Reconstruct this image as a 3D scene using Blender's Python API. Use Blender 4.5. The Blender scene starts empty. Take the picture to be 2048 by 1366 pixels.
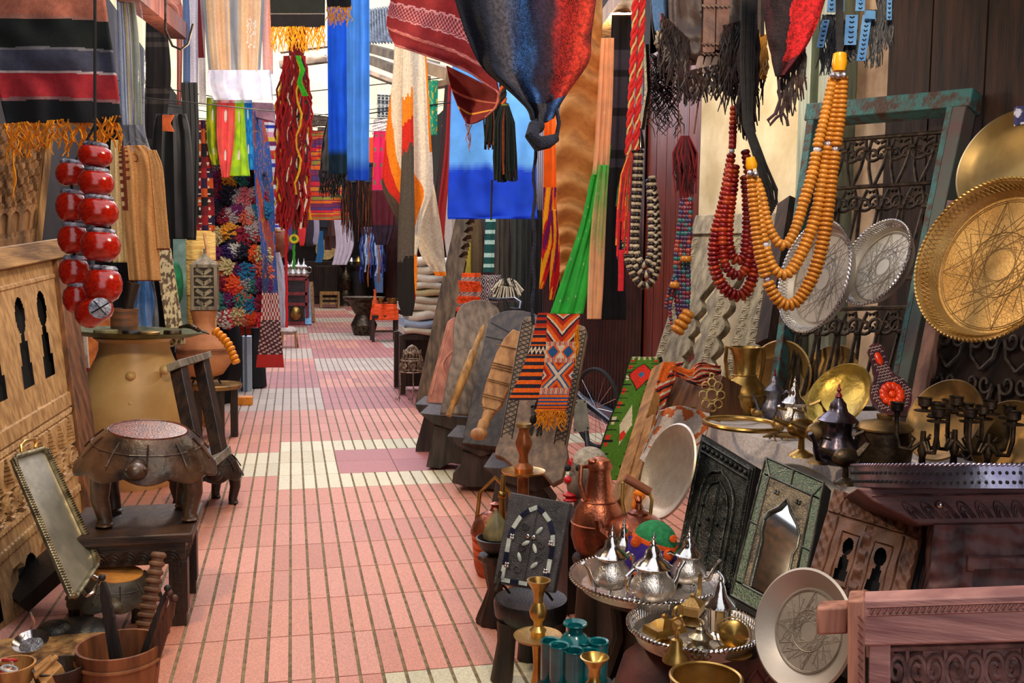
import bpy, math, random
from math import sin, cos, pi, sqrt, atan2, floor, radians
from mathutils import Vector as V, Matrix, noise
random.seed(7)
R = random.Random(11)
SC = bpy.context.scene
COL = SC.collection
# ---------------------------------------------------------------- camera, light, exposure
F = 1930.0; PITCH = .0840; YAW = .2249; ROLL = .0122; CZ = 1.5
_f = V((sin(YAW)*cos(PITCH), cos(YAW)*cos(PITCH), -sin(PITCH)))
_r0 = V((cos(YAW), -sin(YAW), 0)); _u0 = V((sin(YAW)*sin(PITCH), cos(YAW)*sin(PITCH), cos(PITCH)))
_r = _r0*cos(ROLL) + _u0*sin(ROLL); _u = _u0*cos(ROLL) - _r0*sin(ROLL)
CAM = V((0, 0, CZ))
cd = bpy.data.cameras.new('camera'); co = bpy.data.objects.new('camera', cd); COL.objects.link(co)
cd.sensor_width = 36; cd.lens = F/2048*36; cd.clip_end = 200; cd.clip_start = .05
m = Matrix((( _r.x, _u.x, -_f.x, 0), (_r.y, _u.y, -_f.y, 0), (_r.z, _u.z, -_f.z, CZ), (0, 0, 0, 1)))
co.matrix_world = m
SC.camera = co
SC.view_settings.view_transform = 'Standard'; SC.view_settings.look = 'None'
SC.view_settings.exposure = 0.0; SC.view_settings.gamma = 1; SC.view_settings.use_curve_mapping = False
w = bpy.data.worlds.new('sky'); SC.world = w; w.use_nodes = True
nt = w.node_tree; bg = nt.nodes['Background']
bg.inputs[0].default_value = (.93, .96, 1.0, 1); bg.inputs[1].default_value = 1.5
def lamp(name, kind, loc, energy, color, size=.1, target=None, sy=None):
    l = bpy.data.lights.new(name, kind); l.energy = energy; l.color = color
    if kind == 'AREA':
        l.size = size
        if sy: l.shape = 'RECTANGLE'; l.size_y = sy
    else: l.shadow_soft_size = size
    o = bpy.data.objects.new(name, l); COL.objects.link(o); o.location = loc
    if target is not None: o.rotation_euler = (V(target)-V(loc)).to_track_quat('-Z', 'Y').to_euler()
    return o
# bulbs of the front stalls (above the frame), added fill lamps behind them and daylight through the roof gap over the lane
lamp('stall_lamp_left', 'POINT', (-.55, 3.6, 2.6), 95, (1, .74, .45), .10)
lamp('stall_lamp_right', 'POINT', (1.0, 1.7, 2.6), 85, (1, .80, .58), .12)
lamp('fill_lamp_right_back', 'POINT', (1.9, 5.6, 2.75), 60, (1, .80, .58), .12)  # added fill light to brighten the chairs area
lamp('fill_lamp_left_back', 'POINT', (-.35, 7.6, 2.9), 90, (1, .82, .62), .15)  # added fill light to lift the dark left back
lamp('lane_skylight', 'AREA', (.6, 14, 5.4), 420, (.80, .78, 1.0), 3.0, (.6, 12.5, 0), 10)
lamp('far_skylight', 'AREA', (1.0, 27, 8.5), 700, (1, .95, .9), 4.0, (1.0, 33, 2), 6)
# ---------------------------------------------------------------- helpers
def W(x, y, d): return CAM + d*((x-1024)/F*_r + (683-y)/F*_u + _f)
def ray(x, y): return (x-1024)/F*_r + (683-y)/F*_u + _f
def FL(x, y, z=0):
    r = ray(x, y); t = (z-CZ)/r.z; return CAM + t*r
def DF(x, y, z=0): return (z-CZ)/ray(x, y).z
def PX(x, y, X): 
    r = ray(x, y); return CAM + r*(X/r.x)
def S(p, d): return p*d/F
def c(r, g, b, k=1.0):
    def l(v):
        v /= 255.0
        return v/12.92 if v <= .04045 else ((v+.055)/1.055)**2.4
    return (l(r)*k, l(g)*k, l(b)*k)
_mats = {}
def mat(name, c1=(1, 1, 1), c2=None, rough=.6, metal=0.0, scale=12, st=(1, 1, 1), bump=.15, detail=5, attr=False,
        trans=0.0, tex='noise', bscale=None, contrast=(.35, .65), alpha=None, coat=0, vary=.78):
    if name in _mats: return _mats[name]
    m = bpy.data.materials.new(name); m.use_nodes = True; _mats[name] = m
    n = m.node_tree.nodes; L = m.node_tree.links; b = n['Principled BSDF']
    b.inputs['Roughness'].default_value = rough; b.inputs['Metallic'].default_value = metal
    if coat: b.inputs['Coat Weight'].default_value = coat; b.inputs['Coat Roughness'].default_value = .15
    tc = n.new('ShaderNodeTexCoord'); mp = n.new('ShaderNodeMapping'); mp.inputs['Scale'].default_value = st
    L.new(tc.outputs['Object'], mp.inputs['Vector'])
    no = n.new('ShaderNodeTexNoise'); no.inputs['Scale'].default_value = scale; no.inputs['Detail'].default_value = detail
    L.new(mp.outputs[0], no.inputs['Vector'])
    rp = n.new('ShaderNodeValToRGB'); rp.color_ramp.elements[0].position = contrast[0]; rp.color_ramp.elements[1].position = contrast[1]
    if attr:
        rp.color_ramp.elements[0].color = (vary, vary, vary, 1); rp.color_ramp.elements[1].color = (1.06, 1.06, 1.06, 1)
        at = n.new('ShaderNodeAttribute'); at.attribute_name = 'Col'
        mx = n.new('ShaderNodeMix'); mx.data_type = 'RGBA'; mx.blend_type = 'MULTIPLY'; mx.inputs[0].default_value = 1
        L.new(no.outputs[0], rp.inputs[0]); L.new(at.outputs['Color'], mx.inputs[6]); L.new(rp.outputs[0], mx.inputs[7])
        col = mx.outputs[2]
    else:
        c2 = c2 or tuple(v*.55 for v in c1)
        rp.color_ramp.elements[0].color = (*c2, 1); rp.color_ramp.elements[1].color = (*c1, 1)
        L.new(no.outputs[0], rp.inputs[0]); col = rp.outputs[0]
    L.new(col, b.inputs['Base Color'])
    if bump:
        if tex == 'noise': t = n.new('ShaderNodeTexNoise'); t.inputs['Detail'].default_value = 4; out = t.outputs[0]
        elif tex == 'voronoi': t = n.new('ShaderNodeTexVoronoi'); t.feature = 'DISTANCE_TO_EDGE'; out = t.outputs[0]
        elif tex == 'cells': t = n.new('ShaderNodeTexVoronoi'); t.feature = 'F1'; out = t.outputs[0]
        elif tex == 'wave': t = n.new('ShaderNodeTexWave'); t.inputs['Distortion'].default_value = 2; out = t.outputs[0]
        elif tex == 'rings': t = n.new('ShaderNodeTexWave'); t.wave_type = 'RINGS'; t.inputs['Distortion'].default_value = 4; out = t.outputs[0]
        elif tex == 'weave':
            t = n.new('ShaderNodeTexChecker'); out = t.outputs[1]
        t.inputs['Scale'].default_value = bscale or scale*4
        L.new(mp.outputs[0], t.inputs['Vector'])
        if tex in ('voronoi',):
            r2 = n.new('ShaderNodeValToRGB'); r2.color_ramp.elements[1].position = .12; L.new(out, r2.inputs[0]); out = r2.outputs[0]
        bp = n.new('ShaderNodeBump'); bp.inputs['Strength'].default_value = bump; bp.inputs['Distance'].default_value = .01
        L.new(out, bp.inputs['Height']); L.new(bp.outputs[0], b.inputs['Normal'])
    o = n['Material Output']; sh = b.outputs[0]
    if trans:
        tr = n.new('ShaderNodeBsdfTranslucent'); L.new(col, tr.inputs[0]); ms = n.new('ShaderNodeMixShader'); ms.inputs[0].default_value = trans
        L.new(sh, ms.inputs[1]); L.new(tr.outputs[0], ms.inputs[2]); sh = ms.outputs[0]
    if alpha is not None:
        tp = n.new('ShaderNodeBsdfTransparent'); ms = n.new('ShaderNodeMixShader')
        ms.inputs[0].default_value = alpha; L.new(tp.outputs[0], ms.inputs[1]); L.new(sh, ms.inputs[2]); sh = ms.outputs[0]
    L.new(sh, o.inputs[0])
    return m
def thing(name, label, cat, loc, group=None):
    o = bpy.data.objects.new(name, None); COL.objects.link(o); o.location = loc; o.empty_display_size = .05
    o['label'] = label; o['category'] = cat
    if group: o['group'] = group
    return o
def wloc(o):
    p = V(o.location)
    while o.parent: o = o.parent; p += V(o.location)
    return p
class G:
    """mesh collector in world coordinates (optionally through a transform T)"""
    def __init__(s, T=None): s.v = []; s.f = []; s.c = []; s.col = (1, 1, 1); s.T = T
    def p(s, q):
        q = V(q)
        s.v.append(s.T @ q if s.T else q); return len(s.v)-1
    def face(s, idx, col=None): s.f.append(tuple(idx)); s.c.append(col or s.col)
    def box(s, ctr, size, M=None):
        ctr = V(ctr); h = V(size)/2; i = len(s.v)
        for dz in (-1, 1):
            for dy in (-1, 1):
                for dx in (-1, 1):
                    q = V((dx*h.x, dy*h.y, dz*h.z)); q = (M @ q) if M else q
                    s.p(ctr+q)
        for a in ((0, 2, 3, 1), (4, 5, 7, 6), (0, 1, 5, 4), (2, 6, 7, 3), (0, 4, 6, 2), (1, 3, 7, 5)): s.face([i+k for k in a])
        return s
    def hexa(s, P):   # 8 points: front a b c d, back e f g h
        i = [s.p(q) for q in P]
        for a in ((0, 1, 2, 3), (7, 6, 5, 4), (0, 4, 5, 1), (1, 5, 6, 2), (2, 6, 7, 3), (3, 7, 4, 0)): s.face([i[k] for k in a])
        return s
    def beam(s, a, b, wd, th, up=(0, 0, 1)):
        a = V(a); b = V(b); t = (b-a).normalized(); sd = t.cross(V(up)).normalized(); n = sd.cross(t)
        A = [a-sd*wd/2-n*th/2, a+sd*wd/2-n*th/2, a+sd*wd/2+n*th/2, a-sd*wd/2+n*th/2]
        return s.hexa(A+[q+(b-a) for q in A])
    def ring(s, ctr, ax, r, n, ph=0, ref=None):
        ax = V(ax).normalized(); e = V(ref) if ref is not None else (V((1, 0, 0)) if abs(ax.x) < .8 else V((0, 1, 0)))
        e1 = (e-ax*e.dot(ax)).normalized(); e2 = ax.cross(e1)
        return [s.p(V(ctr)+e1*(r*cos(ph+2*pi*k/n))+e2*(r*sin(ph+2*pi*k/n))) for k in range(n)], e1
    def tube(s, pts, r, n=6, cap=True, closed=False):
        pts = [V(q) for q in pts]; N = len(pts); rs = r if isinstance(r, (list, tuple)) else [r]*N
        ref = None; rings = []
        for i in range(N):
            a = pts[i-1] if (i or closed) else pts[0]; b = pts[(i+1) % N] if (i < N-1 or closed) else pts[-1]
            t = (b-a); t = t.normalized() if t.length > 1e-9 else V((0, 0, 1))
            if ref is None or abs(ref.dot(t)) > .95: ref = V((0, 0, 1)) if abs(t.z) < .9 else V((1, 0, 0))
            q, ref = s.ring(pts[i], t, rs[i], n, 0, ref); rings.append(q)
        M = N if closed else N-1
        for i in range(M):
            A, B = rings[i], rings[(i+1) % N]
            for k in range(n): s.face((A[k], A[(k+1) % n], B[(k+1) % n], B[k]))
        if cap and not closed: s.face(rings[0][::-1]); s.face(rings[-1])
        return s
    def lathe(s, prof, o=(0, 0, 0), ax=(0, 0, 1), n=32, ref=None, flute=None, cap=True):
        o = V(o); ax = V(ax).normalized(); rings = []
        e = V(ref) if ref is not None else (V((1, 0, 0)) if abs(ax.x) < .8 else V((0, 1, 0)))
        e1 = (e-ax*e.dot(ax)).normalized(); e2 = ax.cross(e1)
        for (r, z) in prof:
            row = []
            for k in range(n):
                a = 2*pi*k/n; rr = max(r, 1e-5)*(1+(flute[1]*cos(flute[0]*a) if flute else 0))
                row.append(s.p(o+ax*z+e1*(rr*cos(a))+e2*(rr*sin(a))))
            rings.append(row)
        for i in range(len(rings)-1):
            A, B = rings[i], rings[i+1]
            for k in range(n): s.face((A[k], A[(k+1) % n], B[(k+1) % n], B[k]))
        if cap:
            if prof[0][0] > 1e-4: s.face(rings[0][::-1])
            if prof[-1][0] > 1e-4: s.face(rings[-1])
        return s
    def ball(s, ctr, r, n=14, m=9, M=None):
        ctr = V(ctr); r = V(r) if hasattr(r, '__len__') else V((r, r, r)); rows = []
        for j in range(m+1):
            t = pi*j/m; row = []
            for k in range(n):
                q = V((r.x*sin(t)*cos(2*pi*k/n), r.y*sin(t)*sin(2*pi*k/n), r.z*cos(t)))
                row.append(s.p(ctr+(M @ q if M else q)))
            rows.append(row)
        for j in range(m):
            for k in range(n): s.face((rows[j][k], rows[j+1][k], rows[j+1][(k+1) % n], rows[j][(k+1) % n]))
        return s
    def torus(s, ctr, ax, Rr, r, n=40, m=8):
        ax = V(ax).normalized(); e = V((1, 0, 0)) if abs(ax.x) < .8 else V((0, 1, 0)); e1 = (e-ax*e.dot(ax)).normalized(); e2 = ax.cross(e1)
        return s.tube([V(ctr)+e1*Rr*cos(2*pi*k/n)+e2*Rr*sin(2*pi*k/n) for k in range(n)], r, m, closed=True)
    def grid(s, fn, nu, nv, cf=None):
        i0 = len(s.v)
        for j in range(nv+1):
            for i in range(nu+1): s.p(fn(i/nu, j/nv))
        for j in range(nv):
            for i in range(nu):
                a = i0+j*(nu+1)+i
                s.face((a, a+nu+1, a+nu+2, a+1), cf((i+.5)/nu, (j+.5)/nv) if cf else None)
        return s
    def prism(s, poly, P, c0, c1):   # P(u,v,c) -> point
        A = [s.p(P(u, v, c0)) for u, v in poly]; B = [s.p(P(u, v, c1)) for u, v in poly]; n = len(poly)
        s.face(A[::-1]); s.face(B)
        for k in range(n): s.face((A[k], A[(k+1) % n], B[(k+1) % n], B[k]))
        return s
    def qbox(s, Q, u0, v0, u1, v1, c0, c1): return s.prism([(u0, v0), (u0, v1), (u1, v1), (u1, v0)], Q.P, c0, c1)
    def build(s, name, m, parent=None, label=None, cat=None, group=None, smooth=True, kind=None, solid=0, bevel=0, subd=0, origin=None):
        if parent is not None: org = wloc(parent)
        elif origin is not None: org = V(origin)
        else:
            xs = [q.x for q in s.v]; ys = [q.y for q in s.v]; zs = [q.z for q in s.v]
            org = V(((min(xs)+max(xs))/2, (min(ys)+max(ys))/2, min(zs)))
        me = bpy.data.meshes.new(name); me.from_pydata([q-org for q in s.v], [], s.f); me.materials.append(m)
        if any(q != (1, 1, 1) for q in s.c):
            at = me.color_attributes.new('Col', 'FLOAT_COLOR', 'CORNER'); buf = []
            for q, fc in zip(s.c, s.f): buf += [q[0], q[1], q[2], 1.0]*len(fc)
            at.data.foreach_set('color', buf)
        if smooth:
            me.polygons.foreach_set('use_smooth', [True]*len(me.polygons))
            try: me.set_sharp_from_angle(angle=radians(38))
            except Exception: pass
        me.update()
        o = bpy.data.objects.new(name, me); COL.objects.link(o)
        if parent is not None: o.parent = parent
        else: o.location = org
        if label: o['label'] = label
        if cat: o['category'] = cat
        if group: o['group'] = group
        if kind: o['kind'] = kind
        if solid: k = o.modifiers.new('s', 'SOLIDIFY'); k.thickness = solid; k.offset = 0
        if bevel: k = o.modifiers.new('b', 'BEVEL'); k.width = bevel; k.segments = 2; k.limit_method = 'ANGLE'
        if subd: k = o.modifiers.new('u', 'SUBSURF'); k.levels = subd; k.render_levels = subd
        return o
class Quad:
    """a leaning panel given by its four corners (image x, y, distance)"""
    def __init__(s, tl, tr, br, bl, world=False):
        s.a, s.b, s.c, s.d = [V(q) if world else W(*q) for q in (tl, tr, br, bl)]
        pn = (s.b-s.a).cross(s.d-s.a)
        if not world: rr_ = s.c-CAM; s.c = CAM+rr_*(pn.dot(s.a-CAM)/pn.dot(rr_))   # flat panel
        n = pn.normalized(); ctr = (s.a+s.c)/2
        if n.dot(CAM-ctr) < 0: n = -n
        s.n = n; s.w = ((s.b-s.a).length+(s.c-s.d).length)/2; s.h = ((s.d-s.a).length+(s.c-s.b).length)/2
    def P(s, u, v, c=0):
        return (s.a*(1-u)+s.b*u)*(1-v)+(s.d*(1-u)+s.c*u)*v+s.n*c
def lerp(a, b, t): return a+(b-a)*t
def rows_at(rows, v):
    """rows: [(y, xl, xr[, d])] -> smooth interpolation at v in 0..1"""
    n = len(rows)-1; t = v*n; i = min(int(t), n-1); f = t-i
    p0 = rows[max(i-1, 0)]; p1 = rows[i]; p2 = rows[i+1]; p3 = rows[min(i+2, n)]
    def cr(k): 
        a, b, cc, d = p0[k], p1[k], p2[k], p3[k]
        return .5*((2*b)+(-a+cc)*f+(2*a-5*b+4*cc-d)*f*f+(-a+3*b-3*cc+d)*f**3)
    return [cr(k) for k in range(len(p1))]
def drape(name, rows, d, m, cf=None, folds=3, amp=.02, nu=24, nv=40, solid=.004, parent=None, ph=0.0, rough=.006, taper=0, dd=0, **kw):
    """cloth hanging between left and right edges given by rows; dd = extra distance of the right edge"""
    if len(rows[0]) == 3: rows = [(*q, d) for q in rows]
    g = G(); wm = max(q[2]-q[1] for q in rows)*d/F; amp = min(amp, wm*(.03 if m is THIN else .045)); rough = min(rough, wm*.025)
    def fn(u, v):
        y, xl, xr, de = rows_at(rows, v)
        x = lerp(xl, xr, u); k = (1-taper*(1-v))
        off = amp*k*(sin(2*pi*folds*u+ph+.7*sin(3*v+ph))+.35*sin(2*pi*folds*2.3*u+1.3*ph))
        off += rough*noise.noise(V((u*5, v*7, ph*3+d)))*2
        wig = 0
        return W(x+wig, y, de+dd*u+off)
    g.grid(fn, nu, nv, cf)
    return g.build(name, m, parent, solid=solid, **kw)
def fringe(name, a, b, n, ln, m, parent=None, r=.002, wig=.012, var=.35, cols=None, seg=5, bundle=1, fall=(0, 0, -1), **kw):
    """strands hanging from the world segment a-b"""
    g = G(); a = V(a); b = V(b); fall = V(fall).normalized(); side = (b-a).normalized() if (b-a).length > 1e-6 else V((1, 0, 0)); out = side.cross(fall)
    for i in range(n):
        t = (i+.5)/n+R.uniform(-.3, .3)/n; L = ln*(1+R.uniform(-var, var)); p = a.lerp(b, t)
        if cols: g.col = R.choice(cols)
        ph = R.uniform(0, 6); dx = R.uniform(-1, 1)*wig
        for q in range(bundle):
            pts = [p+fall*(L*k/seg)+side*((dx*k/seg)+wig*.5*sin(ph+k*1.7+q))+out*(wig*.5*cos(ph*2+k*1.3+q*2)) for k in range(seg+1)]
            g.tube(pts, [r*1.1]+[r]*(seg-1)+[r*.6], 4)
    return g.build(name, m, parent, **kw)
def struct(g, name, m, **kw): return g.build(name, m, kind='structure', **kw)
# ---------------------------------------------------------------- materials
CLOTH = mat('woven_cloth', attr=True, rough=.92, scale=90, bump=.25, bscale=420, tex='noise')
THIN = mat('thin_cloth', attr=True, rough=.85, vary=.9, scale=12, bump=.08, bscale=260, trans=.45)
WOOL = mat('wool_yarn', attr=True, rough=.95, scale=60, bump=.5, bscale=300)
PAINTED = mat('painted', attr=True, rough=.45, scale=40, bump=.08)
CARVED = mat('carved_wood_tint', attr=True, rough=.65, scale=6, st=(6, 6, 1), bump=.3, tex='noise', bscale=40)
def wood(name, c1, c2, st=(5, 5, .6), rough=.6, bump=.25, scale=5, **kw): return mat(name, c1, c2, rough=rough, scale=scale, st=st, bump=bump, bscale=kw.pop('bscale', scale*5), **kw)
OAK = wood('weathered_oak', c(176, 136, 84), c(92, 62, 34))
OAKX = wood('weathered_oak_across', c(184, 144, 92), c(100, 70, 40), st=(.6, .6, 5))
DARK = wood('dark_stained_wood', c(60, 40, 28), c(20, 13, 10), rough=.42)
DARKX = wood('dark_stained_wood_across', c(78, 52, 36), c(28, 18, 13), st=(.8, .8, 6), rough=.45)
BLACKW = wood('blackened_wood', c(34, 30, 28), c(12, 10, 10), rough=.4)
REDW = wood('reddish_wood', c(124, 60, 34), c(72, 30, 18), rough=.35)
GREYW = wood('grey_weathered_wood', c(140, 128, 108), c(84, 74, 60), st=(6, 6, .5))
SILW = mat('pale_carved_wood', c(168, 158, 130), c(104, 94, 76), rough=.6, scale=8, st=(3, 3, .8), bump=.5, tex='voronoi', bscale=50)
BROWNW = wood('brown_boards', c(62, 40, 29), c(24, 15, 13), st=(4, 4, .5), rough=.9)
PINKW = wood('violet_brown_wood', c(150, 100, 88), c(92, 56, 54), st=(.8, .8, 7))
MAUVE = mat('mauve_carved_wood', c(110, 72, 70), c(60, 36, 40), rough=.6, scale=6, st=(3, 3, 1), bump=.5, tex='rings', bscale=7)
TANW = wood('tan_wood', c(190, 138, 78), c(130, 84, 42))
SILVER = mat('silver', c(222, 216, 214), c(196, 190, 188), rough=.15, metal=1, scale=14, bump=.12, bscale=30)
SILVERE = mat('engraved_silver', c(220, 212, 204), c(194, 186, 176), rough=.28, metal=.85, scale=22, bump=.16, tex='voronoi', bscale=90)
SILVERP = mat('dull_silver_plate', c(206, 198, 186), c(190, 181, 169), rough=.42, metal=.9, scale=30, bump=.06)
BRASS = mat('brass', c(206, 168, 96), c(150, 114, 56), rough=.30, metal=.88, scale=10, bump=.12, bscale=26)
BRASSE = mat('engraved_brass', c(182, 148, 92), c(150, 114, 62), rough=.42, metal=.7, scale=9, bump=.14, tex='voronoi', bscale=80)
OLDB = mat('tarnished_brass', c(176, 136, 80), c(92, 76, 50), rough=.46, metal=.7, scale=9, bump=.2, bscale=22)
DARKB = mat('dark_bronze', c(92, 76, 58), c(36, 30, 26), rough=.42, metal=.85, scale=20, bump=.2)
COPPER = mat('copper', c(178, 106, 78), c(120, 64, 46), rough=.36, metal=.9, scale=9, bump=.10, tex='cells', bscale=90)
COPPERE = mat('engraved_copper', c(214, 122, 74), c(150, 72, 40), rough=.36, metal=1, scale=9, bump=.5, tex='rings', bscale=8)
IRON = mat('wrought_iron', c(84, 70, 60), c(36, 30, 27), rough=.6, metal=.6, scale=30, bump=.2)
MIRROR = mat('mirror_glass', c(235, 238, 240), c(225, 228, 232), rough=.03, metal=1, scale=2, bump=0)
BLACK = mat('black_matte', c(24, 22, 26), c(12, 11, 14), rough=.8, scale=10)
PLASTIC = mat('clear_plastic', c(222, 228, 246), c(170, 180, 210), rough=.18, scale=5, bump=.9, bscale=9, alpha=.20)
WHITEF = mat('white_cloth', c(226, 216, 208), c(196, 184, 178), rough=.9, scale=12, bump=.4, bscale=60)
# ---------------------------------------------------------------- the setting
TILE = mat('terrazzo_tile', attr=True, rough=.55, scale=140, bump=.12, bscale=200, contrast=(.4, .62))
GROUT = mat('sandy_grout', c(150, 130, 98), c(104, 90, 68), rough=.95, scale=30, bump=.4)
def setting():
    xa = FL(561, 883).x; tw = FL(664, 883).x-xa; ya = FL(600, 978).y; tp = (FL(600, 883).y-ya)/4; sw = tw/5
    g = G(); g.box((.6, 16, -.03), (9, 42, .05)); base = struct(g, 'floor', GROUT)
    g = G()
    pink = [c(220, 148, 122), c(214, 140, 116), c(210, 138, 118), c(224, 154, 132)]
    white = [c(226, 214, 178), c(218, 208, 172), c(232, 222, 190)]
    mauve = [c(186, 112, 108), c(176, 104, 104)]; grey = [c(196, 176, 156), c(188, 166, 150)]
    for j in range(-14, 74):
        for i in range(-8, 9):
            y0 = ya+j*tp; x0 = xa+i*tw
            if y0 > 34 or x0 < -3.4 or x0 > 3: continue
            pal = pink; solid = False
            k = j
            if i == 0 and k in (0, 1, 2, 3): pal = white
            if i < 0 and k in (1, 2): pal = white
            if i >= 1 and k in (0, 3): pal = white
            if i in (1, 2, 3) and k in (1, 2): pal = mauve; solid = True
            if i >= 1 and k == -8: pal = white
            if k >= 8:
                q = (k//4+(i+8)//3) % 3
                pal = [pink[1], mauve[0]] if q == 0 else (grey if q == 1 else mauve)
            tilecol = R.choice(pal); f = R.uniform(.93, 1.05)
            if solid:
                g.col = tuple(v*f for v in tilecol); g.box((x0+tw/2, y0+tp/2, -.004), (tw-.006, tp-.004, .008)); continue
            for s in range(5):
                h = R.uniform(.93, 1.05); cc = R.choice(pal); g.col = tuple((a*.6+b*.4)*f*h for a, b in zip(tilecol, cc))
                g.box((x0+sw*(s+.5), y0+tp/2, -.0045), (sw-.013, tp-.007, .009))
    struct(g, 'floor_tiles', TILE, parent=base, smooth=False)
    bpy.data.objects['floor_tiles'].pop('kind', None)
    XL, XR = -2.0, 2.9
    dk = mat('dark_plaster', c(44, 34, 30), c(18, 14, 14), rough=.9, scale=2)
    g = G(); g.box((XL-.1, 15, 2.2), (.2, 42, 4.4)); struct(g, 'wall_left', dk)
    # right wall: boards, plaster, green frame, cream plaster, red door, corrugated shutter, dark far part
    cream = mat('cream_plaster', c(214, 202, 168), c(176, 160, 122), rough=.9, scale=3, bump=.5, bscale=14)
    peel = mat('peeling_plaster', c(206, 186, 160), c(150, 124, 104), rough=.9, scale=5, bump=.6, bscale=12)
    ys = [PX(x, 500, XR).y for x in (2048, 1760, 1700, 1610, 1395, 1290, 1165)]
    def seg(name, y0, y1, m, z0=0, z1=4.4, th=.2, **kw):
        g = G(); g.box((XR+th/2, (y0+y1)/2, (z0+z1)/2), (th, y1-y0, z1-z0)); return struct(g, name, m, **kw)
    g = G(); y = -3.0
    while y < ys[1]-.02:
        wd = .37; y2 = min(y+wd, ys[1]); g.box((XR+.1, (y+y2)/2, 2.2), (.2, y2-y-.012, 4.4)); y = y2
    struct(g, 'wall_right', BROWNW)
    g = G(); g.box((XR+.22, 1.5, 2.2), (.1, 10, 4.4)); struct(g, 'wall_right_backing', dk)
    seg('wall_right_plaster', ys[1], ys[2], peel)
    g = G(); g.box((XR-.03, ys[2]+.09, 2.2), (.14, .16, 4.4)); g.box((XR+.02, ys[2]+.24, 2.2), (.14, .12, 4.4)); g.box((XR-.01, ys[3]-.07, 2.2), (.14, .12, 4.4))
    g.box((XR+.08, (ys[2]+ys[3])/2, 2.2), (.1, ys[3]-ys[2], 4.4))
    struct(g, 'trim_1', mat('grey_green_paint', c(150, 160, 140), c(112, 124, 108), rough=.6, scale=8, st=(4, 4, .4)))
    seg('wall_right_cream', ys[3], ys[4], cream)
    g = G()
    n = 5
    for k in range(n):
        a = lerp(ys[4], ys[5], k/n); b = lerp(ys[4], ys[5], (k+1)/n); g.box((XR+.1, (a+b)/2, 2.2), (.2, b-a-.012, 4.4))
    g.box((XR+.12, (ys[4]+ys[5])/2, 2.2), (.2, ys[5]-ys[4], 4.4))
    struct(g, 'door_1', wood('red_brown_paint', c(112, 36, 18), c(68, 20, 12), rough=.35, bump=.1))
    def corr(u, v):
        y = lerp(ys[5], 34, u); return V((XR+.03*sin(y*2*pi/.09), y, lerp(0, 3.2, v)))
    g = G(); nn = int((34-ys[5])/.09*4); g.grid(corr, nn, 1); struct(g, 'door_2', mat('dark_corrugated_sheet', c(66, 34, 34), c(30, 18, 20), rough=.4, scale=4, metal=.2), solid=.01)
    g = G(); g.box((XR-.04, (ys[6]+ys[4])/2+1, .07), (.06, ys[6]-ys[4]+2.0, .14)); struct(g, 'baseboard_right', mat('blue_grey_rail', c(70, 80, 96), rough=.4))
    g = G(); g.box((XR+.3, 15, 2.2), (.1, 42, 4.4)); g.box((XR+.1, 21, 3.8), (.2, 27, 1.2)); struct(g, 'wall_right_upper', dk)
    # unseen awnings added to darken the stall sides and roof beams further down the lane
    g = G(); g.box((-1.45, 1, 3.05), (1.3, 8, .05)); struct(g, 'shading_awning_left', BROWNW)
    g = G(); g.box((2.3, 1, 3.05), (1.4, 7.4, .05)); struct(g, 'shading_awning_right', BROWNW)
    # far end of the lane: dark shop front, cream building above it
    far = 34.0
    g = G(); g.box((1, far+.2, 2.3), (14, .3, 4.6)); struct(g, 'wall_back', dk)
    lit = mat('sunlit_plaster', c(250, 232, 196), c(238, 214, 172), rough=.9, scale=1, bump=.2)
    g = G(); g.box((1, far+.9, 8), (24, .3, 7.5)); struct(g, 'wall_back_upper', lit)
    g = G(); g.box((3.0, far-1.5, 4.75), (10, 5, .12)); struct(g, 'ceiling_back', dk)
    # window with iron grille high on the cream wall
    A = W(751, 195, 34.5); B = W(782, 240, 34.5); Y = far+.70
    g = G(); g.box(((A.x+B.x)/2, Y+.02, (A.z+B.z)/2), (B.x-A.x, .03, A.z-B.z)); win = struct(g, 'window_1', mat('dark_glass', c(40, 44, 56), rough=.15))
    g = G()
    for k in range(5):
        x = lerp(A.x, B.x, k/4); g.tube([(x, Y-.06, B.z), (x, Y-.06, A.z)], .012, 6)
    for k in range(4):
        for q in range(3):
            cx = lerp(A.x, B.x, (k+.5)/4); cz = lerp(B.z, A.z, (q+.5)/3); g.torus((cx, Y-.06, cz), (0, 1, 0), .06, .012, 14, 5)
    for t in (0, .5, 1): g.tube([(A.x, Y-.06, lerp(B.z, A.z, t)), (B.x, Y-.06, lerp(B.z, A.z, t))], .018, 6)
    g.build('window_grille', mat('pale_iron', c(200, 196, 190), rough=.5), win)
setting()
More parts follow.
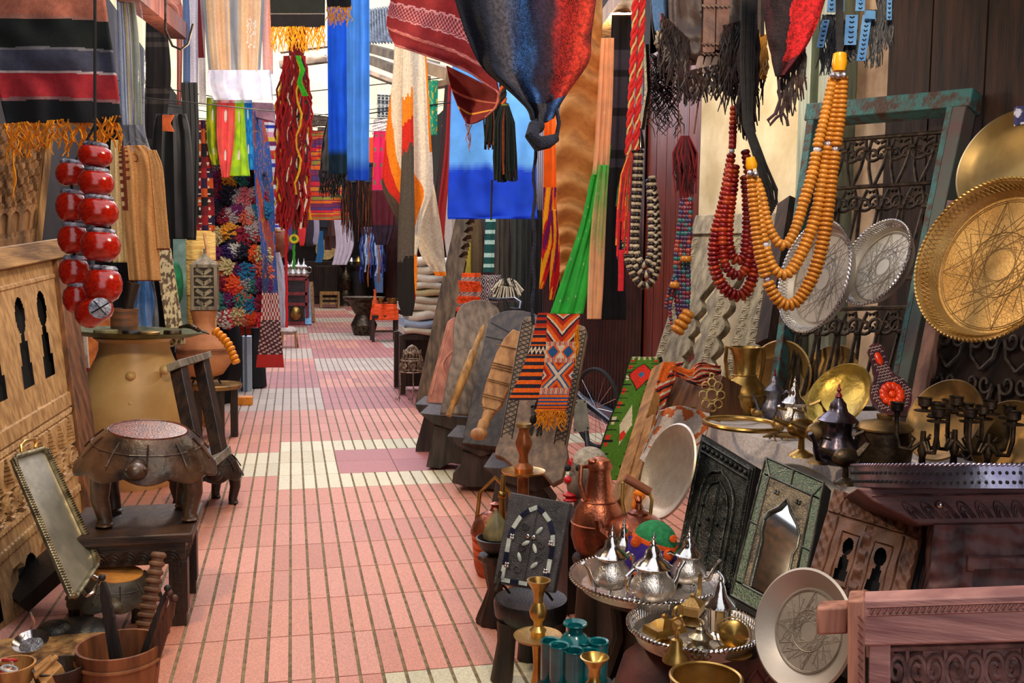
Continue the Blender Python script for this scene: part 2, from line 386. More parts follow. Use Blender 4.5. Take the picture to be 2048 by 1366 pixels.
def corrugated_roof():
    tl, tr, br, bl = (735, 20, 25), (800, 10, 22), (812, 84, 19), (735, 86, 21)
    Q = Quad(tl, tr, br, bl); g = G()
    g.grid(lambda u, v: Q.P(u, v, .04*sin(u*2*pi*12)), 72, 2)
    g.build('corrugated_roof', mat('zinc_sheet', c(150, 158, 176), c(90, 96, 116), rough=.5, metal=.4, scale=3), label='grey corrugated metal roof sheet over the lane, behind the pale felt scarf', cat='roof', solid=.01)
    g = G()
    for a, b in (((738, 96, 20), (868, 132, 17)), ((735, 118, 22), (850, 160, 18)), ((560, 130, 24), (655, 118, 24)), ((560, 100, 26), (655, 88, 26))):
        g.beam(W(*a), W(*b), .22, .16)
    g.beam(W(735, 145, 25), W(800, 170, 25), .5, .1)
    g.build('roof_beam', mat('grey_brown_beam', c(150, 126, 104), c(96, 76, 64), scale=4), label='weathered timber roof beams crossing the lane below the metal sheet', cat='beam')
    g = G(); g.beam(W(800, 118, 9), W(905, 150, 8.2), .12, .1); g.beam(W(850, 175, 9), W(905, 165, 8.5), .1, .05)
    g.build('awning_beam', mat('beige_beam', c(170, 146, 118), c(120, 96, 76), scale=5), label='beige timber awning bracket beside the red striped rug', cat='beam')
    g = G(); g.beam(W(235, -40, 5.9), W(356, 62, 8.6), .16, .14)
    g.build('awning_beam', wood('red_brown_beam', c(130, 66, 48), c(84, 40, 30)), label='red-brown beam sloping down over the bagged clothes at the upper left', cat='beam')
    g = G(); g.beam(W(1205, 60, 6.5), W(1265, -20, 5.2), .12, .1)
    g.build('awning_beam', OAK, label='light timber beam end above the orange tie-dye scarf', cat='beam')
    # rubble of eaves
    g = G()
    for k in range(16):
        x = R.uniform(598, 655); y = R.uniform(222, 262); g.beam(W(x-14, y+R.uniform(-4, 4), 21), W(x+16, y+R.uniform(-4, 6), 21), .12, .06)
    g.build('reed_eave', mat('brown_reeds', c(120, 92, 70), c(66, 48, 40)), label='dark broken eave of sticks beyond the red yarn bundle', cat='roof')
corrugated_roof()
# ---------------------------------------------------------------- shared builders
def relief(name, Q, fn, nu, nv, m, th=.03, parent=None, hole=None, **kw):
    """carved board: front surface pushed in and out by fn(s, t) in metres (s from left, t from top)"""
    g = G(); w, h = Q.w, Q.h
    g.grid(lambda u, v: Q.P(u, v, fn(u*w, v*h)), nu, nv)
    if hole:   # openings through the board, a black sheet painting the darkness behind
        keep = [k for k in range(len(g.f)) if not hole(((k % nu)+.5)/nu, (k//nu+.5)/nv)]; g.f = [g.f[k] for k in keep]; g.c = [g.c[k] for k in keep]
        b = G(); b.prism([(.01, .01), (.01, .99), (.99, .99), (.99, .01)], Q.P, -th, -.04); b.build('shade_backing', BLACK, parent)
    else: g.prism([(0, 0), (0, 1), (1, 1), (1, 0)], Q.P, -th, -.0145)
    n = nu+1
    def rim(u0, v0, u1, v1, k):
        g.grid(lambda a, b: Q.P(lerp(u0, u1, a), lerp(v0, v1, a), lerp(-.016, fn(lerp(u0, u1, a)*w, lerp(v0, v1, a)*h), b)), k, 1)
    rim(0, 0, 1, 0, nu); rim(0, 1, 1, 1, nu); rim(0, 0, 0, 1, nv); rim(1, 0, 1, 1, nv)
    return g.build(name, m, parent, **kw)
def keyhole(s, t, cx, cy, w, h):
    """Moorish keyhole niche, cy = top"""
    ds = abs(s-cx); y = (t-cy)/h
    if y < 0 or y > 1: return False
    if y < .42: return ds < w*.5*sqrt(max(0, 1-((y-.21)/.21)**2))
    if y < .5: return ds < w*.22
    return ds < w*(.3+.35*(int((y-.5)*4)/2+.3))
def arch(s, t, cx, cy, w, h):
    ds = abs(s-cx); y = t-cy
    if y < 0 or y > h: return False
    a = h*.38
    return ds < w/2*(sqrt(max(0, 1-((a-y)/a)**2)) if y < a else 1)
def rrect(r, n=8, w=1.0, h=1.0):
    """rounded rectangle in 0..1 coordinates; r in metres for a panel w x h"""
    P = []; ru, rv = r/w, r/h
    for cx, cy, a0 in ((1-ru, rv, -pi/2), (1-ru, 1-rv, 0), (ru, 1-rv, pi/2), (ru, rv, pi)):
        for k in range(n+1): a = a0+pi/2*k/n; P.append((cx+ru*cos(a), cy+rv*sin(a)))
    return P
def disc_axis(x, y, d, ratio, ang, s=1):
    """axis of a disc seen at (x,y,d) whose outline has minor/major = ratio; ang = image angle (deg, ccw from right) of the minor axis, towards which the face tips"""
    toc = (CAM-W(x, y, d)).normalized(); e = (_r*cos(radians(ang))+_u*sin(radians(ang))); e = (e-toc*e.dot(toc)).normalized()
    ph = math.acos(ratio)
    return (toc*cos(ph)+e*sin(ph)*s).normalized()
def rope_rim(g, ctr, ax, Rr, r, n):
    ax = V(ax).normalized(); e = V((1, 0, 0)) if abs(ax.x) < .8 else V((0, 1, 0)); e1 = (e-ax*e.dot(ax)).normalized(); e2 = ax.cross(e1)
    for k in range(n):
        a = 2*pi*k/n; rad = e1*cos(a)+e2*sin(a); tan = ax.cross(rad)
        M = Matrix((tan*.9+ax*.5, rad, ax*.9-tan*.4)).transposed()
        g.ball(V(ctr)+rad*Rr, (pi*Rr/n*1.5, r*.8, r*.8), 6, 4, M)
def round_tray(name, label, x, y, d, a, ratio, ang, m, mr=None, h=.03, rope=64, gallery=True, cat='tray', group=None, s=1, ax=None, ctr=None, stars=0, inner=.86, plate=False, engraved=None):
    ctr = W(x, y, d) if ctr is None else V(ctr); Rr = S(a, d) if ratio is not None or a > 2 else a
    ax = V(ax) if ax is not None else disc_axis(x, y, d, ratio, ang, s); mr = mr or m
    t = thing(name, label, cat, ctr, group)
    g = G()
    if plate: pr = [(0, -.004), (Rr*.70, -.004), (Rr*.98, h-.004), (Rr, h), (Rr*.96, h+.004), (Rr*.80, h*.55), (Rr*.70, .002), (0, .002)]
    else: pr = [(0, -.004), (Rr*inner, -.004), (Rr*.985, h), (Rr, h), (Rr*.975, h*1.02), (Rr*inner*.98, .002), (0, .002)]
    g.lathe(pr, ctr, ax, 72); g.build('dish' if plate else 'tray_plate', m, t)
    if stars:
        g = G(); e = V((1, 0, 0)) if abs(ax.x) < .8 else V((0, 1, 0)); e1 = (e-ax*e.dot(ax)).normalized(); e2 = ax.cross(e1); Ri = Rr*(.66 if plate else inner*.94)
        for (n, k, f) in ((8, 3, 1), (8, 3, .62), (12, 5, .98), (16, 5, .8), (8, 2, .34)):
            for i in range(n):
                a, b = 2*pi*i/n+.2, 2*pi*(i+k)/n+.2; g.tube([ctr+(e1*cos(a)+e2*sin(a))*Ri*f+ax*.003, ctr+(e1*cos(b)+e2*sin(b))*Ri*f+ax*.0022], .0008, 3)
        for f in (1.0, .97, .5): g.torus(ctr+ax*.003, ax, Ri*f, .0012, 48, 4)
        g.build('engraved_stars', stars, t)
    if gallery:
        g = G(); e = V((1, 0, 0)) if abs(ax.x) < .8 else V((0, 1, 0)); e1 = (e-ax*e.dot(ax)).normalized(); e2 = ax.cross(e1); n = 90
        for q in (0, 1):
            pts = [ctr+(e1*cos(2*pi*k/n)+e2*sin(2*pi*k/n))*(Rr*(.95 if (k+q) % 2 else .90))+ax*(h*(1.0 if (k+q) % 2 else .45)) for k in range(n)]
            g.tube(pts, .0018, 4, closed=True)
        g.build('pierced_gallery', mr, t)
    if rope:
        g = G(); rope_rim(g, ctr+ax*h, ax, Rr, .0075*max(1, Rr/.25), rope); g.build('rope_rim', mr, t)
    return t
def teapot(label, base, hgt, rz=0, m=None, name='teapot', group=None, wide=1.0, feet=True, handle=True, red=False):
    """Moroccan teapot; base = world point under its centre"""
    m = m or SILVER; base = V(base)
    t = thing(name, label, 'teapot', base, group)
    T = Matrix.Translation(base) @ Matrix.Rotation(rz, 4, 'Z') @ Matrix.Diagonal((hgt*wide, hgt*wide, hgt, 1))
    z0 = .10 if feet else .0
    g = G(T); g.lathe([(.10, z0), (.20, z0+.03), (.27, z0+.11), (.285, z0+.18), (.26, z0+.26), (.19, z0+.34), (.165, z0+.40), (.185, .545), (.20, .56)], n=36, flute=(12, .012)); g.build('body', SILVERE if m is SILVER else m, t)
    g = G(T); g.lathe([(.235, .545), (.24, .56), (.20, .59), (.19, .61), (.12, .66), (.10, .72), (.095, .76), (.06, .80), (.045, .83)], n=36, flute=(10, .02)); lid = g.build('lid', m, t)
    g = G(T); g.lathe([(.02, .82), (.045, .85), (.03, .88), (.014, .90), (.03, .93), (.012, .96), (.006, 1.0)], n=14); f = g.build('finial', m if not red else mat('red_knob', c(150, 24, 36), rough=.3), lid)
    g = G(T); g.tube([(.22, 0, z0+.10), (.33, 0, z0+.13), (.38, 0, z0+.24), (.42, 0, z0+.34), (.50, 0, z0+.44)], [.06, .05, .035, .028, .03], 10); g.build('spout', m, t)
    if handle:
        g = G(T); g.tube([(-.18, 0, .50), (-.30, 0, .55), (-.40, 0, .48), (-.40, 0, .34), (-.33, 0, .24), (-.25, 0, .24)], [.02, .026, .026, .024, .02, .018], 8); g.build('handle', m, t)
    if feet:
        for k in range(4):
            a = pi/4+k*pi/2; g = G(T); g.tube([(.19*cos(a), .19*sin(a), .15), (.22*cos(a), .22*sin(a), .07), (.21*cos(a), .21*sin(a), 0)], [.03, .016, .014], 6)
            g.build('foot', m, t)
    return t
def turtle_stool(label, base, s, rz, seatm, shellm=None, name='turtle_stool'):
    base = V(base); t = thing(name, label, 'stool', base); shellm = shellm or DARK
    T = Matrix.Translation(base) @ Matrix.Rotation(rz, 4, 'Z') @ Matrix.Diagonal((s, s, s, 1))
    T0 = T; T = T @ Matrix.Translation((0, 0, .6)) @ Matrix.Rotation(radians(9), 4, 'X') @ Matrix.Rotation(radians(4), 4, 'Y') @ Matrix.Translation((0, 0, -.6))
    g = G(T); n = 60
    prof = [(.34, .875), (.36, .885), (.41, .84), (.49, .76), (.56, .67), (.62, .59), (.62, .565), (.53, .61), (.36, .68), (0, .72)]
    rows = []
    for j, (r, z) in enumerate(prof):
        row = []
        for k in range(n):
            a = 2*pi*k/n; sc = 1+.045*abs(sin(a*5))*(1 if 4 <= j <= 6 else 0); dz = -.05*abs(sin(a*5))*(1 if 4 <= j <= 6 else 0)+(.0 if j > 6 else .0)
            sag = -.06*max(0, abs(cos(a))-.4) if 4 <= j <= 7 else 0
            row.append(g.p((r*sc*cos(a)*1.05, r*sc*sin(a)*.86, z+dz+sag)))
        rows.append(row)
    for j in range(len(rows)-1):
        for k in range(n): g.face((rows[j][k], rows[j+1][k], rows[j+1][(k+1) % n], rows[j][(k+1) % n]))
    # carved hexagon ridges on the shell
    for k in range(10):
        a = 2*pi*(k+.5)/10; P = [(.41, .845), (.49, .768), (.58, .645)]
        g.tube([(r*cos(a)*1.05, r*sin(a)*.86, z+.005) for r, z in P], .010, 5)
        b = 2*pi*(k+1)/10
        for q in (-1, 1):
            g.tube([(.495*cos(b)*1.05, .495*sin(b)*.86, .765), (.49*cos(b+q*.31)*1.05, .49*sin(b+q*.31)*.86, .765)], .008, 5)
    g.build('shell', shellm, t)
    g = G(T @ Matrix.Diagonal((1.05, .86, 1, 1))); g.lathe([(.345, .885), (.31, .89), (0, .88)], n=48); g.lathe([(.355, .884), (.35, .898), (.34, .89)], n=48, cap=False); g.build('seat', seatm, t); T = T0
    for i, (x, y) in enumerate(((-.40, -.26), (.40, -.26), (-.34, .30), (.34, .30))):
        g = G(T); g.tube([(x*.85, y*.85, .68), (x*1.02, y*1.0, .5), (x*1.06, y*1.02, .28), (x*.96, y*.94, .08), (x*.98, y*.98-.015, 0)], [.11, .10, .085, .068, .08], 12)
        g.ball((x*.95, y*.97-.03, .028), (.08, .09, .028), 12, 6); g.build('leg', shellm, t)
    g = G(T); g.tube([(-.06, -.30, .62), (-.08, -.48, .61), (-.09, -.62, .60)], [.08, .075, .08], 12); g.ball((-.09, -.66, .60), (.105, .12, .085), 14, 8)
    g.ball((-.17, -.72, .63), .018, 8, 5); g.ball((-.01, -.72, .63), .018, 8, 5); g.build('head', shellm, t)
    g = G(T); g.tube([(0, .40, .5), (0, .56, .46), (0, .62, .42)], [.04, .025, .01], 8); g.build('tail', shellm, t)
    return t
_bead = {}
def bead_mesh(kind, m):
    key = (kind, m.name)
    if key in _bead: return _bead[key]
    g = G()
    if kind == 'disc': g.lathe([(0, -.5), (.36, -.48), (.47, -.25), (.5, 0), (.47, .25), (.36, .48), (0, .5)], n=14)
    elif kind == 'barrel': g.lathe([(0, -.5), (.28, -.5), (.42, -.36), (.5, -.12), (.5, .12), (.42, .36), (.28, .5), (0, .5)], n=22)
    elif kind == 'tube': g.lathe([(0, -.5), (.42, -.5), (.5, -.42), (.5, .42), (.42, .5), (0, .5)], n=12)
    else: g.ball((0, 0, 0), .5, 12, 8)
    me = bpy.data.meshes.new('bead'); me.from_pydata(g.v, [], g.f); me.materials.append(m)
    me.polygons.foreach_set('use_smooth', [True]*len(me.polygons)); _bead[key] = me
    return me
def path_pts(pts, step):
    """resample a polyline of world points at the given spacing -> [(p, tangent)]"""
    P = [V(q) for q in pts]
    # smooth
    D = []
    for i in range(len(P)-1):
        p0 = P[max(i-1, 0)]; p1 = P[i]; p2 = P[i+1]; p3 = P[min(i+2, len(P)-1)]
        for k in range(10):
            f = k/10; D.append(.5*((2*p1)+(-p0+p2)*f+(2*p0-5*p1+4*p2-p3)*f*f+(-p0+3*p1-3*p2+p3)*f**3))
    D.append(P[-1]); out = []; need = step/2; 
    for a, b in zip(D, D[1:]):
        L = (b-a).length; pos = 0
        while L-pos >= need:
            pos += need; t = (b-a)/L; out.append((a+t*pos, t)); need = step
        need -= (L-pos)
    return out
def necklace(label, strands, d, group=None, cordm=None, name='bead_necklace'):
    """strands: (pixel polyline, width px, pitch px, kind, [materials] or fn(i,n)->(mesh kind, mat, wpx))"""
    top = strands[0][0][0]; t = thing(name, label, 'necklace', W(top[0], top[1], d), group); o0 = V(t.location)
    cnt = 0; rest = G(); restm = None
    g = G()
    for pts, wpx, pit, kind, mats_ in strands:
        dz = R.uniform(-.006, .006)
        wp = [W(q[0], q[1], d+dz+(q[2] if len(q) > 2 else 0)) for q in pts]
        g.tube([q for q, _ in path_pts(wp, .02)] or wp, .0022, 5)
        L = path_pts(wp, S(pit, d))
        for i, (p, tn) in enumerate(L):
            if callable(mats_): k2, mm, wq = mats_(i, len(L))
            else: k2, mm, wq = kind, (mats_[i % len(mats_)] if len(mats_) < 4 else R.choice(mats_)), wpx*R.uniform(.9, 1.08)
            q = tn.to_track_quat('Z', 'Y'); sz = S(wq, d); hz = S(pit, d)*1.02*(1 if k2 != 'ball' else wq/pit*.98)
            if cnt < 100:
                b = bpy.data.objects.new('bead', bead_mesh(k2, mm)); COL.objects.link(b); b.parent = t; b.location = p-o0
                b.rotation_mode = 'QUATERNION'; b.rotation_quaternion = q; b.scale = (sz, sz, hz); cnt += 1
            else:
                M = q.to_matrix(); rest.T = None; me = bead_mesh(k2, mm); i0 = len(rest.v)
                for vv in me.vertices: rest.v.append(p+M @ V((vv.co.x*sz, vv.co.y*sz, vv.co.z*hz)))
                cc = tuple(mm.node_tree.nodes['Color Ramp'].color_ramp.elements[1].color[:3])
                for f in me.polygons: rest.f.append(tuple(i0+k for k in f.vertices)); rest.c.append(cc)
    g.build('cord', cordm or BLACK, t)
    if rest.v: rest.build('beads', BEADATTR, t, kind='stuff')
    return t
BEADATTR = mat('mixed_beads', attr=True, rough=.28, scale=30, bump=.05)
def rod(a, b, r, m, name='hanging_rod', label=None, cat='rod', **kw): return G().tube([a, b], r, 8).build(name, m, label=label, cat=cat, **kw)
def candlestick(label, base, hgt, m, wide=1.0, name='candlestick', prof=None, drip=True, dripz=.42):
    base = V(base); t = thing(name, label, 'candlestick', base)
    T = Matrix.Translation(base) @ Matrix.Diagonal((hgt*wide, hgt*wide, hgt, 1))
    g = G(T); g.lathe(prof or [(.0, 0), (.13, 0), (.14, .02), (.10, .06), (.05, .10), (.035, .18), (.06, .22), (.035, .26), (.03, .38), (.055, .42), (.05, .46), (.03, .50), (.075, .57), (.085, .61), (.05, .66), (.03, .70), (.055, .74), (.03, .80), (.035, .86), (.05, .90)], n=28); g.build('stem', m, t)
    g = G(T); g.lathe([(.04, .89), (.045, .93), (.10, .98), (.115, 1.0), (.10, 1.0), (.05, .96), (.02, .92)], n=28, cap=False); g.build('candle_cup', m, t)
    if drip: g = G(T); g.lathe([(.03, dripz), (.22, dripz+.006), (.24, dripz+.02), (.22, dripz+.016), (.03, dripz+.014)], n=36); g.build('drip_pan', m, t)
    return t
# ---------------------------------------------------------------- left side
def stripes(stops, edge=None):
    def f(u, v):
        for s, col in stops:
            if v < s: return col
        return stops[-1][1]
    return f
def left_textiles():
    st = [(.44, c(190, 110, 86)), (.455, c(176, 116, 100)), (.60, c(14, 22, 20)), (.615, c(120, 116, 120)), (.735, c(66, 66, 84)), (.75, c(196, 170, 170)), (.865, c(170, 34, 44)), (.88, c(150, 100, 100)), (1, c(10, 12, 18))]
    t = thing('striped_rug', 'black, grey and red striped wool rug with orange fringe above the big red beads', 'rug', W(110, -260, 2.1))
    def cf(u, v): return stripes(st)(u, v+.010*sin(u*3)+.014*(.5-u))
    rows = [(-260, -130, 190), (-60, -70, 204), (60, -30, 218), (150, -10, 232), (245, 12, 243)]
    drape('rug_body', rows, 2.1, CLOTH, cf, folds=1.2, amp=.006, nu=50, nv=150, solid=.005, parent=t)
    g = fringe('fringe', W(14, 247, 2.1), W(240, 232, 2.1), 74, .062, mat('orange_yarn', c(232, 150, 16), c(196, 110, 8), rough=.9, scale=80), t, r=.0021, wig=.012)
    fringe('fringe_end', W(25, 300, 2.1), W(28, 300, 2.1), 2, .11, mat('orange_yarn'), t, r=.002, wig=.004)
    # big red beads on a cord
    red = mat('red_lacquer_bead', c(196, 34, 12), c(150, 20, 8), rough=.16, scale=10, bump=.05, coat=.6)
    cap = mat('pale_silver_cap', c(200, 200, 214), c(70, 70, 84), rough=.5, metal=.3, scale=60, bump=.5)
    n = thing('bead_necklace', 'necklace of huge glossy red beads with silver bands, hanging below the striped rug', 'necklace', W(185, 250, 1.95)); o0 = V(n.location)
    me = bead_mesh('barrel', red); dd = 1.95
    L = [(190, 312, 66, 42), (192, 366, 68, 50), (197, 424, 76, 56), (201, 492, 76, 60), (206, 570, 74, 66), (188, 622, 76, 54), (142, 348, 58, 46), (143, 414, 60, 58), (147, 479, 60, 56), (149, 544, 60, 54), (155, 598, 56, 54)]
    for i, (x, y, w_, h_) in enumerate(L):
        b = bpy.data.objects.new('bead', me); COL.objects.link(b); b.parent = n
        b.location = W(x, y, dd+(.03 if i > 5 else 0))-o0; b.scale = (S(w_, dd), S(w_, dd), S(h_, dd)); b.rotation_euler = (0, (.12 if i < 5 else -.1)+(-.5 if i == 5 else 0), 0)
        if i not in (5,):
            g = G(); p = W(x+1, y-h_*.5, dd+(.03 if i > 5 else 0)); g.lathe([(0, -.004), (S(w_*.34, dd), -.004), (S(w_*.36, dd), .001), (S(w_*.30, dd), .006), (0, .006)], p, (.1, 0, 1), 20, flute=(12, .05)); g.build('silver_band', cap, n)
    p = W(200, 616, dd-.036); ax = (CAM-p).normalized()
    g = G(); g.lathe([(0, 0), (.021, -.004), (.0, .004)], p, ax, 20); g.build('silver_band', cap, n, label='round silver inlay with an etched cross')
    g = G()
    g.tube([p+_r*.017+_u*.01+ax*.006, p-_r*.017-_u*.01+ax*.006], .0014, 4); g.tube([p-_r*.012+_u*.014+ax*.006, p+_r*.012-_u*.014+ax*.006], .0014, 4); g.build('etched_cross', BLACK, n)
    g = G(); g.tube([W(190, -250, dd), W(190, 250, dd), W(192, 400, dd), W(205, 560, dd)], .003, 6); g.tube([W(190, 250, dd+.02), W(142, 340, dd+.03), W(149, 540, dd+.03), W(170, 620, dd+.01)], .003, 6); g.build('cord', BLACK, n)
    # garments in plastic, upper left
    def gar(u, v): return c(120, 128, 96) if u > .62 else (c(60, 84, 150) if (u*9) % 1 < .25 else (c(206, 186, 120) if u > .35 else c(176, 190, 214)))
    t = thing('wrapped_garment', 'pale robe in a clear plastic sleeve, hanging beside the black and red striped rug', 'garment', W(265, -40, 6.4))
    drape('robe', [(-40, 232, 262), (60, 236, 276), (180, 240, 282), (250, 244, 284)], 6.4, CLOTH, gar, folds=3, amp=.02, parent=t)
    drape('plastic_sleeve', [(-60, 222, 262), (20, 228, 284), (120, 232, 291), (250, 236, 290), (302, 236, 302)], 6.3, PLASTIC, folds=4, amp=.035, nu=40, nv=60, solid=0, rough=.03, parent=t)
    # kaftans
    tan = c(206, 150, 92); br = c(128, 58, 30)
    t = thing('kaftan', 'tan kaftan with brown braid trim and buttons, hanging behind the big red beads', 'garment', W(285, 290, 6.3))
    def kf(u, v):
        if .985 < v: return br
        if u < .17 and v < .58: return br if (u > .08 or (v*60) % 1 < .5) else c(226, 190, 140)
        if v < .42 and .17 <= u < .27 and ((v*16) % 1) < .45*(1-abs(u-.2)*6): return br
        if abs((u-.42)**2*5+(v-.22)**2*22-.035) < .012 and u > .38: return br
        return tan
    drape('robe_body', [(291, 240, 290), (312, 238, 312), (360, 240, 322), (430, 246, 318), (500, 252, 318), (562, 258, 322)], 6.3, CLOTH, kf, folds=2.2, amp=.03, nu=60, nv=80, solid=.006, parent=t, ph=1)
    drape('sleeve', [(300, 296, 312), (340, 300, 326), (420, 308, 333), (500, 314, 340)], 6.22, CLOTH, lambda u, v: br if v > .97 or (v > .15 and u < .04) else tan, folds=.6, amp=.035, parent=t, solid=.006, taper=.5)
    g = G(); g.tube([W(252, 290, 6.33), W(268, 276, 6.33), W(300, 296, 6.33)], .006, 6); g.tube([W(268, 276, 6.33), W(268, 200, 6.33)], .003, 5); g.build('hanger', IRON, t)
    drape('plain_robe', [(280, 222, 242), (340, 220, 248), (430, 222, 252), (525, 226, 256)], 6.5, CLOTH, lambda u, v: c(232, 204, 150), folds=2, amp=.03, label='plain cream robe hanging left of the tan kaftan', cat='garment')
    drape('black_robe', [(228, 312, 372), (260, 306, 380), (330, 302, 386), (420, 304, 388), (478, 308, 388)], 7.4, CLOTH, lambda u, v: c(20, 20, 26), folds=3, amp=.03, label='black robe hanging between the tan kaftan and the pom-pom rug', cat='garment')
    g = G(); g.prism([(0, 0), (0, 1), (1, 1), (.66, .5), (1, 0)], Quad((325, 230, 7.3), (349, 230, 7.3), (349, 264, 7.3), (325, 262, 7.3)).P, 0, .006); g.build('paper_flag', mat('orange_card', c(190, 84, 30), rough=.8), label='notched orange card tag on the black robe', cat='tag')
    drape('dark_shawl', [(165, 362, 394), (260, 366, 398), (380, 372, 396), (480, 374, 392)], 7.8, CLOTH, lambda u, v: c(14, 16, 20), folds=3, amp=.04, label='narrow black shawl hanging along the edge of the pom-pom rug', cat='scarf')
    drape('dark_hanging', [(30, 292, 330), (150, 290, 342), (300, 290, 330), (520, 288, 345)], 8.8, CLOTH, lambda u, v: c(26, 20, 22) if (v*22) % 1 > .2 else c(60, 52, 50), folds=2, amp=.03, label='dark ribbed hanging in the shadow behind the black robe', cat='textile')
    for (nm, lab, rows, dd_, col) in (('scarf', 'slim slate-blue scarf hanging beside the iron hook', [(-60, 364, 376), (60, 366, 380), (165, 366, 380)], 8.6, c(82, 104, 150)),
                                 ('scarf', 'white scarf hanging just right of the slate-blue one', [(-60, 378, 396), (80, 380, 396), (215, 380, 396)], 8.8, c(226, 222, 240)),
                                 ('scarf', 'narrow scarf, brown-red above and white below, next to the bagged tan jackets', [(-60, 396, 406), (80, 396, 410), (208, 398, 412)], 8.7, None),
                                 ('pink_cloth', 'rose-pink cloth hanging behind the striped rug edge at the top left', [(-60, 308, 360), (0, 318, 362), (36, 350, 366), (210, 354, 362)], 9.4, c(220, 140, 120))):
        drape(nm, rows, dd_, CLOTH, (lambda u, v, col=col: col) if col else (lambda u, v: c(120, 30, 34) if v < .62 else c(230, 222, 224)), folds=1.5, amp=.02, nu=10, nv=24, label=lab, cat='scarf' if nm == 'scarf' else 'cloth')
    g = G(); g.tube([W(331, -30, 7), W(331, 60, 7), W(345, 92, 7), W(362, 99, 7), W(376, 88, 7), W(386, 48, 7)], .009, 8); g.build('iron_hook', IRON, label='curved iron hook hanging in front of the dark robes', cat='hook')
    # bagged jackets
    t = thing('wrapped_garment', 'tan jackets with grey edges wrapped in clear plastic, hanging above the tie-dye scarves', 'garment', W(475, -60, 8.4))
    def jk(u, v): return c(110, 116, 120) if (.44 < u < .56 or u < .05 or u > .95) else (c(226, 176, 104) if not (.72 < u < .88 and .45 < v < .75 and noise.noise(V((u*40, v*40, 0))) > .1) else c(240, 232, 220))
    drape('jackets', [(-60, 402, 530), (10, 406, 528), (80, 412, 524), (146, 418, 520)], 8.45, CLOTH, jk, folds=4, amp=.05, nu=60, nv=50, parent=t)
    drape('plastic_sleeve', [(-60, 396, 540), (60, 404, 536), (150, 412, 545), (206, 424, 550)], 8.3, PLASTIC, folds=5, amp=.05, nu=60, nv=50, solid=0, rough=.05, parent=t)
    drape('bag_bottom', [(140, 416, 540), (170, 416, 544), (200, 428, 546)], 8.4, mat('white_plastic', c(236, 232, 250), c(206, 206, 232), rough=.25, bump=.6, bscale=9), folds=3, amp=.03, parent=t)
    drape('pink_robe', [(-60, 520, 548), (60, 524, 546), (148, 526, 546)], 8.7, CLOTH, lambda u, v: c(232, 160, 140), folds=2, amp=.03, nu=12, label='salmon pink robe hanging right of the bagged tan jackets', cat='garment')
    g = G(); g.qbox(Quad((503, 204, 9.3), (545, 206, 9.3), (546, 242, 9.3), (504, 232, 9.3)), 0, 0, 1, 1, -.1, 0); g.build('wall_box', mat('lilac_paint', c(196, 150, 170), rough=.7), label='lilac painted box end above the white striped blanket', cat='box')
    # tie-dye scarves
    wh = c(238, 236, 230)
    def dye(c1, c2, k=3):
        def f(u, v):
            q = noise.noise(V((u*k, v*k*2, k*1.7))); ring = ((u-.5)**2*3+((v*2.2) % 1-.5)**2)
            return wh if ring < .022 else tuple(lerp(a, b, min(1, max(0, q*1.6+.5))) for a, b in zip(c1, c2))
        return f
    for lab, rows, cf_, dd_ in (('olive and yellow tie-dye scarf, leftmost of the bright scarves under the plastic bag', [(195, 413, 438), (280, 414, 438), (330, 424, 440)], dye(c(206, 214, 30), c(110, 140, 40)), 8.9),
        ('coral pink tie-dye scarf with white spots under the bagged jackets', [(200, 434, 470), (280, 434, 468), (355, 444, 458)], dye(c(246, 92, 96), c(240, 110, 100)), 8.7),
        ('lime green tie-dye scarf right of the coral one', [(200, 468, 488), (280, 466, 492), (352, 452, 500)], dye(c(200, 240, 50), c(170, 220, 60), 5), 8.8),
        ('turquoise and blue tie-dye scarf, rightmost of the bright scarves', [(200, 486, 504), (270, 488, 506), (340, 486, 508)], dye(c(40, 170, 230), c(30, 120, 210), 6), 8.9)):
        drape('tie_dye_scarf', rows, dd_, THIN, cf_, folds=2.5, amp=.03, nu=26, nv=50, label=lab, cat='scarf')
left_textiles()
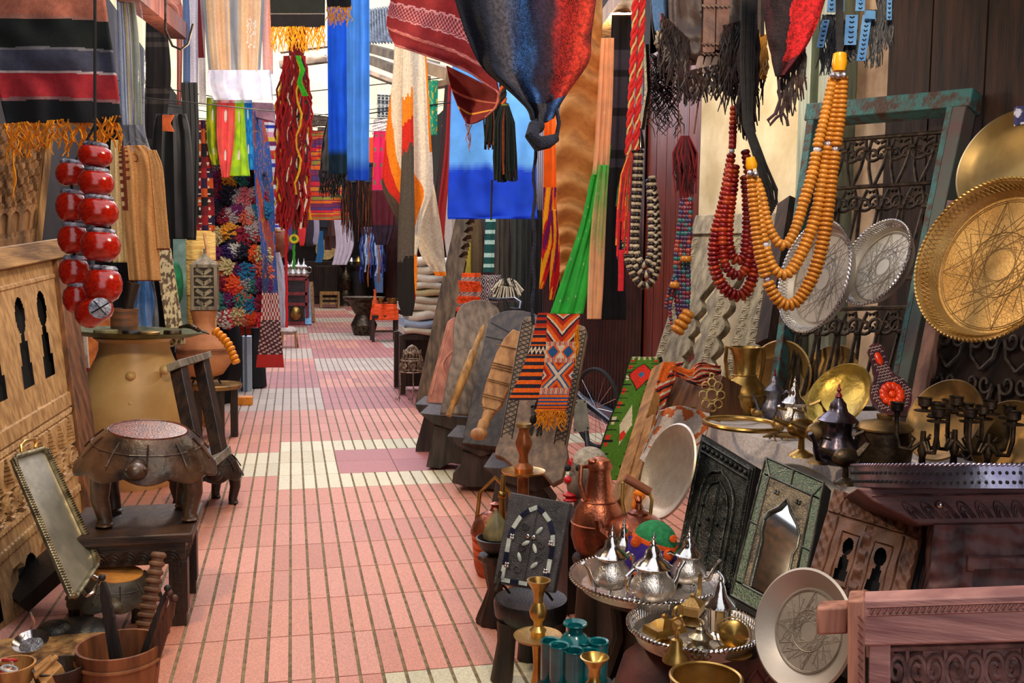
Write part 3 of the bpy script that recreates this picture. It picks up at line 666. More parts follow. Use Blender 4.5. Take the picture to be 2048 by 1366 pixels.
def pompom_rug():
    t = thing('pompom_rug', 'shaggy pom-pom rug of many coloured wool tufts hanging on the left side of the lane', 'rug', W(470, 640, 9.4))
    drape('rug_backing', [(240, 396, 470), (330, 400, 520), (450, 420, 530), (560, 432, 532), (652, 436, 536)], 9.5, CLOTH, lambda u, v: c(60, 40, 60), folds=2, amp=.03, parent=t)
    cols = [c(228, 56, 74), c(30, 120, 170), c(214, 200, 150), c(226, 226, 220), c(240, 90, 40), c(60, 40, 120), c(240, 130, 150), c(30, 34, 60), c(150, 30, 60), c(60, 140, 140), c(240, 170, 60), c(190, 180, 190), c(120, 40, 110), c(220, 110, 90)]
    mes = []
    for i, cc in enumerate(cols):
        g = G()
        for k in range(90):
            a = R.uniform(0, 2*pi); e = R.uniform(-.2, 1); q = V((cos(a)*sqrt(max(0, 1-e*e)), -abs(e), sin(a)*sqrt(max(0, 1-e*e)))); L = R.uniform(.7, 1)
            g.tube([(0, 0, 0), q*L*.6, q*L+V((0, 0, -.25))], [.12, .11, .09], 4)
        mm = mat('tuft_%d' % i, cc, tuple(v*.6 for v in cc), rough=.95, scale=9, bump=0)
        me = bpy.data.meshes.new('tuft'); me.from_pydata(g.v, [], g.f); me.materials.append(mm); mes.append(me)
    o0 = V(t.location); last = -1
    for j in range(12):
        v = (j+.6)/12.3; n = 4 if j < 2 else 8
        y, xl, xr = rows_at([(286, 402, 440), (340, 408, 520), (450, 426, 530), (560, 436, 532), (650, 438, 532)], v)
        n = max(2, int((xr-xl)/15))
        for i in range(n):
            k = R.randrange(len(mes))
            if k == last: k = (k+3) % len(mes)
            last = k
            b = bpy.data.objects.new('wool_tuft', mes[k]); COL.objects.link(b); b.parent = t
            b.location = W(lerp(xl, xr, (i+.5)/n)+R.uniform(-3, 3), y+R.uniform(-5, 5), 9.35)-o0; s = R.uniform(.085, .115); b.scale = (s, s, s*1.1); b.rotation_euler = (0, R.uniform(0, 6), YAW*-1)
    def kil(u, v):
        q = (int(v*11) + int(u*3)) % 5; a = abs(((u*2) % 1)-.5)+abs(((v*14) % 1)-.5)
        if a < .18: return c(230, 220, 200)
        return [c(150, 24, 30), c(40, 20, 60), c(200, 80, 24), c(20, 18, 26), c(110, 20, 30)][q]
    drape('kilim', [(240, 394, 418), (330, 392, 424), (400, 390, 428), (462, 392, 430)], 9.0, CLOTH, kil, folds=1.5, amp=.03, nu=24, nv=80, label='dark red and purple patterned kilim strip at the left edge of the pom-pom rug', cat='rug')
    def blue(u, v):
        q = noise.noise(V((u*2.2, v*5, 3))); w_ = noise.noise(V((u*7, v*17, 1)))
        if v > .93: return c(190, 34, 24)
        if v > .80: return c(70, 14, 26) if (v*55+u*3) % 1 > .35 else c(200, 170, 160)
        if v > .71: return c(226, 214, 200) if (int(u*12)+int(v*70)) % 2 else c(170, 40, 36)
        if abs(w_) < .05: return c(196, 110, 40)
        if q > .22 and v < .6: return c(170, 60, 50)
        if q < -.28: return c(36, 60, 110)
        return c(34, 84, 160)
    drape('patchwork_kilim', [(222, 500, 522), (300, 506, 540), (400, 512, 548), (520, 524, 552), (640, 522, 560), (735, 512, 568)], 9.1, CLOTH, blue, folds=1.6, amp=.03, nu=40, nv=140, dd=.5, label='blue patchwork kilim with red figures standing right of the pom-pom rug', cat='rug')
    pal = [c(226, 40, 60), c(240, 236, 236), c(50, 70, 190), c(240, 236, 236), c(236, 160, 180), c(236, 200, 60), c(120, 40, 90), c(240, 236, 236), c(226, 80, 40)]
    drape('striped_blanket', [(240, 524, 560), (330, 520, 562), (420, 520, 562), (465, 524, 562)], 12, CLOTH, lambda u, v: pal[int(v*34) % 9], folds=2, amp=.03, nu=16, nv=140, label='white blanket with thin red, blue and yellow stripes, left of the red yarn bundle', cat='blanket')
    g = G(); g.ball(W(562, 486, 12.5), (S(17, 12.5), .08, S(30, 12.5)), 18, 12); g.tube([W(552, 462, 12.5), W(545, 440, 12.5), W(560, 430, 12.5)], .012, 6); g.build('leather_pouch', mat('brown_leather', c(170, 96, 60), c(120, 60, 36), rough=.5), label='brown leather pouch hanging behind the blue patchwork kilim', cat='bag')
    drape('white_sheet', [(505, 545, 560), (540, 548, 568), (600, 550, 574), (655, 555, 572)], 12.2, CLOTH, lambda u, v: c(206, 202, 210), folds=1, amp=.06, label='pale grey-white sheet hanging behind the blue patchwork kilim', cat='cloth')
pompom_rug()
def carved_doors():
    # lower door: frame of beams, carved leaf with keyholes and a band of spirals
    Q = Quad((-190, 580, 3.75), (104, 520, 5.0), (172, 1085, 4.9), (-60, 1340, 3.62)); w_, h_ = Q.w, Q.h
    t = thing('carved_door', 'large weathered carved door with keyhole niches behind the rectangular silver tray', 'door', Q.P(.5, 1))
    def fn(s, t_):
        u, v = s/w_, t_/h_
        z = .0
        if v < .48:
            pass
            if min(abs(u-.46), abs(u-.73)) < .006: return -.006
            if abs(v-.06) < .006: return .006
        if .48 < v < .535: return .012
        if .535 < v < .56 or .74 < v < .765: return .012*abs(sin(s*120+t_*80))
        if .56 < v < .66:
            k = (u*11) % 1
            return -.022 if abs(k-.5) < (v-.56)/.1*.5 else .010
        if .66 < v < .74:
            k = (u*11) % 1-.5; q = (v-.70)/.075; rr = sqrt(k*k*1.2+q*q)
            return .008+.009*cos(rr*26) if rr < .5 else -.014
        if .80 < v < .83: return .010*abs(sin(s*100))
        if .86 < v < .97:
            for cx in (.15, .4, .65, .9):
                if arch(u, v, cx, .87, .12, .10): return -.03
        return z+.002*sin(s*60)*0
    relief('carved_leaf', Q, fn, 170, 200, mat('carved_oak', c(190, 150, 98), c(146, 108, 66), rough=.6, scale=9, st=(5, 5, 1), bump=.2, bscale=60), .05, t, hole=lambda u, v: any(keyhole(u, v, cx, .10, .075, .30) for cx in (.30, .46, .68, .86)) or any(arch(u, v, cx, .87, .10, .10) for cx in (.2, .5, .8)))
    g = G(); g.qbox(Q, -.05, -.075, 1.10, .0, -.06, .045); g.build('top_rail', OAKX, t, bevel=.006)
    for nm, a, b in (('stile', 1.0, 1.13),):
        g = G(); g.prism([(a, 0), (a, 1.12), (b+.06, 1.02), (b, 0)], Q.P, -.07, .03); g.build(nm, wood('brown_beam', c(132, 84, 48), c(66, 40, 24)), t, bevel=.005)
    # upper carved panel
    Q2 = Quad((-120, 262, 4.9), (106, 236, 5.4), (76, 508, 5.4), (-130, 548, 4.9)); w2, h2 = Q2.w, Q2.h
    def fn2(s, t_):
        u, v = s/w2, t_/h2
        if u > .93 or v > .84: return .012
        if .80 < v < .84 or .62 < v < .65: return .010*abs(sin(s*130))
        if .65 <= v <= .80: return -.022 if arch((u*9) % 1, v, .5, .66, .7, .14) else .006
        if v < .62:
            a = (u*10) % 1-.5; b = (v*9+.5*(int(u*10) % 2)) % 1-.5
            return .014*max(-1, min(1, cos(a*6.3)*cos(b*6.3)*2))
        return 0
    t = thing('carved_screen', 'densely carved brown panel with small arches above the large carved door', 'panel', Q2.P(.5, 1))
    relief('carved_board', Q2, fn2, 160, 130, mat('carved_brown', c(160, 118, 78), c(84, 58, 38), rough=.6, scale=7, st=(3, 3, .7), bump=.35, bscale=40), .03, t)
    g = G(); g.qbox(Q2, .93, -.02, 1.0, 1, .012, .03); g.build('stile', OAK, t, bevel=.004)
    # rectangular silver tray leaning on the door
    Q3 = Quad((20, 918, 3.75), (88, 898, 4.05), (194, 1128, 3.72), (142, 1204, 3.45)); w3, h3 = Q3.w, Q3.h
    t = thing('rectangular_tray', 'long rectangular silver tray with beaded rim and loop handles, leaning against the large carved door', 'tray', Q3.P(.5, 1))
    P = rrect(.05, 8, w3, h3)
    g = G(); g.prism(P, Q3.P, -.006, 0); g.build('tray_plate', mat('grey_silver', c(186, 182, 164), c(164, 160, 144), rough=.42, metal=.75, scale=12, bump=.12), t)
    g = G(); n = 150; pts = [Q3.P(u, v, .006) for u, v in P]; pts.append(pts[0]); L = path_pts(pts, .012)
    for p, tn in L:
        g.ball(p+Q3.n*.006, (.0045, .010, .012), 6, 4, Matrix((tn, Q3.n.cross(tn), Q3.n)).transposed())
    g.tube([p for p, _ in L], .010, 6, closed=True); g.build('beaded_rim', mat('old_silver', c(190, 180, 150), c(110, 100, 80), rough=.35, metal=.9, scale=20), t)
    for v0, q in ((-.02, -1), (1.02, 1)):
        g = G(); v1 = v0+q*.055; g.tube([Q3.P(.3, v0, .01), Q3.P(.28, lerp(v0, v1, .7), .02), Q3.P(.36, v1, .03), Q3.P(.64, v1, .03), Q3.P(.72, lerp(v0, v1, .7), .02), Q3.P(.7, v0, .01)], .007, 8); g.build('handle', BRASS if q < 0 else SILVER, t)
carved_doors()
def left_floor():
    # jar, plate and things on it
    base = FL(275, 968); d = DF(275, 968)
    CLAY = mat('pale_clay', c(226, 190, 126), c(198, 154, 92), rough=.42, scale=3, bump=.12, bscale=20)
    t = thing('clay_jar', 'very large pale clay storage jar with knobs, standing behind the big turtle stool', 'jar', base)
    def zz(y): return W(275, y, d).z
    pr = [(66, 968), (84, 930), (100, 870), (104, 820), (98, 780), (86, 740), (72, 712), (66, 695), (66, 680), (76, 672), (70, 668), (58, 680)]
    g = G(); g.lathe([(S(r, d), max(0, zz(y))) for r, y in pr], (base.x, base.y, 0), n=56); g.build('jar_body', CLAY, t)
    for x, y in ((262, 752), (262, 806), (330, 740), (215, 820)):
        g = G(); p = W(x, y, d-S(98, d)*sqrt(1-((x-275)/104)**2)); g.ball(p, (.035, .05, .03), 12, 8); g.build('knob', CLAY, t)
    zp = zz(672)+.01
    ct = V((base.x, base.y, zp))
    GRN = mat('verdigris_metal', c(120, 116, 72), c(58, 66, 44), rough=.5, metal=.6, scale=10, bump=.3)
    pd = d; g = G(); g.lathe([(0, -.01), (S(105, pd), 0), (S(136, pd), .03), (S(138, pd), .036), (S(130, pd), .034), (S(105, pd), .012), (0, .008)], ct, (.035, .02, 1), 56)
    g.build('metal_plate', GRN, label='wide verdigris metal plate lying on the mouth of the clay jar', cat='plate')
    def on(x, y, off=0): return W(x, y, d+off)
    p = on(249, 652, -.12); T = thing('mortar', 'painted wooden mortar standing on the verdigris plate', 'mortar', V((p.x, p.y, zp+.012)))
    g = G(); g.lathe([(0, 0), (.082, 0), (.085, .05), (.083, .11), (.088, .165), (.070, .165), (.066, .03), (0, .03)], V(T.location), n=28); g.build('cup', mat('painted_brown', c(150, 92, 58), c(70, 60, 48), rough=.5, scale=5, st=(1, 1, 6)), T)
    g = G(); q = V(T.location); g.tube([q+V((.0, 0, .05)), q+V((.03, 0, .2)), q+V((.06, 0, .33))], [.03, .033, .042], 14); g.build('pestle', DARK, label='dark wooden pestle standing in the painted mortar', cat='pestle')
    def tin(x, y, r, h, m, lab, nm='tin'):
        p = on(x, y, -.22); g = G(); g.lathe([(0, 0), (r, 0), (r*1.03, h*.2), (r, h*.8), (r*.9, h), (0, h)], V((p.x, p.y, zp+.014)), n=24); g.build(nm, m, label=lab, cat='box')
    tin(212, 664, .075, .035, mat('olive_tin', c(140, 130, 90), c(96, 88, 60), rough=.5), 'round olive tin at the left of the verdigris plate')
    tin(262, 662, .055, .03, BLACKW, 'small black round box beside the olive tin')
    tin(300, 661, .06, .025, OLDB, 'low brass box in the middle right of the verdigris plate')
    tin(345, 657, .055, .035, DARKB, 'dark bronze box at the right side of the verdigris plate')
    g = G()
    for k in range(5): g.beam(on(360+k*6, 655-k, -.1), on(378+k*5, 650+k*3, -.2), .02, .015)
    g.tube([on(395, 655, -.2), on(405, 664, -.28), on(418, 668, -.32)], .004, 5); g.build('keys', DARKB, label='bunch of dark iron keys at the right rim of the verdigris plate', cat='keys')
    # round pot on iron stand on a small round table with carved lantern
    b2 = FL(440, 882); d2 = DF(440, 882)
    t = thing('side_table', 'small round metal-topped table with carved wooden legs behind the empty dark frame', 'table', b2)
    zt = W(440, 772, d2).z; cx = W(432, 772, d2+.1)
    g = G(); g.lathe([(0, -.03), (S(50, d2), -.03), (S(52, d2), .0), (S(50, d2), .008), (S(46, d2), -.004), (0, -.004)], (cx.x, cx.y, zt), n=40); g.build('table_top', OLDB, t)
    for k in range(4):
        a = .3+k*pi/2; g = G(); x, y = cx.x+S(36, d2)*cos(a), cx.y+S(36, d2)*sin(a); g.box((x, y, zt/2-.015), (.06, .06, zt-.03)); g.build('leg', DARK, t, bevel=.005)
    pz = zt+.055; pc = V((W(408, 750, d2).x, cx.y, pz))
    TER = mat('terracotta', c(206, 140, 92), c(160, 98, 60), rough=.75, scale=4, bump=.3, bscale=18)
    g = G(); k = d2
    g.torus(pc+V((0, 0, .0)), (0, 0, 1), S(26, k), .008, 28, 6)
    for q in range(3): a = q*2.1+.4; g.tube([pc+V((cos(a)*S(26, k), sin(a)*S(26, k), 0)), pc+V((cos(a)*S(32, k), sin(a)*S(32, k), -.055))], .007, 6)
    g.build('iron_ring_stand', IRON, label='black iron ring stand under the round terracotta pot', cat='stand')
    zz2 = lambda y: W(408, y, k).z
    t = thing('terracotta_pot', 'round terracotta pot with a narrow ribbed neck, standing right of the clay jar', 'pot', pc)
    g = G(); g.lathe([(S(r, k), zz2(y)-zz2(753)) for r, y in ((14, 753), (36, 745), (52, 722), (55, 700), (48, 676), (30, 660), (22, 650), (21, 640), (24, 625), (27, 616), (23, 616), (18, 630))], pc, n=44); g.build('pot_body', TER, t)
    g = G()
    for q in range(4): g.torus(pc+V((0, 0, zz2(700-q*3)-zz2(753))), (0, 0, 1), S(55.2-q*.3, k), .003, 44, 5)
    g.build('incised_band', mat('dark_terracotta', c(140, 86, 56), rough=.8), t)
    lz = zz2(616); L0 = V((pc.x+.01, pc.y, lz))
    t = thing('wooden_lantern', 'grey carved wooden tower lantern with chevron panels, standing on the round terracotta pot', 'lantern', L0)
    hw = S(24, k); H = S(84, k); g = G()
    g.box(L0+V((0, 0, H/2)), (hw*1.7, hw*1.7, H*.96)); g.build('core', DARK, t)
    g = G()
    for zq in (0, 1): g.box(L0+V((0, 0, zq*H)), (hw*2.15, hw*2.15, .03))
    for a, b in ((-1, -1), (1, -1), (-1, 1), (1, 1)): g.box(L0+V((a*hw*.93, b*hw*.93, H/2)), (.028, .028, H))
    g.build('frame', GREYW, t, bevel=.003)
    for ax_ in (0, 1):
        for j in range(4):
            z = H*(j+.5)/4; g = G(); e = V((1, 0, 0)) if ax_ == 0 else V((0, -1, 0)); n_ = V((0, -1, 0)) if ax_ == 0 else V((1, 0, 0)); o_ = L0+n_*hw*.88+V((0, 0, z))
            g.beam(o_-e*hw*.6+V((0, 0, .02)), o_+V((0, 0, -.02)), .03, .016, n_); g.beam(o_+e*hw*.6+V((0, 0, .02)), o_+V((0, 0, -.02)), .03, .016, n_); g.beam(o_-e*hw*.8+V((0, 0, .045)), o_+e*hw*.8+V((0, 0, .045)), .016, .02, n_)
            g.build('chevron_panel', SILW, t)
    g = G(); g.lathe([(hw*1.45, H+.012), (hw*.5, H+.07), (.012, H+.10), (.01, H+.14)], L0, n=4, ref=(1, 1, 0)); g.build('roof', GREYW, t)
    # amber strand hanging from the plate rim
    amb = mat('amber_bead', c(236, 150, 34), c(206, 116, 20), rough=.2, scale=6, bump=.03)
    necklace('strand of large orange amber beads hanging over the round terracotta pot', [([(428, 660), (438, 668), (450, 680), (460, 695), (467, 712), (472, 724)], 19, 9.2, 'disc', [amb])], d2-.52)
    t = thing('straw_mat_roll', 'rolled yellow straw mat standing upright behind the wooden lantern', 'mat', W(404, 655, 8.6))
    def zz3(y): return W(404, y, 8.6).z
    STR = mat('straw', c(236, 196, 110), c(196, 148, 70), rough=.8, scale=4, st=(1, 1, 30), bump=.8, tex='wave', bscale=3)
    g = G(); pb = W(404, 655, 8.6); g.lathe([(S(27, 8.6), 0), (S(27, 8.6), zz3(465))], (pb.x, pb.y, 0), n=36, cap=False); g.lathe([(S(20, 8.6), 0), (S(20, 8.6), zz3(462))], (pb.x, pb.y, 0), n=36, cap=False); g.lathe([(S(12, 8.6), 0), (S(12, 8.6), zz3(464))], (pb.x, pb.y, 0), n=28, cap=False); g.build('roll', STR, t, solid=.012)
    g = G()
    for y in (520, 590): g.torus((pb.x, pb.y, zz3(y)), (0, 0, 1), S(27.6, 8.6), .006, 36, 5)
    g.build('binding', TANW, t)
    g = G(); g.tube([W(409, 468, 8.3), W(414, 500, 8.2), W(417, 528, 8.1)], .014, 8); g.build('bamboo_stick', TANW, label='thin bamboo stick leaning on the straw mat roll above the wooden lantern', cat='stick')
    # carved white-speckled post, blue bag, green cushion
    g = G(); g.beam(W(326, 500, 6.9), W(354, 690, 6.7), .11, .03, (0, -1, 0)); g.build('inlaid_board', mat('inlaid_wood', c(214, 196, 150), c(96, 72, 48), rough=.5, scale=26, st=(2, 2, .6), bump=.5, contrast=(.46, .54)), label='pale speckled inlaid board leaning between the tan kaftan and the straw mat roll', cat='board')
    t = thing('wrapped_garment', 'bright blue garment in a crumpled plastic bag behind the wooden mortar', 'garment', W(290, 655, 6.8))
    drape('garment', [(560, 276, 300), (600, 268, 308), (640, 272, 304), (662, 276, 304)], 6.85, CLOTH, lambda u, v: c(24, 130, 220), folds=1.5, amp=.04, parent=t)
    drape('plastic_bag', [(556, 270, 306), (600, 262, 314), (650, 264, 318), (665, 270, 316)], 6.7, PLASTIC, folds=3, amp=.05, nu=30, nv=30, solid=0, parent=t)
    g = G(); g.ball(W(352, 568, 8.5), (S(14, 8.5), .12, S(44, 8.5)), 20, 14); g.build('green_cushion', mat('green_velvet', c(10, 130, 84), c(6, 80, 50), rough=.8), label='round green cushion half hidden behind the tan kaftan', cat='cushion')
    g = G(); g.box(W(362, 590, 9.3), (S(26, 9.3), .05, S(230, 9.3))); g.build('pale_board', mat('mint_paint', c(150, 196, 190), rough=.6), label='pale mint board standing behind the green cushion', cat='board')
    # green cord with tassel
    gm = mat('green_silk', c(20, 170, 110), c(8, 110, 70), rough=.5, scale=60, bump=.4)
    t = thing('curtain_tassel', 'green silk cord with a long tassel hanging between the carved door and the clay jar', 'tassel', W(138, 575, 5.6))
    g = G(); L = [W(136, 560, 5.6), W(137, 640, 5.6), W(139, 735, 5.6)]
    g.tube(L, S(5, 5.6), 8)
    for p, _ in path_pts(L, .016): g.torus(p, (0, 0, 1), S(5.3, 5.6), .004, 10, 5)
    g.build('cord', gm, t)
    g = G(); g.ball(W(140, 742, 5.6), S(9, 5.6), 12, 8); g.build('knot', gm, t)
    fringe('tassel', W(136, 748, 5.6), W(146, 748, 5.6), 30, S(74, 5.6), gm, t, r=.004, wig=.01, var=.08, fall=(.10, 0, -1))
    drape('white_curtain', [(600, 118, 172), (720, 128, 178), (850, 140, 190), (990, 146, 196)], 7.0, CLOTH, lambda u, v: c(170, 50, 50) if (.38 < v < .40 or .44 < v < .46) else (c(222, 202, 186) if v < .62 else c(236, 232, 236)), folds=3, amp=.03, label='cream and white cloth with thin red stripes hanging behind the green tassel', cat='cloth')
    g = G(); g.beam(W(196, 640, 7.6), W(205, 800, 7.4), .35, .03, (0, -1, 0)); g.build('orange_board', wood('orange_board_wood', c(206, 112, 34), c(160, 76, 20)), label='orange-brown board standing behind the neck of the clay jar', cat='board')
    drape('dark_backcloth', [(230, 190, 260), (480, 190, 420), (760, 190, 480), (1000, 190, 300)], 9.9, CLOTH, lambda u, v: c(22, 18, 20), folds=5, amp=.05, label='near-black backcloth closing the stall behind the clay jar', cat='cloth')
    # empty dark frame
    Q = Quad((352, 722, 5.55), (410, 706, 6.15), (452, 912, 5.85), (402, 955, 5.2)); t = thing('picture_frame', 'empty dark wooden frame leaning against the right side of the clay jar', 'frame', Q.P(.5, 1))
    for nm, a in (('top_rail', (-.06, 0, 1.06, .07)), ('bottom_rail', (-.06, .93, 1.06, 1.0)), ('stile', (0, .07, .22, .93)), ('stile', (.78, .07, 1.0, .93))):
        g = G(); g.qbox(Q, a[0], a[1], a[2], a[3], -.05, .02 if nm == 'stile' else .03); g.build(nm, DARK if nm == 'stile' else GREYW, t, bevel=.004)
    # carved low table with the big turtle stool
    p1 = FL(376, 1252); X1 = p1.x; Y0 = p1.y; Y1 = FL(408, 1188).y+.08; X0 = X1-.45; zt = W(388, 1062, DF(376, 1252)-.02).z
    t = thing('low_table', 'low dark table with carved apron and thick legs, carrying the big turtle stool', 'table', ((X0+X1)/2, (Y0+Y1)/2, 0))
    g = G(); g.box(((X0+X1)/2, (Y0+Y1)/2, zt-.02), (X1-X0+.05, Y1-Y0+.05, .04)); g.build('table_top', DARKX, t, bevel=.006)
    g = G(); g.box(((X0+X1)/2, (Y0+Y1)/2, zt-.085), (X1-X0-.01, Y1-Y0-.01, .09))
    for k in range(7):
        x = X0+.06+k*(X1-X0-.12)/6
        for q in range(3):
            g.tube([(x+.035*(1-q*.28)*cos(a*pi/8), Y0+.002, zt-.125+.05*(1-q*.28)*sin(a*pi/8)) for a in range(9)], .0035, 4)
    for k in range(5):
        y = Y0+.06+k*(Y1-Y0-.12)/4
        for q in range(3): g.tube([(X1-.004, y+.035*(1-q*.28)*cos(a*pi/8), zt-.125+.05*(1-q*.28)*sin(a*pi/8)) for a in range(9)], .0035, 4)
    g.build('carved_apron', DARKX, t)
    for x in (X0+.035, X1-.035):
        for y in (Y0+.035, Y1-.035):
            g = G(); g.prism([(x-.036, y-.036), (x+.036, y-.036), (x+.036, y+.036), (x-.036, y+.036)], lambda a, b, c_: V((a, b, c_)), .06, zt-.12); g.box((x, y, .03), (.06, .06, .06))
            for q in range(5): g.torus((x, y-.037, .08+q*.045), (0, 1, 0), .016, .003, 10, 4)
            g.build('leg', DARK, t, bevel=.004)
    turtle_stool('large dark wooden turtle stool with a red-brown seat, standing on the low carved table', ((X0+X1)/2+.045, (Y0+Y1)/2+.03, zt), .43, .12, REDW, mat('carved_shell', c(96, 66, 46), c(36, 25, 19), rough=.38, scale=9, bump=.4))
    turtle_stool('smaller dark turtle stool on the floor right behind the low carved table', FL(408, 1008), .37, .5, DARK, DARK)
    turtle_stool('turtle stool with a light orange seat on the floor under the low carved table', FL(232, 1262), .27, .3, wood('honey_wood', c(206, 140, 62), c(160, 98, 40), scale=3), mat('grey_shell', c(84, 74, 58), c(40, 34, 28), rough=.5, scale=8, bump=.4))
    # ribbed handle, bucket with carved swords
    g = G(); pts = [W(lerp(286, 318, k/40), lerp(1275, 1104, k/40), lerp(3.55, 3.62, k/40)) for k in range(41)]
    g.tube(pts, [S(15 if (k//2) % 2 else 11, 3.6)*lerp(1.35, 1, k/40) for k in range(41)], 14); g.build('ribbed_horn', mat('ribbed_wood', c(146, 104, 72), c(84, 54, 38), rough=.6, scale=8), label='ribbed brown wooden horn standing behind the bucket, in front of the table leg', cat='horn')
    zr = .225; db = DF(238, 1288, zr); bc = FL(238, 1288, zr); rr = S(82, db)
    BUC = wood('bucket_wood', c(150, 90, 52), c(96, 54, 30)); t = thing('wooden_bucket', 'brown wooden bucket full of carved swords at the bottom left', 'bucket', (bc.x, bc.y, 0))
    g = G(); g.lathe([(0, .0), (rr*.78, 0), (rr*.9, .1), (rr, zr), (rr*.93, zr), (rr*.84, .1), (rr*.7, .02), (0, .02)], (bc.x, bc.y, 0), n=44); g.build('staves', BUC, t)
    g = G()
    for z in (.06, .18): g.torus((bc.x, bc.y, z), (0, 0, 1), rr*(.80+.2*z/zr)+.004, .006, 44, 6)
    g.build('hoop', wood('hoop_wood', c(170, 110, 66), c(120, 70, 40)), t)
    for lab, a, b, wd in (('black', (203, 1146), (246, 1312), 20), ('charcoal', (338, 1168), (262, 1318), 11), ('brown', (342, 1178), (272, 1316), 8), ('dark brown', (352, 1188), (292, 1308), 20)):
        A = W(*a, db-.02); B = V((bc.x+(b[0]-238)*db/F*.8, bc.y-.02, .06)); ln = (A-B).length; ax_ = (A-B).normalized(); sd = _r-ax_*_r.dot(ax_); sd.normalize()
        g = G(); nrm = sd.cross(ax_)
        pts = [(0, .2), (.1, .7), (.3, 1), (.6, .85), (.63, 1.05), (.66, .8), (.7, .95), (.74, .7), (.8, .8), (.9, .45), (.93, .3)]
        poly = [(x_, w_) for x_, w_ in pts]+[(x_, -w_) for x_, w_ in pts[::-1]]
        hw_ = S(wd*.62, db)
        g.prism(poly, lambda l, w2_, cc: B+ax_*(l*ln)+sd*(w2_*hw_)+nrm*cc, -.008, .008)
        g.ball(A-ax_*.015, S(9, db)*.8, 10, 7)
        g.build('carved_sword', wood('sword_'+lab.replace(' ', '_'), *( (c(44, 38, 36), c(20, 18, 18)) if 'b' == lab[0] and lab != 'brown' or lab == 'charcoal' else (c(110, 66, 44), c(60, 34, 24)))), label={'black': 'carved black wooden sword, leftmost of those in the wooden bucket', 'charcoal': 'slim charcoal wooden sword leaning to the right, uppermost in the bucket', 'brown': 'thin brown turned wooden sword between its two neighbours in the bucket', 'dark brown': 'broad dark brown wooden blade, rightmost in the bucket'}[lab], cat='sword', bevel=.002)
    # small wares in the corner
    def bowl(x, y, z, hw, m, lab, dep=.09, nm='wooden_bowl'):
        d_ = DF(x, y, z); p = FL(x, y, z); r = S(hw, d_); g = G(); g.lathe([(0, z-dep), (r*.5, z-dep), (r*.85, z-dep*.6), (r, z), (r*.9, z), (r*.75, z-dep*.55), (r*.4, z-dep*.85), (0, z-dep*.85)], (p.x, p.y, 0), n=40); g.build(nm, m, label=lab, cat='bowl'); return p, r
    g = G(); p = FL(60, 1400); g.box((p.x-.1, p.y+.02, .055), (.62, .55, .11)); g.build('wooden_crate', OAK, label='low wooden crate under the bowls in the bottom left corner', cat='crate', bevel=.004)
    p, r = bowl(22, 1328, .21, 46, TANW, 'light wooden bowl of trinkets in the bottom left corner')
    cols = [c(220, 60, 60), c(230, 226, 220), c(190, 200, 210), c(240, 190, 170)]
    for k in range(9):
        a = R.uniform(0, 6.3); g = G(); g.torus((p.x+r*.5*cos(a)*R.random(), p.y+r*.5*sin(a), .185+.004*k), (R.uniform(-.6, .6), R.uniform(-.6, .6), 1), .022, .004, 18, 6)
        k2 = k % 4; g.build('bracelet', mat('enamel_%d' % k2, cols[k2], rough=.3, scale=10), label=['red enamel bracelet in the light wooden bowl', 'white bracelet in the light wooden bowl', 'silvery bracelet in the light wooden bowl', 'pink bracelet in the light wooden bowl'][k2], cat='bracelet', group=['red', 'white', 'silvery', 'pink'][k2]+' bracelets in the bowl')
    bowl(118, 1330, .20, 50, DARK, 'dark wooden bowl behind the small wooden box in the bottom left corner')
    p = W(62, 1288, 3.3); ax_ = disc_axis(62, 1288, 3.3, .62, 100); t = thing('silver_pan', 'small polished silver pan tilted on the rim of the dark bowl', 'pan', p)
    g = G(); r = S(34, 3.3); g.lathe([(0, -.012), (r*.7, -.012), (r*.98, .01), (r, .014), (r*.93, .01), (r*.66, -.004), (0, -.004)], p, ax_, 36); g.build('pan', SILVER, t)
    g = G(); g.tube([p+_u*r*.9, p+_u*r*1.3+_r*.01, p+_u*r*1.9+_r*.0], .004, 6); g.build('handle', SILVER, t)
    Q = Quad((64, 1335, 3.05), (100, 1308, 3.1), (124, 1330, 3.0), (84, 1372, 2.95)); g = G(); g.qbox(Q, 0, 0, 1, 1, -.05, 0); g.qbox(Q, -.1, .4, 1.1, .6, 0, .012); g.build('wooden_box', TANW, label='small light wooden box with a slat across it, bottom left corner', cat='box', bevel=.003)
    g = G(); p = FL(150, 1275, .06); g.ball(p, (.16, .12, .07), 18, 10); g.ball(p+V((-.06, -.05, .04)), (.07, .06, .05), 12, 8); g.build('carved_mask', BLACKW, label='blackened carved wooden mask lying on the floor left of the bucket', cat='mask')
    g = G(); p = FL(120, 1235); g.beam(p+V((-.2, .1, .05)), p+V((.1, .3, .3)), .22, .06); g.build('dark_plank', BLACKW, label='blackened plank leaning in the shadow below the rectangular silver tray', cat='plank')
    # bags and small things further down
    p = FL(482, 782); d3 = DF(482, 782); t = thing('tote_bag', 'tall tote bag with grey and pale blue stripes on the floor below the pom-pom rug', 'bag', p)
    g = G(); hgt = W(482, 672, d3).z
    nb = 10
    for k in range(nb):
        a = k/nb; b = (k+1)/nb; g.col = [c(200, 214, 226), c(130, 146, 160), c(60, 66, 76)][0 if k % 3 == 0 else (1 if k % 3 == 1 else (2 if k in (5,) else 0))]
        x0_, x1_ = lerp(-S(21, d3), S(21, d3), a), lerp(-S(21, d3), S(21, d3), b)
        g.box((p.x+(x0_+x1_)/2, p.y+.04, hgt/2), ((x1_-x0_), .16+.03*sin(k), hgt))
    g.build('bag_body', CLOTH, t)
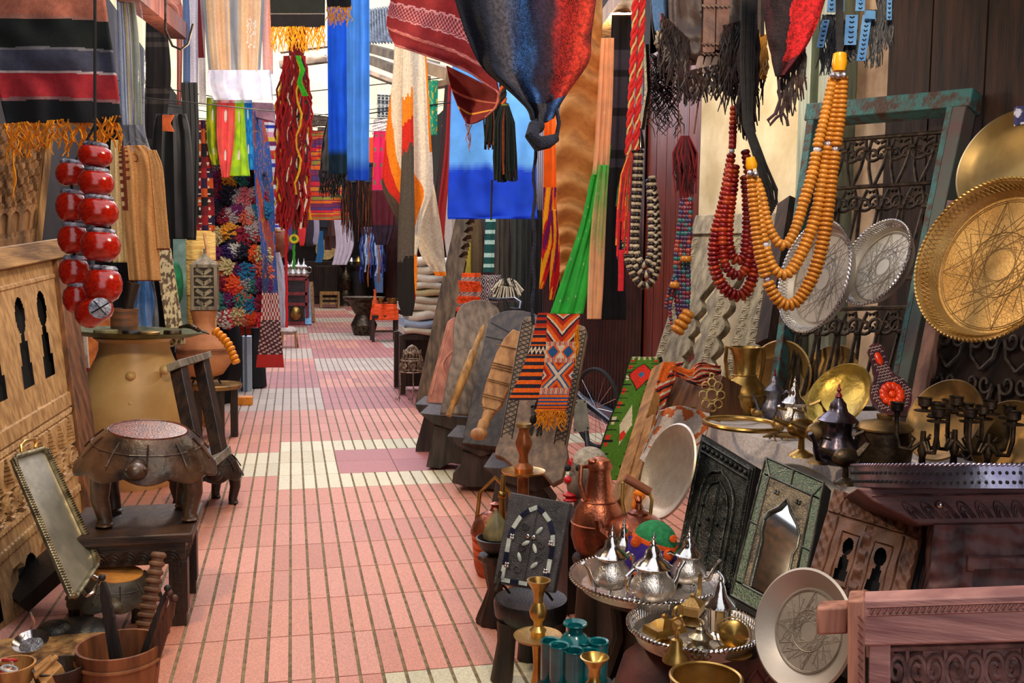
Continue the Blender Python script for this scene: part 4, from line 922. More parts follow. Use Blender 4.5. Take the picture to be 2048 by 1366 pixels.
    g = G(); g.tube([p+V((-.05, 0, hgt-.02)), p+V((-.04, 0, hgt+.12)), p+V((.05, 0, hgt+.12)), p+V((.06, 0, hgt-.02))], .012, 6); g.build('strap', BLACK, t)
    p = FL(512, 775); d3 = DF(512, 775); g = G(); hgt = W(512, 655, d3).z; g.lathe([(0, 0), (S(20, d3), .01), (S(18, d3), hgt*.3), (S(14, d3), hgt*.7), (S(8, d3), hgt*.93), (S(10, d3), hgt), (0, hgt)], (p.x, p.y, 0), n=24, flute=(7, .06)); g.build('black_sack', BLACK, label='black cloth sack on the floor right of the striped tote bag', cat='bag')
    p = FL(487, 810); g = G(); g.box(p+V((0, .05, .04)), (.18, .14, .08)); g.build('wooden_box', mat('bright_orange_wood', c(246, 160, 50), c(220, 120, 30), rough=.6), label='small bright orange wooden box on the floor in front of the striped tote bag', cat='box', bevel=.004)
    q = W(494, 652, 11.3); t = thing('woven_basket', 'red patterned round basket above the striped tote bag', 'basket', q)
    g = G(); g.col = c(200, 40, 26); g.lathe([(0, -.02), (S(20, 11), -.02), (S(27, 11), S(26, 11)), (S(24, 11), S(28, 11)), (S(18, 11), .0)], q, n=32)
    for k in range(16):
        a = k*2*pi/16; g.col = c(30, 24, 30) if k % 2 else c(230, 120, 60); g.ball(q+V((cos(a)*S(25, 11), sin(a)*S(25, 11), S(16, 11))), .025, 6, 4)
    g.build('basket_body', CLOTH, t)
    g = G(); g.box(q+V((.03, .06, -q.z/2-.02)), (.22, .2, q.z-.01)); g.build('display_box', mat('orange_red_cover', c(210, 74, 30), c(170, 50, 24), rough=.9), label='orange-red covered box carrying the red patterned basket, behind the tote bag', cat='box')
    g = G()
    for k in range(4):
        g.col = [c(220, 190, 170), c(200, 80, 60), c(240, 226, 210), c(190, 60, 50)][k]; pt = W(524, 634-k*4+6, 10.6); g.box(pt, (S(28-k*2, 10.6), .25, .028))
    g.build('folded_cloths', CLOTH, label='small stack of folded pink and cream cloths beside the red basket', cat='cloth', bevel=.008)
    # fur-topped dog-legged stool
    p = FL(578, 696); d4 = DF(578, 696); t = thing('fur_stool', 'low wooden stool with a woolly top standing out into the lane beyond the blue kilim', 'stool', p)
    hgt = W(578, 662, d4).z; s = S(14, d4)
    g = G(); g.ball(p+V((0, .12, hgt)), (s*1.25, .2, .07), 18, 8); g.build('seat', mat('fleece', c(200, 186, 170), c(150, 134, 120), rough=.95, bump=1, bscale=60), t)
    for a in (-1, 1):
        for b in (0, 1): g = G(); g.tube([p+V((a*s*.9, b*.24, hgt)), p+V((a*s, b*.24, 0))], .02, 8); g.build('leg', OAK, t)
    g = G(); g.torus(p+V((s*1.1, .12, hgt*.55)), (1, 0, .1), hgt*.5, .016, 24, 6); g.build('side_hoop', OAK, t)
left_floor()
# ---------------------------------------------------------------- hanging textiles over the lane
def cpt(row, u):
    n = len(row)-1; t = u*n; i = min(int(t), n-1); f = t-i
    P = [row[max(i-1, 0)], row[i], row[i+1], row[min(i+2, n)]]
    P = [(*q, 0) if len(q) == 2 else q for q in P]
    return [.5*((2*P[1][k])+(-P[0][k]+P[2][k])*f+(2*P[0][k]-5*P[1][k]+4*P[2][k]-P[3][k])*f*f+(-P[0][k]+3*P[1][k]-3*P[2][k]+P[3][k])*f**3) for k in range(3)]
def sheet(name, rows, d, m, cf=None, nu=40, nv=40, amp=.01, folds=3, solid=.005, parent=None, ph=0, rough=.006, **kw):
    """cloth through a net of points: rows of (x, y[, extra distance])"""
    g = G()
    def fn(u, v):
        q = cpt([cpt(r, u) for r in rows], v)
        return W(q[0], q[1], d+q[2]+amp*sin(2*pi*folds*u+ph+2*v)+rough*2*noise.noise(V((u*6, v*6, d+ph))))
    g.grid(fn, nu, nv, cf); return g.build(name, m, parent, solid=solid, **kw)
NET = mat('open_weave', attr=True, rough=.95, vary=.45, scale=95, detail=1, bump=.4, tex='cells', bscale=260, trans=.3)
def overhead():
    # black runner with yellow fringe (centre top) and the small one beside it
    yel = mat('yellow_yarn', c(250, 184, 30), c(220, 140, 16), rough=.9, scale=60)
    for lab, a, b, y1, d in (('black runner with pale lines and a thick yellow fringe hanging above the red yarn bundle', 538, 650, 54, 4.6), ('smaller black runner with a short tangled yellow fringe in front of the two blue scarves', 650, 702, 14, 4.9)):
        t = thing('runner_rug', lab, 'rug', W((a+b)/2, -200, d))
        drape('rug_body', [(-200, a+2, b-2), (-80, a, b), (y1, a+4, b)], d, CLOTH, lambda u, v: c(120, 110, 110) if (.86 < v < .872 or .62 < v < .63) else (c(16, 14, 22) if v > .87 else c(20, 26, 24)), folds=1, amp=.008, nv=110, parent=t)
        fringe('fringe', W(a+4, y1, d), W(b-1, y1-2, d), 60 if b-a > 80 else 26, S(42 if b-a > 80 else 34, d), yel, t, r=.0026, wig=.014, var=.25)
    # red yarn bundle
    cols = [c(170, 16, 26)]*11+[c(120, 10, 22)]*7+[c(90, 160, 40), c(40, 80, 46), c(220, 180, 40), c(60, 30, 60), c(230, 220, 200)]
    t = thing('yarn_bundle', 'thick bundle of red wool yarn with some green strands hanging over the lane', 'yarn', W(592, 60, 5.6))
    g = G()
    for k in range(230):
        a = R.uniform(0, 2*pi); rr = sqrt(R.random()); g.col = R.choice(cols); top = W(592+R.uniform(-14, 14), 105+R.uniform(-12, 22), 5.6+R.uniform(-.04, .04)); yb = R.uniform(330, 462); q = []
        ph = R.uniform(0, 6)
        for i in range(13):
            f = i/12; y = lerp(0, yb-112, f); sp = (17+20*min(1, f*3)-5*f)*rr
            q.append(W(590+sp*cos(a)*1.0+6*sin(ph+i*1.6)+(-4*f), 112+y, 5.6+S(26*rr, 5.6)*sin(a)))
        g.tube(q, .0062, 4)
    g.build('yarn', WOOL, t)
    g = G(); g.col = c(60, 180, 40); 
    for k in range(10):
        g.tube([W(596+R.uniform(-4, 4), 112, 5.42), W(606+R.uniform(-4, 4), 140, 5.40), W(600+R.uniform(-5, 5), 165, 5.40), W(608+R.uniform(-6, 10), 192, 5.42)], .006, 4)
    g.build('green_yarn', WOOL, t)
    g = G(); g.col = c(120, 16, 30); g.tube([W(586, 20, 5.6), W(586, 70, 5.6), W(588, 115, 5.6)], .028, 8); g.tube([W(608, 20, 5.6), W(604, 90, 5.6), W(600, 115, 5.6)], .02, 8); g.build('hanging_loop', WOOL, t)
    for lab, x0, x1, y1, col in (('long red yarn cord hanging from the bundle almost to the floor', 572, 573, 655, c(200, 20, 34)), ('green yarn cord with a knot hanging beside the long red one', 588, 588, 538, c(50, 150, 50))):
        g = G(); g.col = col; pts = [W(lerp(x0, x1, k/14)+R.uniform(-1.2, 1.2), lerp(430, y1, k/14), 5.62) for k in range(15)]; g.tube(pts, .008, 6)
        if x0 > 580: g.col = c(210, 200, 60); g.torus(W(588, 478, 5.6), (0, 1, 0), S(7, 5.6), .008, 16, 6)
        g.build('yarn_strand', WOOL, label=lab, cat='cord')
    drape('yellow_scarf', [(240, 606, 622), (330, 606, 622), (410, 606, 620), (440, 604, 624)], 6.0, THIN, lambda u, v: c(40, 110, 190) if v < .55 and u > .5 else c(236, 190, 40), folds=2, amp=.02, label='yellow scarf with a blue top hanging just right of the red yarn bundle', cat='scarf')
    # blue scarves
    def sc(c1, c2, v0, v1):
        def f(u, v):
            q = v+.012*noise.noise(V((u*30, 0, 1)))*2; k = min(1, max(0, (q-v0)/(v1-v0))); return tuple(lerp(a, b, k) for a, b in zip(c1, c2))
        return f
    drape('blue_scarf', [(-120, 654, 698), (60, 655, 697), (200, 656, 697), (300, 657, 697), (348, 658, 697)], 6.2, THIN, sc(c(30, 116, 232), c(24, 60, 80), .74, .79), folds=1.4, amp=.016, nu=40, nv=110, label='deep blue scarf with a dark green end, left of the two blue scarves', cat='scarf')
    drape('blue_scarf', [(-120, 692, 738), (60, 693, 739), (200, 694, 739), (300, 694, 738), (361, 695, 738)], 6.1, THIN, sc(c(100, 178, 250), c(24, 96, 220), .80, .90), folds=2.6, amp=.02, nu=40, nv=110, label='light blue pleated scarf with a deeper blue hem, right of the two', cat='scarf')
    t = thing('black_shawl', 'black fringed shawl hanging behind the lower end of the deep blue scarf', 'shawl', W(672, 250, 7.4))
    drape('shawl', [(235, 656, 662), (280, 645, 690), (345, 640, 692)], 7.4, CLOTH, lambda u, v: c(16, 16, 22), folds=2, amp=.03, parent=t)
    fringe('fringe', W(638, 340, 7.4), W(692, 344, 7.4), 60, S(44, 7.4), BLACK, t, r=.004, wig=.014)
    t = thing('beaded_curtain_shawl', 'dark shawl with a long glinting brown fringe hanging below the two blue scarves', 'shawl', W(720, 340, 8.6))
    drape('shawl', [(325, 686, 746), (365, 686, 744)], 8.6, CLOTH, lambda u, v: c(40, 52, 80), folds=2, amp=.02, parent=t)
    fringe('fringe', W(684, 360, 8.6), W(744, 362, 8.6), 90, S(92, 8.6), PAINTED, t, r=.004, wig=.01, cols=[c(30, 20, 26), c(60, 34, 24), c(120, 60, 34), c(24, 22, 34)])
    pal = [c(240, 70, 30), c(160, 150, 60), c(240, 110, 30), c(130, 50, 90), c(90, 60, 120), c(230, 40, 60), c(236, 140, 40)]
    drape('striped_blanket', [(262, 618, 648), (320, 614, 652), (400, 616, 700), (440, 620, 704)], 11, CLOTH, lambda u, v: pal[int(v*24+(.4 if u > .55 else 0)) % 7] if (v*96) % 4 > .8 else c(110, 30, 80), folds=2, amp=.03, nu=16, nv=120, label='orange, olive and purple striped blanket hanging behind the black fringed shawl', cat='blanket')
    # felt scarves: white, orange, red, brown
    Wt = c(240, 226, 206); Or = c(250, 138, 20); Rd = c(214, 40, 24); Br = c(78, 62, 52); Bk = c(22, 16, 16)
    def felt(bounds, k=.0):
        def f(u, v):
            q = v+k*(u-.5)+.02*noise.noise(V((u*5, v*9, 2)))
            for b, col in bounds:
                if q < b: return col
            return bounds[-1][1]
        return f
    t = thing('felt_scarf', 'long felt scarf fading from cream through orange and red to a black end', 'scarf', W(805, 60, 5.0))
    drape('left_fold', [(70, 790, 808), (150, 786, 806), (230, 776, 808), (310, 768, 810), (370, 764, 812), (405, 776, 814), (440, 794, 814)], 5.05, CLOTH, felt([(.45, Wt), (.64, Or), (.82, Rd), (2, Br)], -.42), folds=.9, amp=.03, nu=40, nv=90, parent=t)
    drape('long_fold', [(80, 806, 824), (200, 805, 826), (330, 803, 828), (450, 797, 829), (540, 795, 828), (600, 796, 830), (632, 806, 824)], 4.95, CLOTH, felt([(.15, Wt), (.22, Or), (.29, Rd), (.62, c(84, 76, 68)), (2, Bk)], .03), folds=1, amp=.022, nu=30, nv=120, parent=t)
    t = thing('felt_scarf', 'cream felt scarf with an orange patch, right of the long black-ended scarf', 'scarf', W(845, 60, 5.2))
    drape('front_fold', [(70, 822, 850), (160, 823, 856), (260, 824, 861), (340, 825, 866), (385, 825, 864), (440, 826, 845), (510, 828, 833)], 5.2, CLOTH, lambda u, v: Or if (v > .52 and u < .62*sin((v-.50)/.42*pi) and v < .92) or (u > .88 and v < .42) else c(246, 236, 220), folds=1.2, amp=.02, nu=50, nv=110, parent=t)
    drape('back_fold', [(360, 846, 866), (430, 838, 878), (500, 838, 888), (552, 872, 892)], 5.5, CLOTH, lambda u, v: c(214, 202, 182) if v < .93 else Or, folds=1, amp=.03, nu=30, nv=50, parent=t)
    drape('orange_tail', [(490, 826, 834), (560, 828, 834), (600, 826, 831)], 5.3, CLOTH, lambda u, v: Or if v < .8 else Rd, folds=.5, amp=.004, nu=8, nv=30, parent=t)
    # red striped rug curling at its end
    red = c(128, 16, 26)
    def rr(u, v):
        q = v+.006*sin(u*60)
        if .33 < q < .345 or .45 < q < .46: return c(190, 130, 140)
        if .345 <= q <= .45: return c(180, 110, 120) if (int(u*60)+int(v*60)) % 2 else c(110, 20, 34)
        if .60 < q < .67: return c(200, 120, 116) if (q*70) % 1 > .3 else red
        if q > .93: return c(186, 110, 112)
        return red
    t = thing('red_striped_rug', 'dark red wool rug with pink patterned bands, curling over the lane at the top centre', 'rug', W(880, -100, 3.4))
    sheet('rug_body', [[(800, -120), (860, -120), (930, -120), (1000, -120)], [(785, -20), (850, -10), (910, 0), (975, 20)], [(773, 40), (835, 60), (905, 82), (985, 120, -.02)], [(778, 66), (840, 90), (915, 116), (992, 160, -.04)], [(790, 92), (850, 112), (930, 142), (1000, 190, -.05)]], 3.4, CLOTH, rr, folds=1.2, amp=.012, nu=60, nv=110, parent=t)
    sheet('curled_end', [[(893, 132, .05), (930, 150, .02), (970, 170, -.02), (1000, 188, -.05)], [(902, 175, .1), (935, 190, .12), (970, 200, .08), (998, 205, -.02)], [(916, 212, .12), (940, 225, .14), (968, 222, .08), (990, 218, 0)], [(932, 246, .1), (940, 248, .1), (955, 244, .06), (972, 234, .02)]], 3.4, CLOTH, lambda u, v: c(196, 110, 96) if (.35 < v < .40 or u > .93) else (c(220, 150, 60) if .68 < v < .72 else c(112, 14, 20)), folds=.6, amp=.006, parent=t)
    fringe('fringe', W(932, 248, 3.5), W(942, 248, 3.5), 5, S(46, 3.5), mat('pink_yarn', c(190, 130, 120), rough=.9), t, r=.0018, wig=.01)
    # dark woven scarf, navy to red, with knot
    def nv(u, v):
        q = u+.05*noise.noise(V((u*8, v*10, 5))); st = [(0, c(14, 20, 40)), (.2, c(24, 30, 52)), (.36, c(84, 80, 92)), (.47, c(64, 116, 190)), (.56, c(24, 30, 66)), (.68, c(60, 34, 50)), (.76, c(196, 40, 34)), (.92, c(210, 60, 40)), (1.01, c(110, 20, 26))]
        if v > .72: q = q*.55
        for (a, ca), (b, cb) in zip(st, st[1:]):
            if q < b: k = max(0, (q-a)/(b-a)); return tuple(lerp(x, y, k) for x, y in zip(ca, cb))
        return st[-1][1]
    t = thing('woven_scarf', 'big loosely woven scarf going from navy to red, tied in a knot', 'scarf', W(1050, -60, 2.7))
    sheet('scarf', [[(880, -110), (990, -110), (1100, -110), (1205, -110)], [(905, -20), (1000, -10), (1100, -10), (1194, -20)], [(935, 75), (1010, 80), (1100, 85), (1182, 70)], [(966, 135), (1020, 145), (1095, 150), (1178, 120)], [(1010, 175), (1050, 190), (1095, 195), (1145, 172)], [(1052, 215), (1070, 222), (1090, 225), (1120, 210)], [(1062, 240), (1072, 244), (1088, 246), (1108, 235)]], 2.7, NET, nv, folds=3, amp=.02, nu=90, nv=90, parent=t, solid=.004)
    nvy = mat('navy_wool', c(30, 34, 56), c(14, 16, 30), rough=.95, scale=50, bump=.8)
    g = G(); g.ball(W(1075, 252, 2.7), S(15, 2.7), 14, 9); g.tube([W(1070, 250, 2.68), W(1064, 272, 2.66), W(1076, 288, 2.66), (W(1096, 284, 2.68)), W(1112, 276, 2.7)], [.018, .02, .022, .018, .012], 10)
    g.tube([W(1112, 280, 2.7), W(1118, 245, 2.7), W(1110, 205, 2.7), W(1102, 190, 2.7)], .006, 6); g.build('knot', nvy, t)
    g = G(); pts = [W(1070+2.2*sin(k*1.1)-5*k/24, lerp(285, 650, k/24), 2.72) for k in range(25)]; g.tube(pts, [.004+.0015*abs(sin(k)) for k in range(25)], 6); g.build('hanging_cord', nvy, t)
    # blue cloth
    def bl(u, v):
        q = v+.02*noise.noise(V((u*14, v*3, 4))); k = min(1, max(0, (q-.49)/.04)); a = c(118, 194, 255); b = c(24, 84, 230)  # two blue bands, the upper brightened by sunlight painted into its colour
        return tuple(lerp(x, y, k) for x, y in zip(a, b))
    drape('blue_cloth', [(100, 906, 1072), (200, 902, 1073), (330, 898, 1073), (420, 895, 1074), (438, 896, 1076)], 6.6, THIN, bl, folds=1.3, amp=.014, nu=70, nv=90, rough=.02, label='wide light blue cotton cloth with a royal blue lower band, right of the felt scarves', cat='cloth')
    # black tassels with orange braid
    bt = mat('black_green_yarn', c(26, 40, 36), c(10, 16, 16), rough=.9, scale=50)
    for lab, x, y0, y1, w_, d in (('large black yarn tassel on an orange and black braid before the blue cloth', 1010, 205, 365, 20, 4.3), ('smaller black yarn tassel half behind the large one', 985, 150, 300, 15, 4.45)):
        t = thing('yarn_tassel', lab, 'tassel', W(x, y0, d)); g = G()
        for q in range(3):
            g.col = [c(210, 90, 30), c(24, 26, 30), c(24, 26, 30)][q]
            g.tube([W(x-4+4.5*sin(k*.75+q*2.1), lerp(90, y0+4, k/30), d+S(4, d)*cos(k*.75+q*2.1)) for k in range(31)], S(3.6, d), 6)
        g.build('braid', WOOL, t)
        g = G(); g.torus(W(x, y0+6, d), (0, 0, 1), S(6, d), S(2.5, d), 16, 6); g.build('binding', mat('olive_yarn', c(110, 120, 60), rough=.9), t)
        g = G()
        for k in range(90):
            a = R.uniform(0, 2*pi); r_ = sqrt(R.random()); L = y1-R.uniform(0, 24); g.col = c(200, 90, 50) if k % 17 == 0 else (c(20, 34, 32) if k % 3 else c(12, 18, 18))
            g.tube([W(x+6*r_*cos(a), y0+2, d+S(5, d)*r_*sin(a)), W(x+w_*r_*cos(a), y0+40, d+S(w_, d)*r_*sin(a)), W(x+w_*1.15*r_*cos(a)+R.uniform(-2, 2), lerp(y0+40, L, .6), d+S(w_, d)*r_*sin(a)), W(x+w_*1.2*r_*cos(a)+R.uniform(-3, 3), L, d+S(w_, d)*r_*sin(a))], S(1.6, d), 4)
        g.build('tassel', WOOL, t)
    rod(W(984, 360, 4.4), W(982, 440, 4.4), .004, BLACK, 'hanging_string', 'thin black cord hanging below the large black tassel', 'cord')
    # ruched brown scarf
    g = G(); rows = [(-60, 1166, 1206), (60, 1160, 1204), (130, 1144, 1203), (190, 1126, 1200), (280, 1112, 1196), (360, 1113, 1194), (420, 1114, 1188), (470, 1118, 1176), (510, 1120, 1164), (555, 1120, 1150), (600, 1122, 1142)]
    def rf(u, v):
        y, xl, xr = rows_at(rows, v); k = v*11+.18*sin(u*5)
        return W(lerp(xl, xr, u), y+3*sin(2*pi*k), 5.3+.04*sin(2*pi*k)+.04*(u-.5)**2)
    g.grid(rf, 36, 260, None); g.build('ruched_scarf', mat('camel_wool', c(222, 160, 96), c(204, 140, 80), rough=.95, scale=30, bump=.5, bscale=200, trans=.15), solid=.004, label='long ruched camel brown scarf hanging right of the light blue cloth', cat='scarf')
    # yellow and purple tie-dye, orange and green tie-dye
    Y_, P_, O_, Rr_ = c(250, 196, 30), c(130, 20, 110), c(250, 120, 20), c(220, 30, 40)
    def tp(u, v):
        q = noise.noise(V((u*2.5, v*4+u*3, 7)))
        return O_ if v < .35 else (Y_ if q > .05 else (P_ if q < -.18 else (Rr_ if v > .5 else O_)))
    t = thing('tie_dye_scarf', 'orange, yellow and purple tie-dye scarf with pointed ends left of the camel ruched scarf', 'scarf', W(1098, 200, 5.8))
    drape('left_tail', [(200, 1088, 1112), (330, 1087, 1113), (440, 1086, 1112), (510, 1083, 1106), (578, 1078, 1086)], 5.8, THIN, tp, folds=1.3, amp=.02, nu=24, nv=90, parent=t)
    drape('right_tail', [(420, 1100, 1118), (480, 1104, 1122), (540, 1100, 1122), (600, 1098, 1106)], 5.75, THIN, lambda u, v: tp(u+.3, .5+v*.5), folds=1.2, amp=.02, nu=20, nv=60, parent=t, ph=2)
    gr_ = c(70, 214, 90); pe = c(252, 200, 156)
    def tg(lo, hi):
        def f(u, v):
            k = min(1, max(0, (v-lo)/(hi-lo)+.3*noise.noise(V((u*4, v*6, 8))))); sp = noise.noise(V((u*18, v*40, 4)))
            return c(240, 240, 220) if sp > .58 else tuple(lerp(a, b, k) for a, b in zip(pe, gr_))
        return f
    t = thing('tie_dye_scarf', 'peach and bright green tie-dye scarf swept to the left, right of the camel ruched scarf', 'scarf', W(1215, 60, 5.2))
    drape('upper_fall', [(76, 1203, 1228), (200, 1195, 1225), (300, 1189, 1220), (350, 1184, 1217)], 5.2, THIN, tg(.8, 1.05), folds=3, amp=.018, nu=36, nv=70, parent=t)
    drape('green_sweep', [(290, 1204, 1222), (350, 1183, 1216), (440, 1163, 1200), (540, 1130, 1184), (628, 1100, 1166)], 5.25, THIN, tg(-.6, -.1), folds=3, amp=.022, nu=40, nv=80, parent=t, ph=1)
    drape('peach_fall', [(330, 1198, 1218), (440, 1184, 1212), (560, 1176, 1207), (638, 1174, 1202)], 5.15, THIN, lambda u, v: tg(0, 1)(u, max(0, .9-v*1.6)), folds=2, amp=.016, nu=30, nv=70, parent=t, ph=2)
    drape('grey_scarf', [(30, 1224, 1262), (140, 1220, 1262), (300, 1218, 1252), (480, 1206, 1250), (640, 1204, 1252)], 5.6, CLOTH, lambda u, v: c(66, 64, 80) if .18 < v < .55 and (v*8) % 1 > .25 else c(28, 28, 36), folds=2, amp=.03, label='charcoal and grey scarf hanging right of the peach and green scarf', cat='scarf')
    # green patterned, dark red hanging pieces further back left of the blue cloth
    drape('green_scarf', [(160, 858, 876), (270, 858, 874)], 7.4, CLOTH, lambda u, v: c(30, 170, 130) if noise.noise(V((u*6, v*20, 2))) < .3 else c(230, 190, 60), folds=1.5, amp=.02, nu=12, label='short green patterned scarf hanging left of the light blue cloth', cat='scarf')
    drape('red_kilim', [(170, 890, 908), (300, 880, 905), (420, 866, 892), (520, 862, 886)], 8.2, CLOTH, lambda u, v: c(150, 24, 28) if u > .4 else c(50, 30, 34), folds=1.5, amp=.03, nu=16, label='dark red narrow kilim hanging behind the cream felt scarf', cat='rug')
    drape('cream_kilim', [(250, 884, 898), (420, 884, 932), (560, 900, 930)], 10.9, CLOTH, lambda u, v: c(206, 190, 180), folds=2, amp=.03, label='cream cloth hanging behind the notched wooden post', cat='cloth')
    drape('dark_yellow_cloth', [(425, 930, 960), (500, 925, 965), (600, 930, 960)], 10.8, CLOTH, lambda u, v: c(200, 180, 60) if u < .4 else c(110, 90, 60), folds=2, amp=.03, label='faded yellow-olive cloth hanging right of the notched wooden post', cat='cloth')
    drape('checked_tie', [(400, 972, 994), (470, 970, 990), (545, 966, 988)], 8.0, CLOTH, lambda u, v: c(180, 220, 216) if (v*7) % 1 < .35 else c(14, 80, 80), folds=1.2, amp=.02, nu=16, nv=60, label='narrow teal and white banded scarf below the light blue cloth', cat='scarf')
    for k, (x0, x1, col) in enumerate(((990, 1020, c(70, 66, 60)), (1022, 1060, c(54, 60, 58)), (1056, 1084, c(20, 20, 24)))):
        drape('dark_cloth', [(420, x0, x1), (520, x0, x1), (640, x0-6, x1)], 9.0-k*.2, CLOTH, lambda u, v, col=col: col, folds=3, amp=.03, nu=20, label=['brownish dark cloth, left of three hanging below the blue cloth', 'greenish dark cloth, middle of three hanging below the blue cloth', 'black cloth, right of three hanging below the blue cloth'][k], cat='cloth')
    rod(W(720, -160, 5), W(1320, -250, 3.6), .02, OAK, 'hanging_rail', 'wooden rail above the frame carrying the scarves', 'rail')
overhead()
def far_shop():
    # copper table
    p = FL(770, 684); d = DF(770, 684); t = thing('small_table', 'small dark table draped with an orange cloth far down the right side of the lane', 'table', p); zt = W(770, 630, d).z; s = S(26, d)
    g = G(); g.box(p+V((0, .2, zt-.03)), (s*2, .5, .05)); g.build('table_top', DARK, t)
    for a in (-1, 1):
        for b in (0, .42): g = G(); g.box(p+V((a*s*.9, b, zt/2)), (.05, .05, zt)); g.build('leg', DARK, t)
    g = G(); g.box(p+V((0, 0, zt*.4)), (s*1.8, .03, .04)); g.build('stretcher', DARK, t)
    t = drape('orange_cloth', [(608, 746, 796), (620, 742, 797), (640, 740, 797)], d-.1, CLOTH, lambda u, v: c(240, 84, 24), folds=2, amp=.03, label='orange cloth hanging over the front of the small dark table', cat='cloth')
    zc = zt+.02
    def pot(x, y, hw, ht, m, lab, nm='copper_pot', pr=None, dd=0):
        q = W(x, y, d+.15+dd); pr = pr or [(.7, 0), (.95, .3), (1, .8), (1.08, 1), (1, 1), (.9, .75), (0, .2)]
        g = G(); g.lathe([(S(hw, d)*a, S(ht, d)*b) for a, b in pr], (q.x, q.y, zc), n=24); g.build(nm, m, label=lab, cat='pot')
    pot(775, 609, 17, 22, COPPER, 'round copper pot on the orange-draped table'); pot(786, 604, 12, 30, BRASS, 'brass vessel behind the round copper pot', 'brass_pot', dd=.15)
    pot(750, 609, 6, 48, mat('amber_glass', c(230, 110, 50), c(200, 70, 30), rough=.15), 'slim orange glass bottle at the left end of the orange-draped table', 'bottle', [(1, 0), (1, .5), (.45, .65), (.4, .9), (.6, 1), (0, 1)])
    pot(762, 608, 8, 30, BRASS, 'slim brass pitcher between the glass bottle and the copper pot', 'pitcher', [(.8, 0), (1, .3), (.5, .6), (.4, .8), (.7, 1), (0, .9)])
    q = FL(728, 670); g = G(); g.lathe([(.2, 0), (.26, .2), (.16, .4), (.2, .45), (.34, .72), (.42, .75), (.4, .70), (0, .5)], q, n=24); g.build('stone_mortar', DARKB, label='dark footed basin on the floor left of the orange-draped table', cat='basin')
    # blankets
    p = FL(838, 790); d = DF(838, 790); zt = W(838, 668, d).z
    t = thing('blanket_table', 'narrow dark table carrying the pile of folded white blankets', 'table', p)
    g = G(); g.box(p+V((.1, .35, zt-.03)), (S(100, d), .7, .06)); g.build('table_top', DARK, t)
    for a, b in ((-.18, .06), (.38, .06), (-.18, .6), (.38, .6)): g = G(); g.box(p+V((a, b, zt/2)), (.07, .07, zt-.02)); g.build('leg', DARK, t)
    g = G(); g.box(p+V((.1, .5, zt*.45)), (S(90, d), .04, zt*.8)); g.build('back_board', DARK, t)
    cols = [c(226, 214, 190), c(170, 190, 216), c(236, 226, 208), c(230, 216, 192), c(214, 202, 180), c(206, 186, 140), c(226, 218, 200), c(236, 228, 214), c(222, 210, 186), c(232, 222, 200)]
    z = zt
    for k, col in enumerate(cols):
        h = S(R.uniform(13, 18), d); wd = S(R.uniform(84, 96) if k < 4 else R.uniform(70, 84), d); cx = p.x+.1+R.uniform(-.03, .03)+(.06 if k > 3 else 0)
        g = G()
        def f(u, v, z=z, h=h, wd=wd, cx=cx): # rounded folded edge
            a = pi*v-pi/2; return V((cx+(u-.5)*wd*(1-.03*cos(a*2)), p.y-.02-.05*cos(a)+.02*sin(u*9+k), z+h/2+h/2*sin(a)+.012*sin(u*7+k*2)))
        g.col = col; g.grid(f, 16, 8)
        g.grid(lambda u, v, z=z, h=h, wd=wd, cx=cx: V((cx+(u-.5)*wd, p.y-.02+.55*v, z+h+.012*sin(u*7+k*2)*(1-v))), 16, 2)
        for sgn in (-.5, .5): g.grid(lambda u, v, z=z, h=h, wd=wd, cx=cx, sgn=sgn: V((cx+sgn*wd*.99, p.y-.05+.58*u, z+h*v)), 2, 1)
        g.build('folded_blanket', CLOTH, label=['cream folded blanket at the very bottom of the white pile', 'blue-edged folded blanket near the bottom of the white pile', 'white folded blanket right above the blue-edged one', 'cream folded blanket, fourth from the bottom of the pile', 'beige folded blanket in the lower middle of the pile', 'straw-coloured woven blanket in the middle of the pile', 'off-white folded blanket directly above the straw-coloured one', 'pale folded blanket, third from the top of the pile', 'beige folded blanket, second from the top of the pile', 'cream folded blanket on top of the white pile'][k], cat='blanket', group='folded blankets on the dark table'); z += h
    # wire cage lantern
    p = FL(800, 806); d = DF(800, 806); t = thing('wire_cage', 'small rusty wire bird cage with scrolls at the foot of the blanket table', 'cage', p)
    WIRE = mat('rusty_wire', c(196, 176, 150), c(110, 90, 70), rough=.5, metal=.5, scale=30); cc = W(824, 743, d); r = S(23, d)
    g = G(); zb = cc.z
    for k in range(16):
        a = 2*pi*k/16; e = V((cos(a), sin(a), 0)); g.tube([cc+e*r, cc+e*r*.95+V((0, 0, .12)), cc+e*r*.7+V((0, 0, .20)), cc+e*r*.3+V((0, 0, .26)), cc+V((0, 0, .28))], .005, 4)
        if k % 2 == 0:
            q = cc+e*r*1.02+V((0, 0, .06)); tn = V((-sin(a), cos(a), 0)); g.tube([q+tn*(.03*(1-j/14)*cos(j*.8))+V((0, 0, .03*(1-j/14)*sin(j*.8))) for j in range(13)], .004, 4)
            q = cc+e*r*.75+V((0, 0, .2)); g.tube([q+tn*(.03*(1-j/14)*cos(j*.8))+V((0, 0, .03*(1-j/14)*sin(j*.8))) for j in range(13)], .004, 4)
    for zz_, f in ((0, 1), (.12, .95), (.2, .7)): g.torus(cc+V((0, 0, zz_)), (0, 0, 1), r*f, .006, 28, 5)
    g.build('cage', WIRE, t)
    for x, y in ((800, 800), (846, 800), (826, 790)):
        g = G(); q = W(x, 742, d); f = W(x-2, y, d); f.z = .012; g.tube([q, (q+f)/2+V((.01, 0, 0)), f], .006, 5)
        g.tube([f+V((.025*(1-j/12)*cos(j*.7)-.02, 0, .03+.025*(1-j/12)*sin(j*.7))) for j in range(12)], .005, 4); g.build('leg', WIRE, t)
